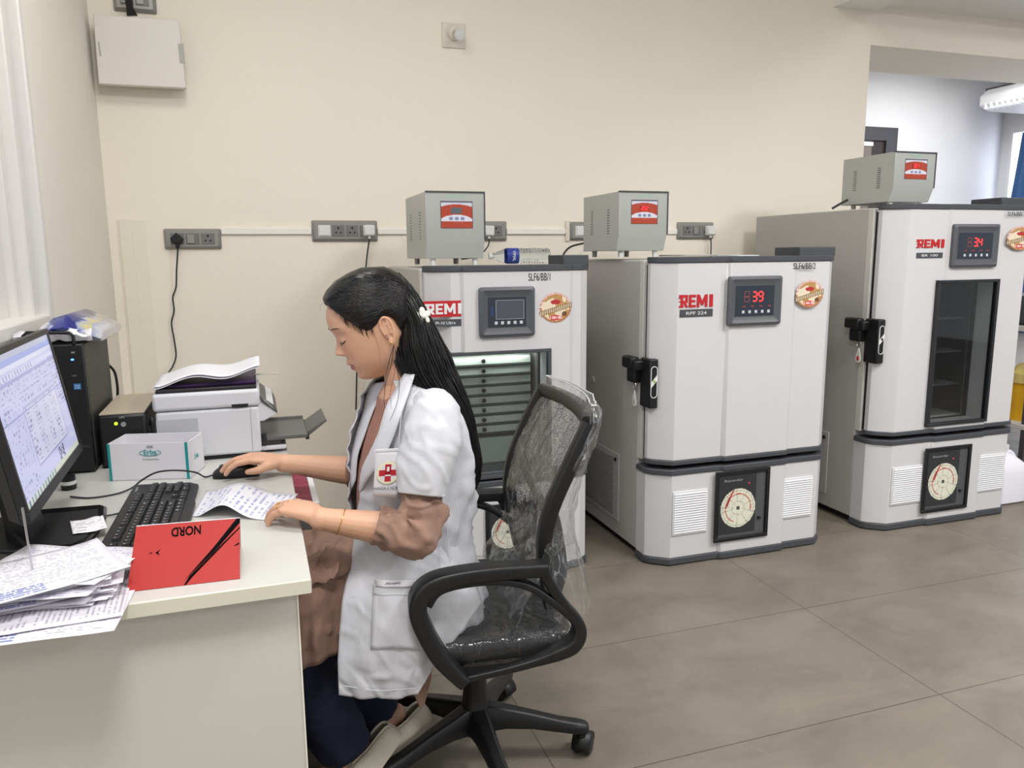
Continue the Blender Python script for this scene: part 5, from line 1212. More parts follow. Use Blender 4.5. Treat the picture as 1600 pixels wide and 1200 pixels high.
# arms, drawn in the plane of each side
arm = [(0.060, .385), (0.078, .405), (0.115, .455), (0.142, .510), (0.158, .560), (0.152, .598), (0.122, .622), (0.07, .633), (0.0, .637), (-0.07, .636), (-0.128, .634)]
rear = [(-0.118, .632), (-0.134, .600), (-0.165, .548), (-0.198, .502), (-0.202, .470), (-0.185, .445), (-0.15, .430), (-0.10, .415), (-0.03, .402), (.05, .392)]
arch = [(0.135, .575), (0.110, .606), (0.05, .618), (-0.02, .616), (-0.08, .600), (-0.13, .565), (-0.175, .522), (-0.196, .497)]
for s_ in (1, -1):
    l_ = .27 * s_
    secA = [(u_, v_) for u_, v_ in rrect(.019, .028, .009, 3)]
    P_ = smooth([cpt(f, l_, z) for f, z in arm], 5)
    th_ = lerpl([.80, .85, 1.0, 1.0, 1.02, 1.05, 1.0, .9, .85, .82, .80], len(P_))
    bm = tube(NB(), P_, th_, up=CN, sec=secA)
    tube(bm, smooth([cpt(f, l_, z) for f, z in rear], 5), lerpl([.7, .62, .6, .7, .8, .85, .75, .5, .42, .4], 46), up=CN, sec=secA)
    tube(bm, smooth([cpt(f, l_, z) for f, z in arch], 5), .42, up=CN, sec=[(u_, v_ * 1.5) for u_, v_ in secA])
    obj('armrest', bm, M_CH, ch, ang=50)
    obj('arm_bracket', loft(NB(), [[cpt(f, l_ - s_ * .03, z) for f, z in ((.09, .40), (-.17, .432), (-.17, .418), (.05, .385))], [cpt(f, l_ - s_ * .09, z) for f, z in ((.09, .40), (-.17, .41), (-.17, .40), (.05, .385))]], True, True, True), M_CH, ch)
# backrest
bk = [(-0.165, .47), (-0.155, .53), (-0.143, .60), (-0.136, .68), (-0.152, .76), (-0.190, .85), (-0.222, .915), (-0.240, .950)]
BKs = smooth([Vector((f, 0, z)) for f, z in bk], 5)
def bkf(z):
    for i in range(len(BKs) - 1):
        if BKs[i].z <= z <= BKs[i + 1].z:
            t = (z - BKs[i].z) / (BKs[i + 1].z - BKs[i].z); return BKs[i].x * (1 - t) + BKs[i + 1].x * t
    return BKs[0].x if z < BKs[0].z else BKs[-1].x
def bkw(z):
    t = (z - .47) / .48; return .17 + .06 * math.sin(min(1, max(0, t)) * PI * .62)
def bkp(z, u): w_ = bkw(z); return cpt(bkf(z) - .030 * (1 - u * u), u * w_, z)
sec = [(u_, v_) for u_, v_ in rrect(.017, .017, .007, 2)]
for s_ in (1, -1): obj('back_frame', tube(NB(), [bkp(.50 + i * .445 / 24, s_) for i in range(25)], 1.0, up=CN, sec=sec), M_CH, ch, ang=50)
obj('top_rail', tube(NB(), [bkp(.945, -1 + i / 8) for i in range(17)], 1.0, up=Z_, sec=sec), M_CH, ch, ang=50)
obj('bottom_rail', tube(NB(), [bkp(.53, -1 + i / 8) for i in range(17)], 1.0, up=Z_, sec=sec), M_CH, ch, ang=50)
obj('back_spine', tube(NB(), smooth([cpt(-.05, 0, .40), cpt(-.17, 0, .41), cpt(-.225, 0, .50), cpt(-.215, 0, .62), cpt(-.20, 0, .68)], 6), 1.0, up=CN, sec=rrect(.014, .035, .008, 3)), M_CH, ch, ang=50)
for s_ in (1, -1): obj('lumbar_strut', tube(NB(), [cpt(-.205, 0, .64), bkp(.74, s_ * .55), bkp(.80, s_ * .98)], 1.0, up=Z_, sec=rrect(.006, .018, .004, 2)), M_CH, ch, ang=50)
rows = [[bkp(.535 + i * .405 / 24, -1 + j / 10) for j in range(21)] for i in range(25)]
mm = bpy.data.materials.new('mesh_back'); mm.use_nodes = True; nt = mm.node_tree; b__ = nt.nodes['Principled BSDF']; b__.inputs['Base Color'].default_value = lin((34, 34, 36)); b__.inputs['Roughness'].default_value = .6
tc = nt.nodes.new('ShaderNodeTexCoord'); ck = nt.nodes.new('ShaderNodeTexNoise'); ck.inputs['Scale'].default_value = 420; ck.inputs['Detail'].default_value = 0; nt.links.new(tc.outputs['Object'], ck.inputs[0])
mr = nt.nodes.new('ShaderNodeMath'); mr.operation = 'GREATER_THAN'; mr.inputs[1].default_value = .43; nt.links.new(ck.outputs[0], mr.inputs[0]); nt.links.new(mr.outputs[0], b__.inputs['Alpha'])
obj('mesh_panel', loft(NB(), rows, False), mm, ch, ang=0)
# clear film over back and seat
def film_mat(nm='clear_film', lo=.035, hi=.42, fz_=.06):
    m = bpy.data.materials.new(nm); m.use_nodes = True; nt = m.node_tree; nt.nodes.clear(); L = nt.links.new
    out = nt.nodes.new('ShaderNodeOutputMaterial'); tr = nt.nodes.new('ShaderNodeBsdfTransparent'); tr.inputs[0].default_value = (.97, .975, .98, 1)
    gl = nt.nodes.new('ShaderNodeBsdfGlossy'); gl.inputs['Roughness'].default_value = .14; gl.inputs['Color'].default_value = (.95, .96, .97, 1)
    df = nt.nodes.new('ShaderNodeBsdfTranslucent'); df.inputs[0].default_value = (.8, .81, .82, 1)
    d2 = nt.nodes.new('ShaderNodeBsdfDiffuse'); d2.inputs[0].default_value = (.8, .81, .82, 1)
    tc = nt.nodes.new('ShaderNodeTexCoord'); mp_ = nt.nodes.new('ShaderNodeMapping'); mp_.inputs['Scale'].default_value = (1, 1, .35); mp_.inputs['Rotation'].default_value = (.25, .3, 0)
    L(tc.outputs['Object'], mp_.inputs[0]); nz = nt.nodes.new('ShaderNodeTexNoise'); nz.inputs['Scale'].default_value = 13; nz.inputs['Detail'].default_value = 4; nz.inputs['Distortion'].default_value = 1.6; L(mp_.outputs[0], nz.inputs[0])
    # thin crease lines where the noise crosses its middle
    s = nt.nodes.new('ShaderNodeMath'); s.operation = 'SUBTRACT'; s.inputs[1].default_value = .5; L(nz.outputs[0], s.inputs[0])
    ab = nt.nodes.new('ShaderNodeMath'); ab.operation = 'ABSOLUTE'; L(s.outputs[0], ab.inputs[0])
    mr = nt.nodes.new('ShaderNodeMapRange'); mr.inputs['From Min'].default_value = 0; mr.inputs['From Max'].default_value = .016; mr.inputs['To Min'].default_value = hi; mr.inputs['To Max'].default_value = lo; L(ab.outputs[0], mr.inputs[0])
    bp = nt.nodes.new('ShaderNodeBump'); bp.inputs['Strength'].default_value = .6; bp.inputs['Distance'].default_value = .02; L(nz.outputs[0], bp.inputs['Height']); L(bp.outputs[0], gl.inputs['Normal'])
    lw = nt.nodes.new('ShaderNodeLayerWeight'); lw.inputs['Blend'].default_value = .12; L(bp.outputs[0], lw.inputs['Normal'])
    m1 = nt.nodes.new('ShaderNodeMixShader'); L(df.outputs[0], m1.inputs[1]); L(d2.outputs[0], m1.inputs[2]); m1.inputs[0].default_value = .5
    m2 = nt.nodes.new('ShaderNodeMixShader'); L(mr.outputs[0], m2.inputs[0]); L(tr.outputs[0], m2.inputs[1]); L(m1.outputs[0], m2.inputs[2])
    fz = nt.nodes.new('ShaderNodeMath'); fz.operation = 'MULTIPLY_ADD'; fz.inputs[1].default_value = .6; fz.inputs[2].default_value = fz_; L(lw.outputs['Facing'], fz.inputs[0])
    m3 = nt.nodes.new('ShaderNodeMixShader'); L(fz.outputs[0], m3.inputs[0]); L(m2.outputs[0], m3.inputs[1]); L(gl.outputs[0], m3.inputs[2]); L(m3.outputs[0], out.inputs[0]); return m
FILM = film_mat(); FILM2 = film_mat('clear_film_tight', .004, .10, .03)
rings = []; NZ = 44; NA = 72
for i in range(NZ + 1):
    t = i / NZ; z = .985 - t * .50
    f0 = bkf(min(z, .945)) - .012
    top = min(1, t / .045)
    hl = (.238 + .012 * math.sin(t * 9)) * (.93 + .07 * top); hf = (.016 + .022 * min(1, t * 2.2)) * (.35 + .65 * top)
    ring_ = []
    for k in range(NA):
        a = 2 * PI * k / NA; ca, sa = math.cos(a), math.sin(a)
        l = hl * math.copysign(abs(sa) ** .5, sa); f = hf * math.copysign(abs(ca) ** .8, ca)
        if ca < 0: f *= 1 + 1.1 * t
        wr = noise.noise(Vector((l * 26 + t * 3, ca * 2, t * 4))) * .006 + abs(noise.noise(Vector((l * 60, t * 9, 4)))) * .005
        bow = -.030 * (1 - min(1, (l / .22) ** 2))
        ring_.append(cpt(f0 + bow + f + wr * (1 if ca > 0 else -1.6), l + noise.noise(Vector((t * 8, a, 1))) * .006, z + (.012 * noise.noise(Vector((l * 9, 2, 5))) if i == 0 else 0) + (.03 * noise.noise(Vector((a * 2, 7, 5))) if i == NZ else 0)))
    rings.append(ring_)
obj('plastic_bag', loft(NB(), rings, True, True, False), FILM, ch, ang=0)
bm = NB(); tube(bm, [p for p in rings[0]] + [rings[0][0]], .0018, 5, cap=False); obj('bag_edge', bm, mat('film_edge', (220, 222, 222), .25, coat=.5, alpha=.75), ch)
bm = NB(); rings = []
for i, (g_, z) in enumerate(((-.09, .470), (-.03, .472), (.0, .468), (.012, .455), (.014, .435), (.012, .415), (.002, .402))):
    rings.append([cpt(.02 + a + (.004 * noise.noise(Vector((a * 40, b_ * 40, i)))), b_ + .003 * noise.noise(Vector((a * 50, b_ * 30, i + 9))), z + .005 * noise.noise(Vector((a * 30 + b_ * 50, i, 2)))) for a, b_ in rrect(.228 + g_, .242 + g_, .07, 10)])
loft(bm, rings, True, True, False)
sf = obj('seat_film', bm, FILM2, ch, ang=0); s_ = sf.modifiers.new('s', 'SUBSURF'); s_.levels = s_.render_levels = 1
# crumpled film hanging where seat and back meet
for q, (l0, l1) in enumerate(((.24, .02), (-.02, -.24))):
    rows = []
    for i in range(16):
        t = i / 15; rw = []
        for j in range(16):
            u = j / 15; l = l0 + (l1 - l0) * u
            f = -.10 - .10 * t * t + .03 * (1 - t); z = .47 + .20 * t
            k_ = noise.noise(Vector((l * 22 + q * 5, t * 4, 3))) * .03
            rw.append(cpt(f + k_, l + .006 * noise.noise(Vector((t * 12, u * 5, 1))), z + .015 * noise.noise(Vector((u * 9, t * 6, q)))))
        rows.append(rw)
    obj('loose_film', loft(NB(), rows, False), FILM, ch, ang=0)
# ------------------------------------------------------------------ the seated woman
pw = thing('person', 'woman in a white short-sleeved lab coat with long black hair, seated working at the desk', 'person', (0.36, 1.79, 0.47))
HT = math.radians(23); HY = math.radians(1)
h1 = Vector((-math.cos(HT) * math.cos(HY), -math.cos(HT) * math.sin(HY), -math.sin(HT)))
h2 = Vector((math.sin(HY), -math.cos(HY), 0))                       # towards her left, the camera's side
h3 = h2.cross(h1).normalized()
if h3.z < 0: h3 = -h3
HO = Vector((.266, 1.77, 1.146)); HSX = .9
def hp(x, y, c): return HO + h1 * (x * HSX) + h2 * y + h3 * c
def itp(tab, c):
    tab = sorted(tab)
    if c <= tab[0][0]: return tab[0][1]
    for (a, va), (b, vb) in zip(tab, tab[1:]):
        if c <= b:
            t = (c - a) / (b - a); return va * (1 - t) + vb * t
    return tab[-1][1]
T_F = [(.135, .0), (.132, .03), (.125, .052), (.115, .070), (.10, .088), (.09, .097), (.08, .103), (.065, .107), (.05, .108), (.035, .104), (.02, .101), (0, .100), (-.015, .100), (-.03, .101), (-.045, .100), (-.055, .095), (-.065, .093), (-.075, .093), (-.083, .088), (-.09, .074), (-.096, .045), (-.10, .01)]
T_B = [(.135, .012), (.132, .034), (.125, .052), (.115, .068), (.10, .080), (.08, .090), (.06, .095), (.04, .095), (.02, .092), (0, .085), (-.02, .072), (-.04, .052), (-.06, .028), (-.08, .006), (-.09, -.005), (-.10, -.01)]
T_W = [(.135, .006), (.132, .028), (.125, .044), (.115, .054), (.10, .063), (.08, .070), (.06, .073), (.04, .074), (.02, .073), (0, .070), (-.02, .066), (-.04, .060), (-.055, .054), (-.068, .046), (-.08, .036), (-.09, .024), (-.096, .014), (-.10, .005)]
N_H = [(.035, 0), (.027, .002), (.015, .009), (.005, .017), (-.003, .023), (-.008, .022), (-.012, .016), (-.016, .006), (-.021, 0)]
N_S = [(.03, .006), (.015, .008), (.0, .011), (-.008, .014), (-.02, .014)]
def g(v, s): return math.exp(-(v / s) ** 2)
def fdisp(y, c):
    d = itp(N_H, c) * g(y, itp(N_S, c))
    ay = abs(y)
    d += .005 * g(ay - .013, .005) * g(c + .009, .007)                     # wings of the nose
    d -= .0085 * g(ay - .030, .014) * g(c - .033, .010)                   # sockets
    d += .0065 * g(ay - .030, .011) * g(c - .024, .008)                     # lowered lids
    d += .003 * g(ay - .028, .018) * g(c - .052, .006)                     # brows
    d += .004 * g(ay - .036, .016) * g(c + .005, .018)                     # cheeks
    d += .0075 * g(y, .019) * g(c + .035, .0065) + .0065 * g(y, .016) * g(c + .0515, .006)    # lips
    d -= .004 * g(y, .020) * g(c + .0432, .0022)
    d -= .0015 * g(y, .004) * g(c + .025, .006)
    d += .003 * g(y, .016) * g(c + .078, .010)                           # chin
    return d
def fsurf(y, c):
    w = max(itp(T_W, c), 1e-4); s = min(1, abs(y) / w) ** (1 / .92); co = math.sqrt(max(0, 1 - s * s))
    return itp(T_F, c) * co ** .82 + fdisp(y, c)
def head_bm(bm, fn=hp, infl=0.0, cmin=-.10, nc=84, na=72):
    rings = []
    for i in range(nc + 1):
        c = .135 - (.135 - cmin) * i / nc
        w = itp(T_W, c) + infl; af = itp(T_F, c) + infl; ab = itp(T_B, c) + infl; r = []
        for k in range(na):
            a = 2 * PI * k / na; ca, sa = math.cos(a), math.sin(a)
            y = w * math.copysign(abs(sa) ** .92, sa)
            x = af * ca ** .82 if ca >= 0 else -ab * abs(ca) ** .9
            if ca > .12 and not infl: x += fdisp(y, c) * min(1, (ca - .12) / .25)
            r.append(fn(x, y, c))
        rings.append(r)
    return loft(bm, rings, True, True, True)
body = NB()
head_bm(body)
# ears
for s_ in (1, -1):
    def ep(x, z, o): return hp(-.010 + x * .82, s_ * (.071 + o * .62), .004 + z)
    rim = [(.010, -.006, .004), (.012, .010, .005), (.010, .022, .007), (.002, .030, .010), (-.009, .030, .014), (-.017, .022, .017), (-.019, .008, .017), (-.015, -.008, .014), (-.008, -.020, .010), (0, -.028, .006), (.006, -.026, .004)]
    tube(body, smooth([ep(p[0] * 1.05, p[1] * 1.05, p[2] + .002) for p in rim], 3), .0036, 8)
    ell(body, ep(-.004, .002, .002), .012, .004, .024, Matrix((h1, h2, h3)).transposed(), 14, 10)
    ell(body, ep(.002, -.024, .006), .0065, .004, .0075, Matrix((h1, h2, h3)).transposed(), 10, 8)
    tube(body, smooth([ep(-.004, .018, .010), ep(-.010, .008, .013), ep(-.006, -.008, .011)], 3), .0025, 6)
# neck and trunk
tube(body, smooth([hp(-.02, 0, -.02), hp(-.030, 0, -.07), Vector((.332, 1.772, 1.02)), Vector((.34, 1.775, .96))], 4), [.052, .051, .055, .060], 20)
trunk = [(.385, 1.78, .50, .075, .14), (.36, 1.78, .60, .075, .12), (.34, 1.78, .70, .07, .11), (.33, 1.775, .80, .07, .12), (.33, 1.775, .90, .075, .13), (.332, 1.775, .965, .068, .135), (.328, 1.775, .995, .066, .10), (.330, 1.774, 1.018, .055, .062)]
rg = []
for (x, y, z, a, b_) in trunk: rg.append([Vector((x + a * math.cos(t), y + b_ * math.sin(t), z)) for t in [2 * PI * i / 32 for i in range(32)]])
loft(body, rg, True, True, True)
# arms
SHN, ELN, WRN = Vector((.368, 1.618, .965)), Vector((.305, 1.562, .728)), Vector((.105, 1.602, .772))
SHF, ELF, WRF = Vector((.355, 1.930, .965)), Vector((.270, 1.985, .750)), Vector((.048, 2.052, .782))
for (S_, E_, W_) in ((SHN, ELN, WRN), (SHF, ELF, WRF)):
    tube(body, [S_, S_.lerp(E_, .5), E_], [.038, .034, .033], 16); ell(body, S_, .038, .038, .038); ell(body, E_, .036, .036, .036)
    tube(body, [E_, E_.lerp(W_, .25), E_.lerp(W_, .5), E_.lerp(W_, .75), E_.lerp(W_, .93), W_], [.035, .038, .034, .0285, .0245, .0245], 18); ell(body, W_, .0262, .0262, .0245)
RINGP = []
def hand(wr, fwd, up, side, pit0, curls, thumb, splay=(.06, .0, -.05, -.13), sc=1.0):
    """fwd along the palm, side towards the thumb, up out of the back of the hand"""
    fwd = fwd.normalized(); side = (side - fwd * side.dot(fwd)).normalized(); up = fwd.cross(side).normalized() if fwd.cross(side).dot(up) > 0 else side.cross(fwd).normalized()
    rings = []
    for (f, w_, t_, so) in ((-.012, .024, .0215, 0), (.008, .025, .019, .001), (.03, .033, .0165, .002), (.055, .039, .0145, .001), (.078, .040, .0125, 0), (.088, .036, .009, 0)):
        c = wr + fwd * f * sc + side * so + up * (.004 * math.sin(min(1, f / .08) * PI))
        rings.append([c + side * (w_ * math.copysign(abs(math.cos(a)) ** .8, math.cos(a))) * sc + up * (t_ * math.sin(a)) * sc for a in [2 * PI * i / 20 for i in range(20)]])
    loft(body, rings, True, True, True)
    L = ((.070, .0285, .086), (.077, .0095, .090), (.072, -.0095, .086), (.057, -.0280, .077)); tips = []
    for k, (ln, so, fo) in enumerate(L):
        p = wr + (fwd * fo + side * so) * sc + up * (.002 if k in (1, 2) else -.001); P_ = [p - fwd * .018, p]; ang = pit0 + curls[k][0]; d0 = (fwd + side * splay[k]).normalized()
        rr_ = [.0098, .0094]
        for sgl, cu, r_ in ((.46, 0, .0082), (.30, curls[k][1], .0074), (.24, curls[k][2], .0060)):
            ang += cu; d = d0 * math.cos(ang) - up * math.sin(ang); p = p + d * ln * sgl * sc; P_.append(p); rr_.append(r_)
        if k == 2: RINGP[:] = [P_[1].lerp(P_[2], .55), (P_[2] - P_[1]).normalized()]
        Q = [P_[0]]; RR = [rr_[0]]
        for a in range(len(P_) - 1):
            for m_ in (.33, .66, 1.0): Q.append(P_[a].lerp(P_[a + 1], m_)); RR.append(rr_[a] * (1 - m_) + rr_[a + 1] * m_)
        tube(body, Q, RR, 12); ell(body, P_[-1], .0060, .0060, .0060, nu=12, nv=8)
        for a, r_ in ((1, .0100), (2, .0083), (3, .0074)): ell(body, P_[a], r_, r_, r_, nu=12, nv=8)
        tips.append((P_[-1], (P_[-1] - P_[-2]).normalized(), d0))
    a0 = wr + (fwd * .018 + side * .014) * sc; pts = [a0] + [wr + fwd * a * sc + side * b_ * sc + up * c * sc for a, b_, c in thumb]
    tube(body, smooth(pts, 4), [.015, .0135, .0105, .0095, .0072], 12)
    for p_, r_ in zip(pts[1:], (.0130, .0102, .0074)): ell(body, p_, r_, r_, r_, nu=12, nv=8)
    return tips, pts[-1], up
# right hand over the mouse, thumb on the camera's side
tF = hand(WRF, Vector((-1, .05, .26)), Z_, Vector((0, -1, 0)), .10, ((.30, .42, .38), (.28, .40, .36), (.35, .45, .4), (.5, .5, .4)), ((.040, .036, -.006), (.062, .040, -.020), (.085, .033, -.030)), splay=(.10, .02, -.08, -.16))
# left hand flat on the slip, thumb on the far side
tN = hand(WRN, Vector((-.72, .68, .20)), Z_, Vector((.6, .8, 0)), .16, ((.30, .42, .38), (.30, .45, .38), (.34, .48, .38), (.40, .50, .35)), ((.035, .034, -.010), (.062, .044, -.018), (.085, .040, -.024)), splay=(.05, .0, -.05, -.10))
# legs and feet
LEGS = []
for (hy, ky, ax2, ay, az) in ((1.725, 1.70, .150, 1.735, .125), (1.87, 1.87, .262, 1.885, .105)):
    H_ = Vector((.37, hy, .545)); K_ = Vector((-.02, ky, .555)); A_ = Vector((ax2, ay, az)); LEGS.append((H_, K_, A_))
    tube(body, [H_, H_.lerp(K_, .5), K_], [.078, .068, .054], 16); ell(body, K_, .054, .054, .054)
    tube(body, [K_, K_.lerp(A_, .3), K_.lerp(A_, .65), A_], [.05, .052, .040, .032], 16)
    hd = (A_ - K_).normalized(); toe = A_ + Vector((-.135, .01, -.115)); heel = A_ + Vector((.030, .005, .0))
    tube(body, [heel, A_ + Vector((-.01, 0, -.02)), A_.lerp(toe, .5), toe], [.026, .033, .032, .022], 14); ell(body, heel, .027, .027, .03)
me = bpy.data.meshes.new('bodytmp'); bmesh.ops.recalc_face_normals(body, faces=body.faces[:]); body.to_mesh(me); body.free()
ob = bpy.data.objects.new('bodytmp', me); COL.objects.link(ob)
r = ob.modifiers.new('r', 'REMESH'); r.mode = 'VOXEL'; r.voxel_size = .0021; r.adaptivity = 0
sm = ob.modifiers.new('s', 'SMOOTH'); sm.factor = .5; sm.iterations = 3
dg = bpy.context.evaluated_depsgraph_get(); me2 = bpy.data.meshes.new_from_object(ob.evaluated_get(dg)); bpy.data.objects.remove(ob)
nv = len(me2.vertices); co = np.empty(nv * 3, np.float32); me2.vertices.foreach_get('co', co); co = co.reshape(-1, 3)
# tones of lips, cheeks and nails, plus shade painted at mouth line and nostrils
skin = np.tile(np.array(lin((205, 160, 132))[:3], np.float32), (nv, 1))
rel = co - np.array(HO, np.float32); hx = rel @ np.array(h1) / HSX; hy_ = rel @ np.array(h2); hc = rel @ np.array(h3)
def blend(mask, rgb):
    global skin
    skin = skin * (1 - mask[:, None]) + np.array(lin(rgb)[:3], np.float32) * mask[:, None]
front = (hx > .085) & (np.abs(hc) < .14)
lipz = np.where(hc > -.0432, (hc + .0432) / .0085, (hc + .0432) / .0125)
blend(np.clip((1.15 - (hy_ / .0235) ** 2 - lipz ** 2) * 3, 0, 1) * front * .85, (168, 98, 94))
blend(np.clip(1 - ((np.abs(hc + .0432)) / .0013), 0, 1) * (np.abs(hy_) < .021) * front, (92, 46, 44))  # painted shade where the lips part
blend(np.exp(-((np.abs(hy_) - .034) / .018) ** 2 - ((hc + .005) / .018) ** 2) * (hx > .06) * .28, (206, 132, 112))
blend(np.clip(1.2 - ((np.abs(hy_) - .0075) / .0032) ** 2 - ((hc + .0145) / .0028) ** 2, 0, 1) * (hx > .10) * .8, (84, 44, 38))  # dark of the nostrils painted onto the closed surface
for (tips, th, upd) in (tF, tN):
    for (p, d, d0) in tips:
        q = co - np.array(p + d * .001, np.float32); n_ = d.cross(d0.cross(upd)).normalized(); n_ = n_ if n_.dot(upd) > 0 or True else -n_
        if n_.z < 0: n_ = -n_
        along = q @ np.array(d); lat = q @ np.array(d.cross(n_)); out = q @ np.array(n_)
        blend(np.clip(1.3 - (along / .0060) ** 2 - (lat / .0046) ** 2, 0, 1) * (out > .002) * (np.abs(along) < .008) * .7, (232, 190, 172))
at_ = me2.color_attributes.new('Col', 'FLOAT_COLOR', 'POINT'); buf = np.ones((nv, 4), np.float32); buf[:, :3] = skin; at_.data.foreach_set('color', buf.ravel())
off = wloc(pw); co2 = co - np.array(off, np.float32); me2.vertices.foreach_set('co', co2.ravel().astype(np.float32)); me2.update()
sk = colmat('skin', 0.46); bs_ = sk.node_tree.nodes['Principled BSDF']; bs_.inputs['Subsurface Weight'].default_value = .12; bs_.inputs['Subsurface Radius'].default_value = (.012, .004, .002); bs_.inputs['Subsurface Scale'].default_value = 1.0
me2.materials.clear(); me2.materials.append(sk); bo_ = bpy.data.objects.new('body', me2); COL.objects.link(bo_); bo_.parent = pw
me2.polygons.foreach_set('use_smooth', [True] * len(me2.polygons))
# brows, lashes, earrings
M_HAIR = mat('black_hair', (15, 13, 13), 0.36, spec=.45, bump=.25, bscale=60, aniso=(1, 1, .12))
for s_ in (1, -1):
    P_ = []
    for i in range(9):
        t = i / 8; y = s_ * (.013 + .034 * t); c = .050 + .005 * math.sin(t * 2.4) - .003 * t; P_.append(hp(fsurf(y, c) + .0002, y, c))
    obj('eyebrow', tube(NB(), P_, [.0012, .0020, .0022, .0018, .0008], 6, flat=.5), M_HAIR, pw)
    P_ = []
    for i in range(9):
        t = i / 8; y = s_ * (.018 + .024 * t); c = .0185 - .0035 * math.sin(t * PI) + .001 * t; P_.append(hp(fsurf(y, c) + .0006, y, c))
    bm = tube(NB(), P_, .0009, 5)
    for i in range(2, 9):
        p = P_[i]; tube(bm, [p, p + h1 * .003 - h3 * .0032, p + h1 * .0055 - h3 * .0040], [.0004, .0003, .0001], 3)
    obj('eyelash', bm, M_HAIR, pw)
    obj('ear_stud', ell(NB(), hp(-.006, s_ * .0785, -.022), .0028, .0028, .0028, nu=12, nv=8), mat('gold', (214, 170, 90), .25, metal=1), pw)

# --- hair: a cap over the skull, a long mane behind, and loose strands
hair = NB()
na = 72; nc = 60; rings = []
def hairline(a):
    """lowest height of the cap at angle a (0 = forehead, pi = nape)"""
    a = abs(a)
    T = [(0, .106), (.3, .104), (.55, .096), (.8, .084), (1.0, .064), (1.15, .042), (1.3, .024), (1.45, .024), (1.58, .032), (1.75, .036), (1.88, .030), (2.0, .0), (2.3, -.03), (PI, -.06)]
    return itp(T, a)
def cap_pt(a, c, inf):
    w = itp(T_W, c) + inf; af = itp(T_F, c) + inf; ab = itp(T_B, c) + inf + .014 * g(c - .06, .06)
    ca, sa = math.cos(a), math.sin(a); y = w * math.copysign(abs(sa) ** .92, sa); x = af * abs(ca) ** .82 if ca >= 0 else -ab * abs(ca) ** .9
    return hp(x, y, c)
NI = 26
cols = []
for k in range(na):
    a = -PI + 2 * PI * k / na; lo = hairline(a); col_ = []
    for i in range(NI + 1):
        t = i / NI; c = .1345 - (.1345 - lo) * (t ** .75)
        inf = (.0095 - .002 * math.cos(a)) * min(1, (1 - t) * 5 + .10) + .011 * max(0, math.cos(a)) ** 2 * math.sin(PI * min(1, t * 1.05)) + .0016 * noise.noise(Vector((a * 9, c * 22, 1)))
        p = cap_pt(a, min(c, .1345), inf) + h3 * (.012 * (1 - t) ** 1.2)
        col_.append(p)
    cols.append(col_)
V = [[hair.verts.new(p) for p in c] for c in cols]; topv = hair.verts.new(hp(0, 0, .1345 + .0125))
for k in range(na):
    k2 = (k + 1) % na
    hair.faces.new((topv, V[k][0], V[k2][0]))
    for i in range(NI): hair.faces.new((V[k][i], V[k][i + 1], V[k2][i + 1], V[k2][i]))
capo = obj('hair', hair, M_HAIR, pw, solid=.002, ang=0)
# mane: stations (front px, back px, row, half width, centre Y)
MS = [(566, 622, 432, .030, 1.775), (584, 640, 450, .055, 1.775), (600, 652, 468, .066, 1.775), (612, 668, 500, .070, 1.772), (606, 684, 530, .074, 1.766), (609, 699, 556, .074, 1.762), (622, 708, 582, .070, 1.755), (644, 719, 606, .066, 1.745), (672, 730, 632, .060, 1.738), (694, 738, 658, .058, 1.735), (712, 744, 690, .055, 1.735), (722, 750, 720, .050, 1.735), (727, 749, 745, .040, 1.738), (731, 744, 762, .026, 1.740), (735, 739, 772, .008, 1.742)]
def mane_ring(fr, n=40, grow_=0.0):
    i = min(int(fr), len(MS) - 2); t = fr - i; s = [MS[i][k] * (1 - t) + MS[i + 1][k] * t for k in range(5)]
    A = at(s[0], s[2] + 8, s[4]); Bk = at(s[1], s[2] - 6, s[4]); c = (A + Bk) / 2; hx_ = (Bk - A) / 2; r = []
    for k in range(n):
        a = 2 * PI * k / n; r.append(c + hx_ * (math.cos(a) * (1 + grow_)) + Vector((0, 1, 0)) * (math.sin(a) * (s[3] * (1 + grow_))))
    return r
rings = []
M_ = 48
for q in range(M_ + 1):
    fr = q / M_ * (len(MS) - 1); r = mane_ring(fr, 56)
    c = sum(r, Vector()) / len(r)
    rings.append([c + (p - c) * (1 + .055 * math.sin(k * 1.9 + fr * .35) + .05 * noise.noise(Vector((k * .8, fr * .9, 2)))) for k, p in enumerate(r)])
obj('hair_length', loft(NB(), rings, True, True, True), M_HAIR, pw, ang=0)
# strands lying over cap and mane
rs = random.Random(11); bm = NB(); bm2 = NB()
def sstrand(b, P_, r0):
    tube(b, P_, [r0 * .5, r0, r0, r0 * .8, r0 * .15], 4, cap=False)
for q in range(520):
    ca = rs.uniform(-PI * .98, PI * .98) if q % 3 else rs.uniform(.15, 1.9)
    # from the front parting combed back and down to the clip
    a0 = ca; c0 = hairline(a0) + (rs.uniform(.0, .012) if q % 2 else rs.uniform(.0, .10)); P_ = []
    a1 = math.copysign(2.75, a0) if abs(a0) < 2.75 else a0; c1 = rs.uniform(-.01, .05)
    for i in range(14):
        t = i / 13; a = a0 + (a1 - a0) * t; c = c0 + (c1 - c0) * t + (.012 + .03 * (q % 5) / 4) * math.sin(t * PI) * (1 if c0 < .11 else .4); c = max(c, hairline(a) + .003); c = min(c, .131)
        lo = hairline(a); tt = min(1, max(0, ((.1345 - c) / max(.1345 - lo, .01)))) ** (1 / .75)
        inf = (.0095 - .002 * math.cos(a)) * min(1, (1 - tt) * 5 + .10) + .011 * max(0, math.cos(a)) ** 2 * math.sin(PI * min(1, tt * 1.05)) + .0022
        P_.append(cap_pt(a, c, inf) + h3 * (.012 * (1 - tt) ** 1.2))
    sstrand(bm, P_, rs.uniform(.0005, .0011))
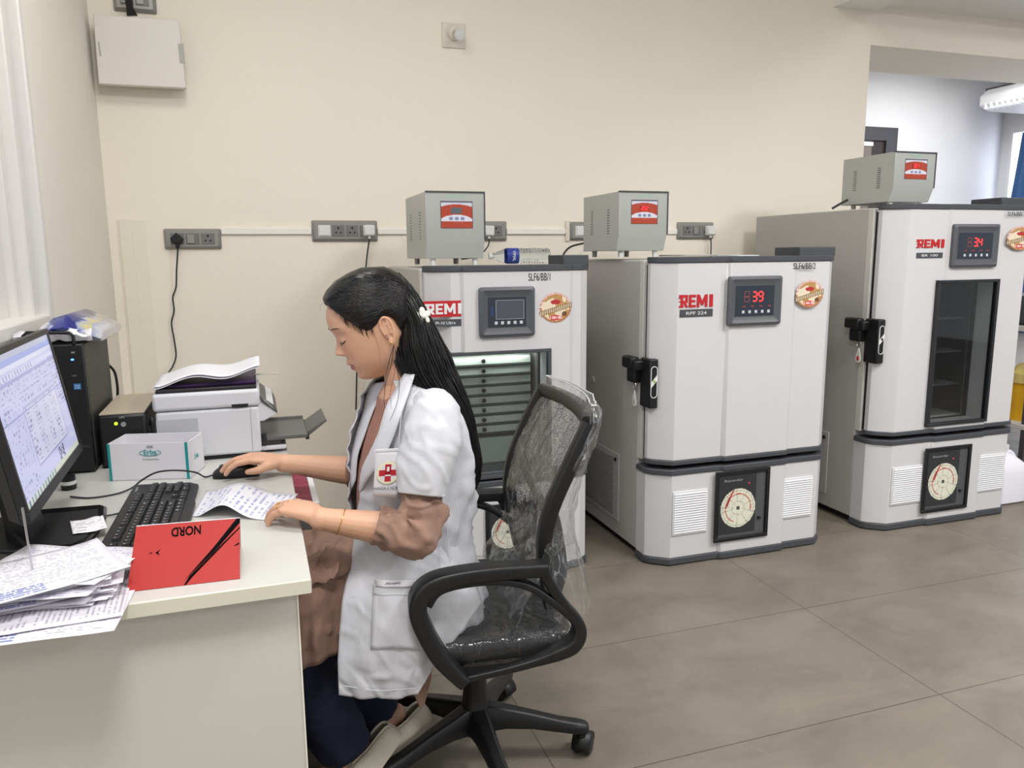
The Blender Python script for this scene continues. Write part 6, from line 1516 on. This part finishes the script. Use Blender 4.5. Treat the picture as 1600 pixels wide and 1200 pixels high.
for q in range(330):
    k = rs.random() * 2 * PI; f0 = rs.uniform(0, 3.5); f1 = min(len(MS) - 1.02, f0 + rs.uniform(4, 11)); P_ = []; wob = rs.uniform(-.3, .3); gr_ = rs.uniform(.01, .07)
    for i in range(18):
        t = i / 17; r = mane_ring(f0 + (f1 - f0) * t, 48); kk = (k + wob * math.sin(t * 3)) % (2 * PI) / (2 * PI) * 48; i0 = int(kk) % 48; p = r[i0].lerp(r[(i0 + 1) % 48], kk - int(kk)); c = sum(r, Vector()) / 48
        P_.append(c + (p - c) * (1.0 + gr_ + .05 * t * (q % 7 == 0)) + Vector((.004 * noise.noise(Vector((q, t * 3, 0))), .004 * noise.noise(Vector((q, t * 3, 5))), 0)))
    sstrand(bm2, P_, rs.uniform(.0007, .0016))
so_ = obj('hair_strands', bm, M_HAIR, pw, ang=0, rec=False); so_['kind'] = 'stuff'
so_ = obj('long_hair_strands', bm2, M_HAIR, pw, ang=0, rec=False); so_['kind'] = 'stuff'
# loose wisps in front of the ear and over the collar
bm = NB()
for pts, r_ in (([(577, 500, 1.70), (584, 520, 1.697), (592, 545, 1.695), (594, 570, 1.69)], .0006), ([(616, 538, 1.695), (611, 570, 1.69), (603, 598, 1.67), (600, 625, 1.645), (603, 645, 1.63)], .0014),
                ([(618, 545, 1.69), (620, 575, 1.68), (624, 600, 1.645), (620, 630, 1.615), (606, 665, 1.612)], .0013), ([(615, 540, 1.695), (606, 572, 1.69), (602, 595, 1.675)], .0015), ([(620, 548, 1.69), (616, 585, 1.68), (610, 612, 1.65), (612, 640, 1.62)], .0009),
                ([(570, 596, 1.72), (567, 612, 1.72), (572, 622, 1.71), (580, 626, 1.70)], .0004), ([(640, 590, 1.68), (652, 605, 1.63), (640, 618, 1.63)], .0005), ([(506, 474, 1.75), (500, 478, 1.75), (501, 486, 1.75)], .0004), ([(525, 437, 1.74), (520, 442, 1.74), (520, 450, 1.74)], .0004)):
    tube(bm, smooth([at(*p) for p in pts], 5), [r_ * .5, r_ * .55, r_ * .5, r_ * .2], 5)
for q in range(150):                                    # baby hairs that soften the hairline
    a = rs.uniform(.1, 1.55) * (1 if q % 3 else -1); lo = hairline(a); P_ = []
    for i in range(5):
        t = i / 4; c = lo + .008 - (.010 + .010 * rs.random() * t) * t * (1.6 if abs(a) > .9 else .8); P_.append(cap_pt(a - .05 * t * math.copysign(1, a), c, .0028 - .0022 * t))
    tube(bm, P_, [.0005, .0005, .0004, .0003, .0001], 4)
so_ = obj('hair_wisps', bm, M_HAIR, pw, ang=0); so_['kind'] = 'stuff'
# hair clip: flower of pearly petals
hc_ = at(661, 494, 1.712); q_ = Vector((.25, -.95, .1)).normalized(); u_ = q_.orthogonal().normalized(); v_ = q_.cross(u_)
clip = obj('hair_clip', ell(NB(), hc_ + q_ * .004, .006, .006, .006), mat('pearl', (238, 234, 226), .15, coat=.6), pw)
for k in range(5):
    a = 2 * PI * k / 5 + .3; c = hc_ + (u_ * math.cos(a) + v_ * math.sin(a)) * .0115
    e1_ = (u_ * math.cos(a) + v_ * math.sin(a)); e2_ = q_.cross(e1_)
    obj('petal', ell(NB(), c, .0095, .0075, .003, Matrix((e1_, e2_, q_)).transposed()), mat('petal_pearl', (228, 226, 216), .2, coat=.5), clip)

# --- clothes
M_COAT = mat('lab_coat_white', (198, 199, 206), 0.7, bump=.12, bscale=35, sheen=.1)
M_KURTA = mat('kurta_brown', (140, 110, 95), 0.8, bump=.15, bscale=90, sheen=.1)
M_JEAN = mat('jeans_navy', (22, 30, 54), 0.85, var=.15, vscale=40, bump=.2, bscale=400)
def fold(p, s=1.0, f=14, seed=0):
    a = noise.noise(Vector((p.x * f + seed, p.y * f, p.z * f * .35))); b = noise.noise(Vector((p.x * f * 2.3, p.y * f * 2.3 + seed, p.z * f * .8)))
    c = noise.noise(Vector((p.x * f * .9 + p.z * f * .9 + seed * 3, p.y * f * .8, p.z * f * .5 - p.x * f * .4)))
    return (a + .5 * b) * .012 * s + (max(0, .22 - abs(c)) ** 1.3) * .045 * s
def ringrow(ypx, xf, xb, w, cy, n, a0, a1, g_=0.0, pw_=.85):
    A = at(xf, ypx, cy); Bk = at(xb, ypx, cy); z = (A.z + Bk.z) / 2; cx = (A.x + Bk.x) / 2; hx_ = (Bk.x - A.x) / 2 + g_; r = []
    for i in range(n + 1):
        a = a0 + (a1 - a0) * i / n; ca, sa = math.cos(a), math.sin(a)
        r.append(Vector((cx - hx_ * math.copysign(abs(ca) ** pw_, ca), cy - (w + g_) * math.copysign(abs(sa) ** pw_, sa), z)))
    return r
TR = [(588, 594, 644, .056, 1.775), (595, 590, 658, .078, 1.775), (601, 586, 672, .105, 1.775), (608, 582, 686, .130, 1.775), (620, 577, 699, .155, 1.775), (640, 572, 711, .168, 1.775), (665, 563, 720, .172, 1.775), (695, 556, 725, .170, 1.775), (725, 553, 727, .165, 1.775), (760, 553, 727, .158, 1.775), (800, 553, 728, .155, 1.775), (840, 552, 731, .158, 1.775), (880, 549, 736, .168, 1.778), (915, 547, 746, .182, 1.78), (942, 546, 750, .19, 1.78), (965, 548, 738, .19, 1.78), (985, 552, 715, .18, 1.78)]
def tr_at(f):
    i = min(int(f), len(TR) - 2); t = f - i; return [TR[i][k] * (1 - t) + TR[i + 1][k] * t for k in range(5)]
# kurta trunk
bm = NB(); rg = []
for i in range(33):
    f = i / 32 * (len(TR) - 1); s = tr_at(f); r = ringrow(s[0], s[1] + itp([(0, 10), (2, 14), (5, 15), (7, 12), (9, 5), (16, 5)], f), s[2] - 9, s[3] - .022, s[4], 48, 0, 2 * PI * 47 / 48)
    if i < 8: r = [p + Vector((0, 0, -.012 * max(0, (3 - i)) / 3 - .045 * (max(0, math.cos(2 * PI * k / 48)) ** 2) * (1 - i / 8))) for k, p in enumerate(r)]
    rg.append(r)
loft(bm, rg, True, False, True)
kt = obj('kurta', bm, mat('kurta_striped', (172, 118, 100), .8, bump=.1), pw)
# fine lighter stripes woven in the front of the kurta
nt = kt.data.materials[0].node_tree; b__ = nt.nodes['Principled BSDF']; tc = nt.nodes.new('ShaderNodeTexCoord'); wv = nt.nodes.new('ShaderNodeTexWave'); wv.bands_direction = 'Y'; wv.inputs['Scale'].default_value = 30; wv.inputs['Distortion'].default_value = .6; wv.inputs['Detail'].default_value = 1
nt.links.new(tc.outputs['Object'], wv.inputs[0]); mxx = nt.nodes.new('ShaderNodeMixRGB'); mxx.inputs[1].default_value = lin((112, 66, 56)); mxx.inputs[2].default_value = lin((196, 148, 130)); nt.links.new(wv.outputs[1], mxx.inputs[0]); nt.links.new(mxx.outputs[0], b__.inputs['Base Color'])
# coat trunk, open at the front
bm = NB(); rows = []
NR = 56
for i in range(NR + 1):
    f = i / NR * (len(TR) - 1); s = tr_at(f); t = i / NR
    a0 = itp([(0, 1.25), (.2, 1.15), (.31, 1.02), (.44, .80), (.5, .58), (.56, .45), (.7, .35), (1, .30)], t); a1 = 2 * PI + itp([(0, -.45), (.15, -.30), (.35, -.16), (.6, -.12), (1, -.25)], t)
    r = ringrow(s[0], s[1], s[2], s[3], s[4], 96, a0, a1, .003)
    cx = sum((p.x for p in r)) / len(r); r2 = []
    for k, p in enumerate(r):
        d = Vector((p.x - cx, p.y - s[4], 0)).normalized(); u = k / 96
        am = .6 + 1.0 * min(1, t * 1.6)
        q = p + d * fold(p, am, 16, 3) + d * (.0035 * math.sin(u * 60 + t * 5) * min(1, max(0, t - .55) * 4))
        if u > .97 or u < .02: q += d * .004
        r2.append(q)
    rows.append(r2)
loft(bm, rows, False)
# the front lengthens over the thigh: rows leave the trunk's side and flatten into the hanging flap
FL = [(800, 553, 728, 1.70, 1.62, 1.64), (840, 551, 731, 1.68, 1.61, 1.64), (870, 547, 734, 1.655, 1.598, 1.640), (905, 540, 741, 1.625, 1.582, 1.625), (940, 534, 752, 1.600, 1.568, 1.615), (985, 530, 722, 1.582, 1.556, 1.585), (1030, 527, 684, 1.572, 1.552, 1.570), (1060, 528, 667, 1.568, 1.556, 1.566), (1084, 529, 652, 1.566, 1.562, 1.565)]
def flap_pt(u, v, out=0.0):
    f = v * (len(FL) - 1); j = min(int(f), len(FL) - 2); t = f - j; s = [FL[j][k] * (1 - t) + FL[j + 1][k] * t for k in range(6)]
    w_ = itp([(800, .155), (840, .158), (880, .168), (915, .182), (940, .19), (1100, .19)], s[0]) + .006
    mix = min(1, max(0, (v - .05) / .45)); mix = mix * mix * (3 - 2 * mix); px = s[1] + (s[2] - s[1]) * u
    c_ = 1 - 2 * u; a = math.acos(min(1, abs(c_) ** (1 / .85))); Yr = 1.776 - w_ * math.sin(a) ** .85 if a > 1e-4 else 1.776
    Yf = itp([(0, s[3]), (.35, s[4]), (.65, s[4] + .001), (1, s[5])], u)
    p = at(px, s[0] + (5 * math.sin(u * PI) * max(0, v - .9) * 10), Yr * (1 - mix) + Yf * mix)
    p.y -= .55 * abs(fold(p, (.6 + 1.0 * v) * min(1, v * 5), 15, 8)) + .006 * v * (.5 + .5 * math.sin(u * 15 + 3 * v)) * mix + out
    return p
loft(bm, [[flap_pt(k / 64, i / 70) for k in range(65)] for i in range(71)], False)
co_ = obj('lab_coat', bm, M_COAT, pw, solid=.0022, ang=0)
# lapels and collar
def strip(nm, L_, R_, m, par=pw, th=.002, off_=0.0, k=4):
    A = smooth([at(*p) for p in L_], k); Bq = smooth([at(*p) for p in R_], k); bm = NB(); rows = []
    for a, b_ in zip(A, Bq): rows.append([a.lerp(b_, t) for t in (0, .33, .66, 1)])
    loft(bm, rows, False); return obj(nm, bm, m, par, solid=th, ang=0)
cl = strip('collar', [(629, 588, 1.700), (617, 610, 1.668), (604, 634, 1.632), (592, 674, 1.622), (580, 702, 1.632), (566, 732, 1.660), (561, 765, 1.690)], [(648, 585, 1.690), (640, 610, 1.640), (626, 650, 1.604), (612, 690, 1.600), (596, 722, 1.606), (575, 748, 1.640), (563, 772, 1.685)], M_COAT, co_, .003)
strip('collar', [(629, 588, 1.700), (640, 577, 1.73), (648, 576, 1.78), (642, 578, 1.83)], [(648, 585, 1.690), (660, 590, 1.72), (664, 594, 1.78), (656, 594, 1.86)], M_COAT, co_, .003)
strip('collar', [(603, 596, 1.800), (593, 620, 1.80), (582, 645, 1.79), (569, 682, 1.79), (559, 712, 1.79), (556, 750, 1.79)], [(580, 600, 1.835), (572, 622, 1.84), (567, 645, 1.835), (555, 685, 1.825), (549, 720, 1.81), (549, 765, 1.80)], M_COAT, co_, .003)
# sleeve of the coat on the near side and on the far side
def sleeve(nm, P_, R_, m, par, seed, am=1.0, n=40, flat=1.0, openend=True, sub_=True, kk=6, puff=None):
    Pp = smooth(P_, kk); R2 = lerpl(R_, len(Pp)); T = frames(Pp); rings = []; up_v = Vector((0, -1, 0))
    for i, p in enumerate(Pp):
        t = T[i]; s = t.cross(up_v).normalized(); v = s.cross(t).normalized(); r = []; w = i / (len(Pp) - 1)
        for k in range(n):
            a = 2 * PI * k / n; d = s * math.cos(a) + v * math.sin(a) * flat; q = p + d * R2[i]; q += d * fold(q, am, 20, seed)
            if puff: q += d * puff * math.sin(w * 26 + 1.5 * math.sin(a)) * min(1, w * 3) * (1 - abs(2 * w - 1) ** 3)
            r.append(q)
        rings.append(r)
    return obj(nm, loft(NB(), rings, True, False, False), m, par, solid=.0022, ang=0)
s0 = Vector((.370, 1.640, 1.000)); 
sleeve('coat_sleeve', [at(668, 628, 1.668), at(676, 650, 1.634), at(672, 690, 1.605), at(662, 735, 1.585), at(657, 773, 1.572)], [.040, .062, .067, .058, .0485], M_COAT, co_, 5, .62, n=72, kk=10)
sleeve('coat_sleeve', [Vector((.362, 1.885, .995)), Vector((.360, 1.925, .965)), Vector((.335, 1.955, .90)), Vector((.31, 1.975, .83))], [.045, .064, .064, .056], M_COAT, co_, 6, .6)
# kurta sleeves bunched at the elbows
sleeve('kurta_sleeve', [at(658, 764, 1.578), at(656, 788, 1.570), at(657, 815, 1.560), at(640, 832, 1.556), at(612, 826, 1.560), at(588, 820, 1.566)], [.034, .0425, .048, .047, .042, .036], M_KURTA, kt, 9, 1.5, puff=.0045, n=72, kk=10)
sleeve('kurta_sleeve', [Vector((.318, 1.97, .86)), Vector((.285, 1.985, .78)), Vector((.262, 1.99, .765)), at(560, 735, 1.975), at(549, 735, 1.98)], [.046, .048, .046, .046, .043], M_KURTA, kt, 10, 1.2, puff=.003)
# kurta skirt over the thighs
rows = []
KS = [(848, 560, 505, 1.82, 1.80), (858, 558, 498, 1.76, 1.74), (872, 558, 478, 1.71, 1.68), (900, 556, 466, 1.665, 1.63), (950, 552, 462, 1.635, 1.60), (1000, 548, 464, 1.622, 1.592), (1052, 548, 466, 1.620, 1.59)]
for i in range(31):
    f = i / 30 * (len(KS) - 1); j = min(int(f), len(KS) - 2); t = f - j; s = [KS[j][k] * (1 - t) + KS[j + 1][k] * t for k in range(5)]; rw = []
    for k in range(29):
        u = k / 28; px = s[1] + (s[2] - s[1]) * u - 0; py = s[0] - (40 * (1 - u) * max(0, (i - 22) / 8) * 1.1 if i > 22 else 0); p = at(px, py, s[3] + (s[4] - s[3]) * u)
        p.y -= fold(p, 1.6, 18, 4); rw.append(p)
    rows.append(rw)
bm = loft(NB(), rows, False)
rows = []                                                      # lap part, over both thighs
for i in range(25):
    v = i / 24; rw = []
    for k in range(25):
        u = k / 24; x = .135 + .07 * v - .21 * u; Y = 1.61 + .34 * v
        z = .585 + .045 * math.exp(-((v - .22) / .22) ** 2) + .05 * math.exp(-((v - .80) / .2) ** 2) + .02 * (1 - u)
        p = Vector((x, Y, z)); p.z += fold(Vector((p.x, p.y, p.x * 3)), 2.2, 16, 6); rw.append(p)
    rows.append(rw)
loft(bm, rows, False)
obj('kurta_skirt', bm, M_KURTA, kt, solid=.002, ang=0)
# bunched folds at her lap
sleeve('kurta_fold', [at(478, 905, 1.66), at(505, 892, 1.67), at(528, 872, 1.70), at(548, 852, 1.74), at(556, 830, 1.76)], [.010, .022, .026, .024, .018], M_KURTA, kt, 14, 1.6)
# tail of the kurta hanging behind the coat
bm = NB(); prism(bm, [at(644, 1080, 1.60), at(676, 1040, 1.60), at(674, 1062, 1.60), at(663, 1104, 1.60), at(656, 1106, 1.60)], (0, .01, 0)); obj('kurta_tail', bm, M_KURTA, kt, bev=.002)
# jeans
jn = NB()
for (H_, K_, A_) in LEGS:
    for pts, rr_ in (([H_, H_.lerp(K_, .5), K_.lerp(H_, .05)], [.082, .072, .062]), ([K_, K_.lerp(A_, .3), K_.lerp(A_, .6), A_.lerp(K_, .06)], [.064, .070, .068, .064])):
        Pp = smooth(pts, 6); R2 = lerpl(rr_, len(Pp)); T = frames(Pp); rings = []
        for i, p in enumerate(Pp):
            t = T[i]; s = t.cross(Vector((0, -1, 0))).normalized(); v = s.cross(t).normalized(); r = []
            for k in range(32):
                a = 2 * PI * k / 32; d = s * math.cos(a) + v * math.sin(a); q = p + d * R2[i]; r.append(q + d * fold(q, .9, 15, 2))
            rings.append(r)
        loft(jn, rings, True, False, False)
    ell(jn, K_, .066, .066, .066)
obj('jeans', jn, M_JEAN, pw, ang=0, solid=.001)
# shoes: open-backed clogs with raised heels
M_SHOE = mat('shoe_cream', (206, 200, 186), .5); M_SHOEI = mat('shoe_lining', (150, 144, 134), .7)
for si, (H_, K_, A_) in enumerate(LEGS):
    heel = A_ + Vector((.062, .0, .018)); toe = A_ + Vector((-.150, .012, -.118))
    if si == 0: heel = at(616, 1138, 1.735); toe = heel + Vector((-.14, -.03, -.145))
    else: heel = at(666, 1108, 1.885); toe = heel + Vector((-.15, -.08, -.085))
    heel.z = max(heel.z, .10); toe.z = max(toe.z, .022)
    d = (toe - heel); Ls = d.length; d.normalize(); sd = Vector((0, 1, 0)); sd = (sd - d * sd.dot(d)).normalized(); up_ = sd.cross(d).normalized()
    if up_.z < 0: up_ = -up_
    rings = []; rin = []
    for t, w_, hgt in ((0, .018, .022), (.04, .029, .032), (.15, .035, .036), (.35, .036, .038), (.55, .041, .050), (.75, .045, .046), (.9, .038, .034), (.98, .022, .022), (1.0, .008, .012)):
        c = heel + d * Ls * t; r = [c + sd * (w_ * math.cos(a)) + up_ * (-.004 if math.sin(a) < 0 else hgt * math.sin(a) ** .6) + (up_ * -.012 if math.sin(a) < -.1 else Vector()) for a in [2 * PI * k / 24 for k in range(24)]]
        if t < .5: r = [p if (p - c).dot(up_) < hgt * .62 else p for p in r]
        rings.append(r)
    # opening: shell without the top faces over the rear half
    bm = NB(); V = [[bm.verts.new(p) for p in r] for r in rings]
    for i in range(len(V) - 1):
        for k in range(24):
            a = 2 * PI * (k + .5) / 24
            if i < 4 and math.sin(a) > .80: continue
            bm.faces.new((V[i][k], V[i][(k + 1) % 24], V[i + 1][(k + 1) % 24], V[i + 1][k]))
    bm.faces.new(V[-1]); bm.faces.new([V[0][k] for k in range(24) if not (math.sin(2 * PI * k / 24) > .85)])
    shoe = obj('shoe', bm, M_SHOE, pw, solid=.004, ang=60)
    so = [rings[i][k] for i in range(4, -1, -1) for k in (4,)] + [rings[0][6]] + [rings[i][8] for i in range(5)]
    obj('opening_rim', tube(NB(), smooth(so, 3), .0035, 6), M_SHOE, shoe)
    obj('insole', loft(NB(), [[heel + d * Ls * t + sd * w_ * s_ + up_ * .006 for s_ in (-1, 0, 1)] for t, w_ in ((.03, .02), (.2, .03), (.5, .034), (.7, .03))], False), M_SHOEI, shoe, solid=.002)
# chest pocket with its emblem, lower pocket with a folded note
def quadpatch(nm, px4, Y4, m, par, n=8, lift=0.0, th=.0015):
    P_ = [at(p[0], p[1], y) for p, y in zip(px4, Y4)]; rows = []
    for j in range(n + 1):
        v = j / n; rows.append([(P_[0] * (1 - u) + P_[1] * u) * (1 - v) + (P_[3] * (1 - u) + P_[2] * u) * v + Vector((0, -lift - .002 * math.sin(u * PI) * math.sin(v * PI), 0)) for u in [i / n for i in range(n + 1)]])
    return obj(nm, loft(NB(), rows, False), m, par, solid=th, ang=0), P_
pk_, PP = quadpatch('chest_pocket', [(587, 702), (626, 700), (622, 778), (583, 776)], (1.606, 1.594, 1.594, 1.608), mat('pocket_grey_white', (214, 214, 220), .7), co_)
def pin(u, v, o=.0025): return (PP[0] * (1 - u) + PP[1] * u) * (1 - v) + (PP[3] * (1 - u) + PP[2] * u) * v + Vector((0, -o - .002 * math.sin(u * PI) * math.sin(v * PI), 0))
rt_ = (PP[1] - PP[0]).normalized(); dn_ = (PP[3] - PP[0]).normalized()
def emb(nm, uc, vc, hw_, hh_, m, o=.004):
    c = pin(uc, vc, o); bm = NB(); prism(bm, [c - rt_ * hw_ - dn_ * hh_, c + rt_ * hw_ - dn_ * hh_, c + rt_ * hw_ + dn_ * hh_, c - rt_ * hw_ + dn_ * hh_], (0, -.0005, 0)); return obj(nm, bm, m, pk_)
bm = NB(); c = pin(.52, .48, .0035); prism(bm, [c + rt_ * (.0235 * math.cos(a)) + dn_ * (.0245 * math.sin(a)) for a in [2 * PI * i / 32 for i in range(32)]], (0, -.0004, 0)); obj('emblem_disc', bm, mat('emblem_pale_yellow', (226, 222, 186), .6), pk_)
bm = NB(); c = pin(.52, .48, .0040); prism(bm, [c + rt_ * (.019 * math.cos(a)) + dn_ * (.020 * math.sin(a)) for a in [2 * PI * i / 32 for i in range(32)]], (0, -.0002, 0)); obj('emblem_centre', bm, mat('pocket_grey_white', (214, 214, 220), .7), pk_)
M_CR = mat('emblem_red', (176, 28, 48), .6)
emb('emblem_cross', .52, .48, .0065, .019, M_CR, .0042); emb('emblem_cross', .52, .48, .019, .0065, M_CR, .0042)
emb('emblem_core', .52, .40, .0025, .005, M_WHITEP, .005); emb('emblem_core', .52, .53, .006, .0014, M_WHITEP, .005)
text('pocket_lettering', 'MANGALA HOSPI', pin(.49, .80, .0040), rt_, -dn_, .054, .0070, mat('embroidery_dark', (50, 50, 90), .6), pk_, .0004)
fold_ = emb('pocket_hem', .50, .03, .030, .0022, mat('coat_seam', (206, 207, 214), .7), .002)
def upx(px, v):
    f = v * (len(FL) - 1); j = min(int(f), len(FL) - 2); t = f - j; a = FL[j][1] * (1 - t) + FL[j + 1][1] * t; b = FL[j][2] * (1 - t) + FL[j + 1][2] * t; return (px - a) / (b - a)
def vpy(py):
    for j in range(len(FL) - 1):
        if FL[j][0] <= py <= FL[j + 1][0]: return (j + (py - FL[j][0]) / (FL[j + 1][0] - FL[j][0])) / (len(FL) - 1)
def flpatch(nm, top, bot, xl, xr, out, m, n=14):
    rows = []
    for i in range(n + 1):
        t = i / n; py = top + (bot - top) * t; v = vpy(py); rw = []
        for k in range(n + 1):
            px = (xl[0] * (1 - t) + xl[1] * t) + ((xr[0] * (1 - t) + xr[1] * t) - (xl[0] * (1 - t) + xl[1] * t)) * k / n; rw.append(flap_pt(min(1, max(0, upx(px, v))), v, out))
        rows.append(rw)
    return obj(nm, loft(NB(), rows, False), m, co_, solid=.0012, ang=0)
flpatch('lower_pocket', 910, 1012, (582, 578), (676, 668), .0032, M_COAT)
flpatch('pocket_note', 903, 914, (584, 586), (670, 668), .0060, M_PAPER, 6)
flpatch('pocket_hem', 925, 927, (582, 582), (675, 674), .0045, mat('coat_seam', (206, 207, 214), .7), 6)
text('note_writing', 'Mangala', flap_pt(upx(612, vpy(908)), vpy(908), .0075), rt_ * 1.0, Z_, .034, .006, mat('note_ink', (50, 50, 120), .6), co_, .0003, shear=.5)
# seams of the coat
for pts in ([(628, 640, 1.60), (623, 700, 1.592), (628, 768, 1.588)], [(707, 660, 1.66), (699, 700, 1.64), (697, 790, 1.63), (703, 880, 1.60)], [(535, 1071, 1.562), (590, 1079, 1.553), (650, 1075, 1.560)]):
    obj('seam', tube(NB(), smooth([at(a, b_, c - .006) for a, b_, c in pts], 6), .0009, 5), mat('coat_seam', (206, 207, 214), .7), co_)
# bracelet and ring
wc_ = WRN.lerp(ELN, .20); ad = (ELN - WRN).normalized(); s = ad.cross(Z_).normalized(); v = s.cross(ad)
obj('bracelet', tube(NB(), [wc_ + ad * (.004 * math.sin(a)) + s * .029 * math.cos(a) + v * .029 * math.sin(a) for a in [2 * PI * i / 32 for i in range(33)]], .0009, 6, cap=False), mat('gold', (214, 170, 90), .25, metal=1), pw)

ra = RINGP[1].orthogonal().normalized(); rb_ = RINGP[1].cross(ra)
obj('finger_ring', tube(NB(), [RINGP[0] + ra * .0092 * math.cos(a) + rb_ * .0092 * math.sin(a) for a in [2 * PI * i / 24 for i in range(25)]], .0009, 6, cap=False), mat('gold', (214, 170, 90), .25, metal=1), pw)
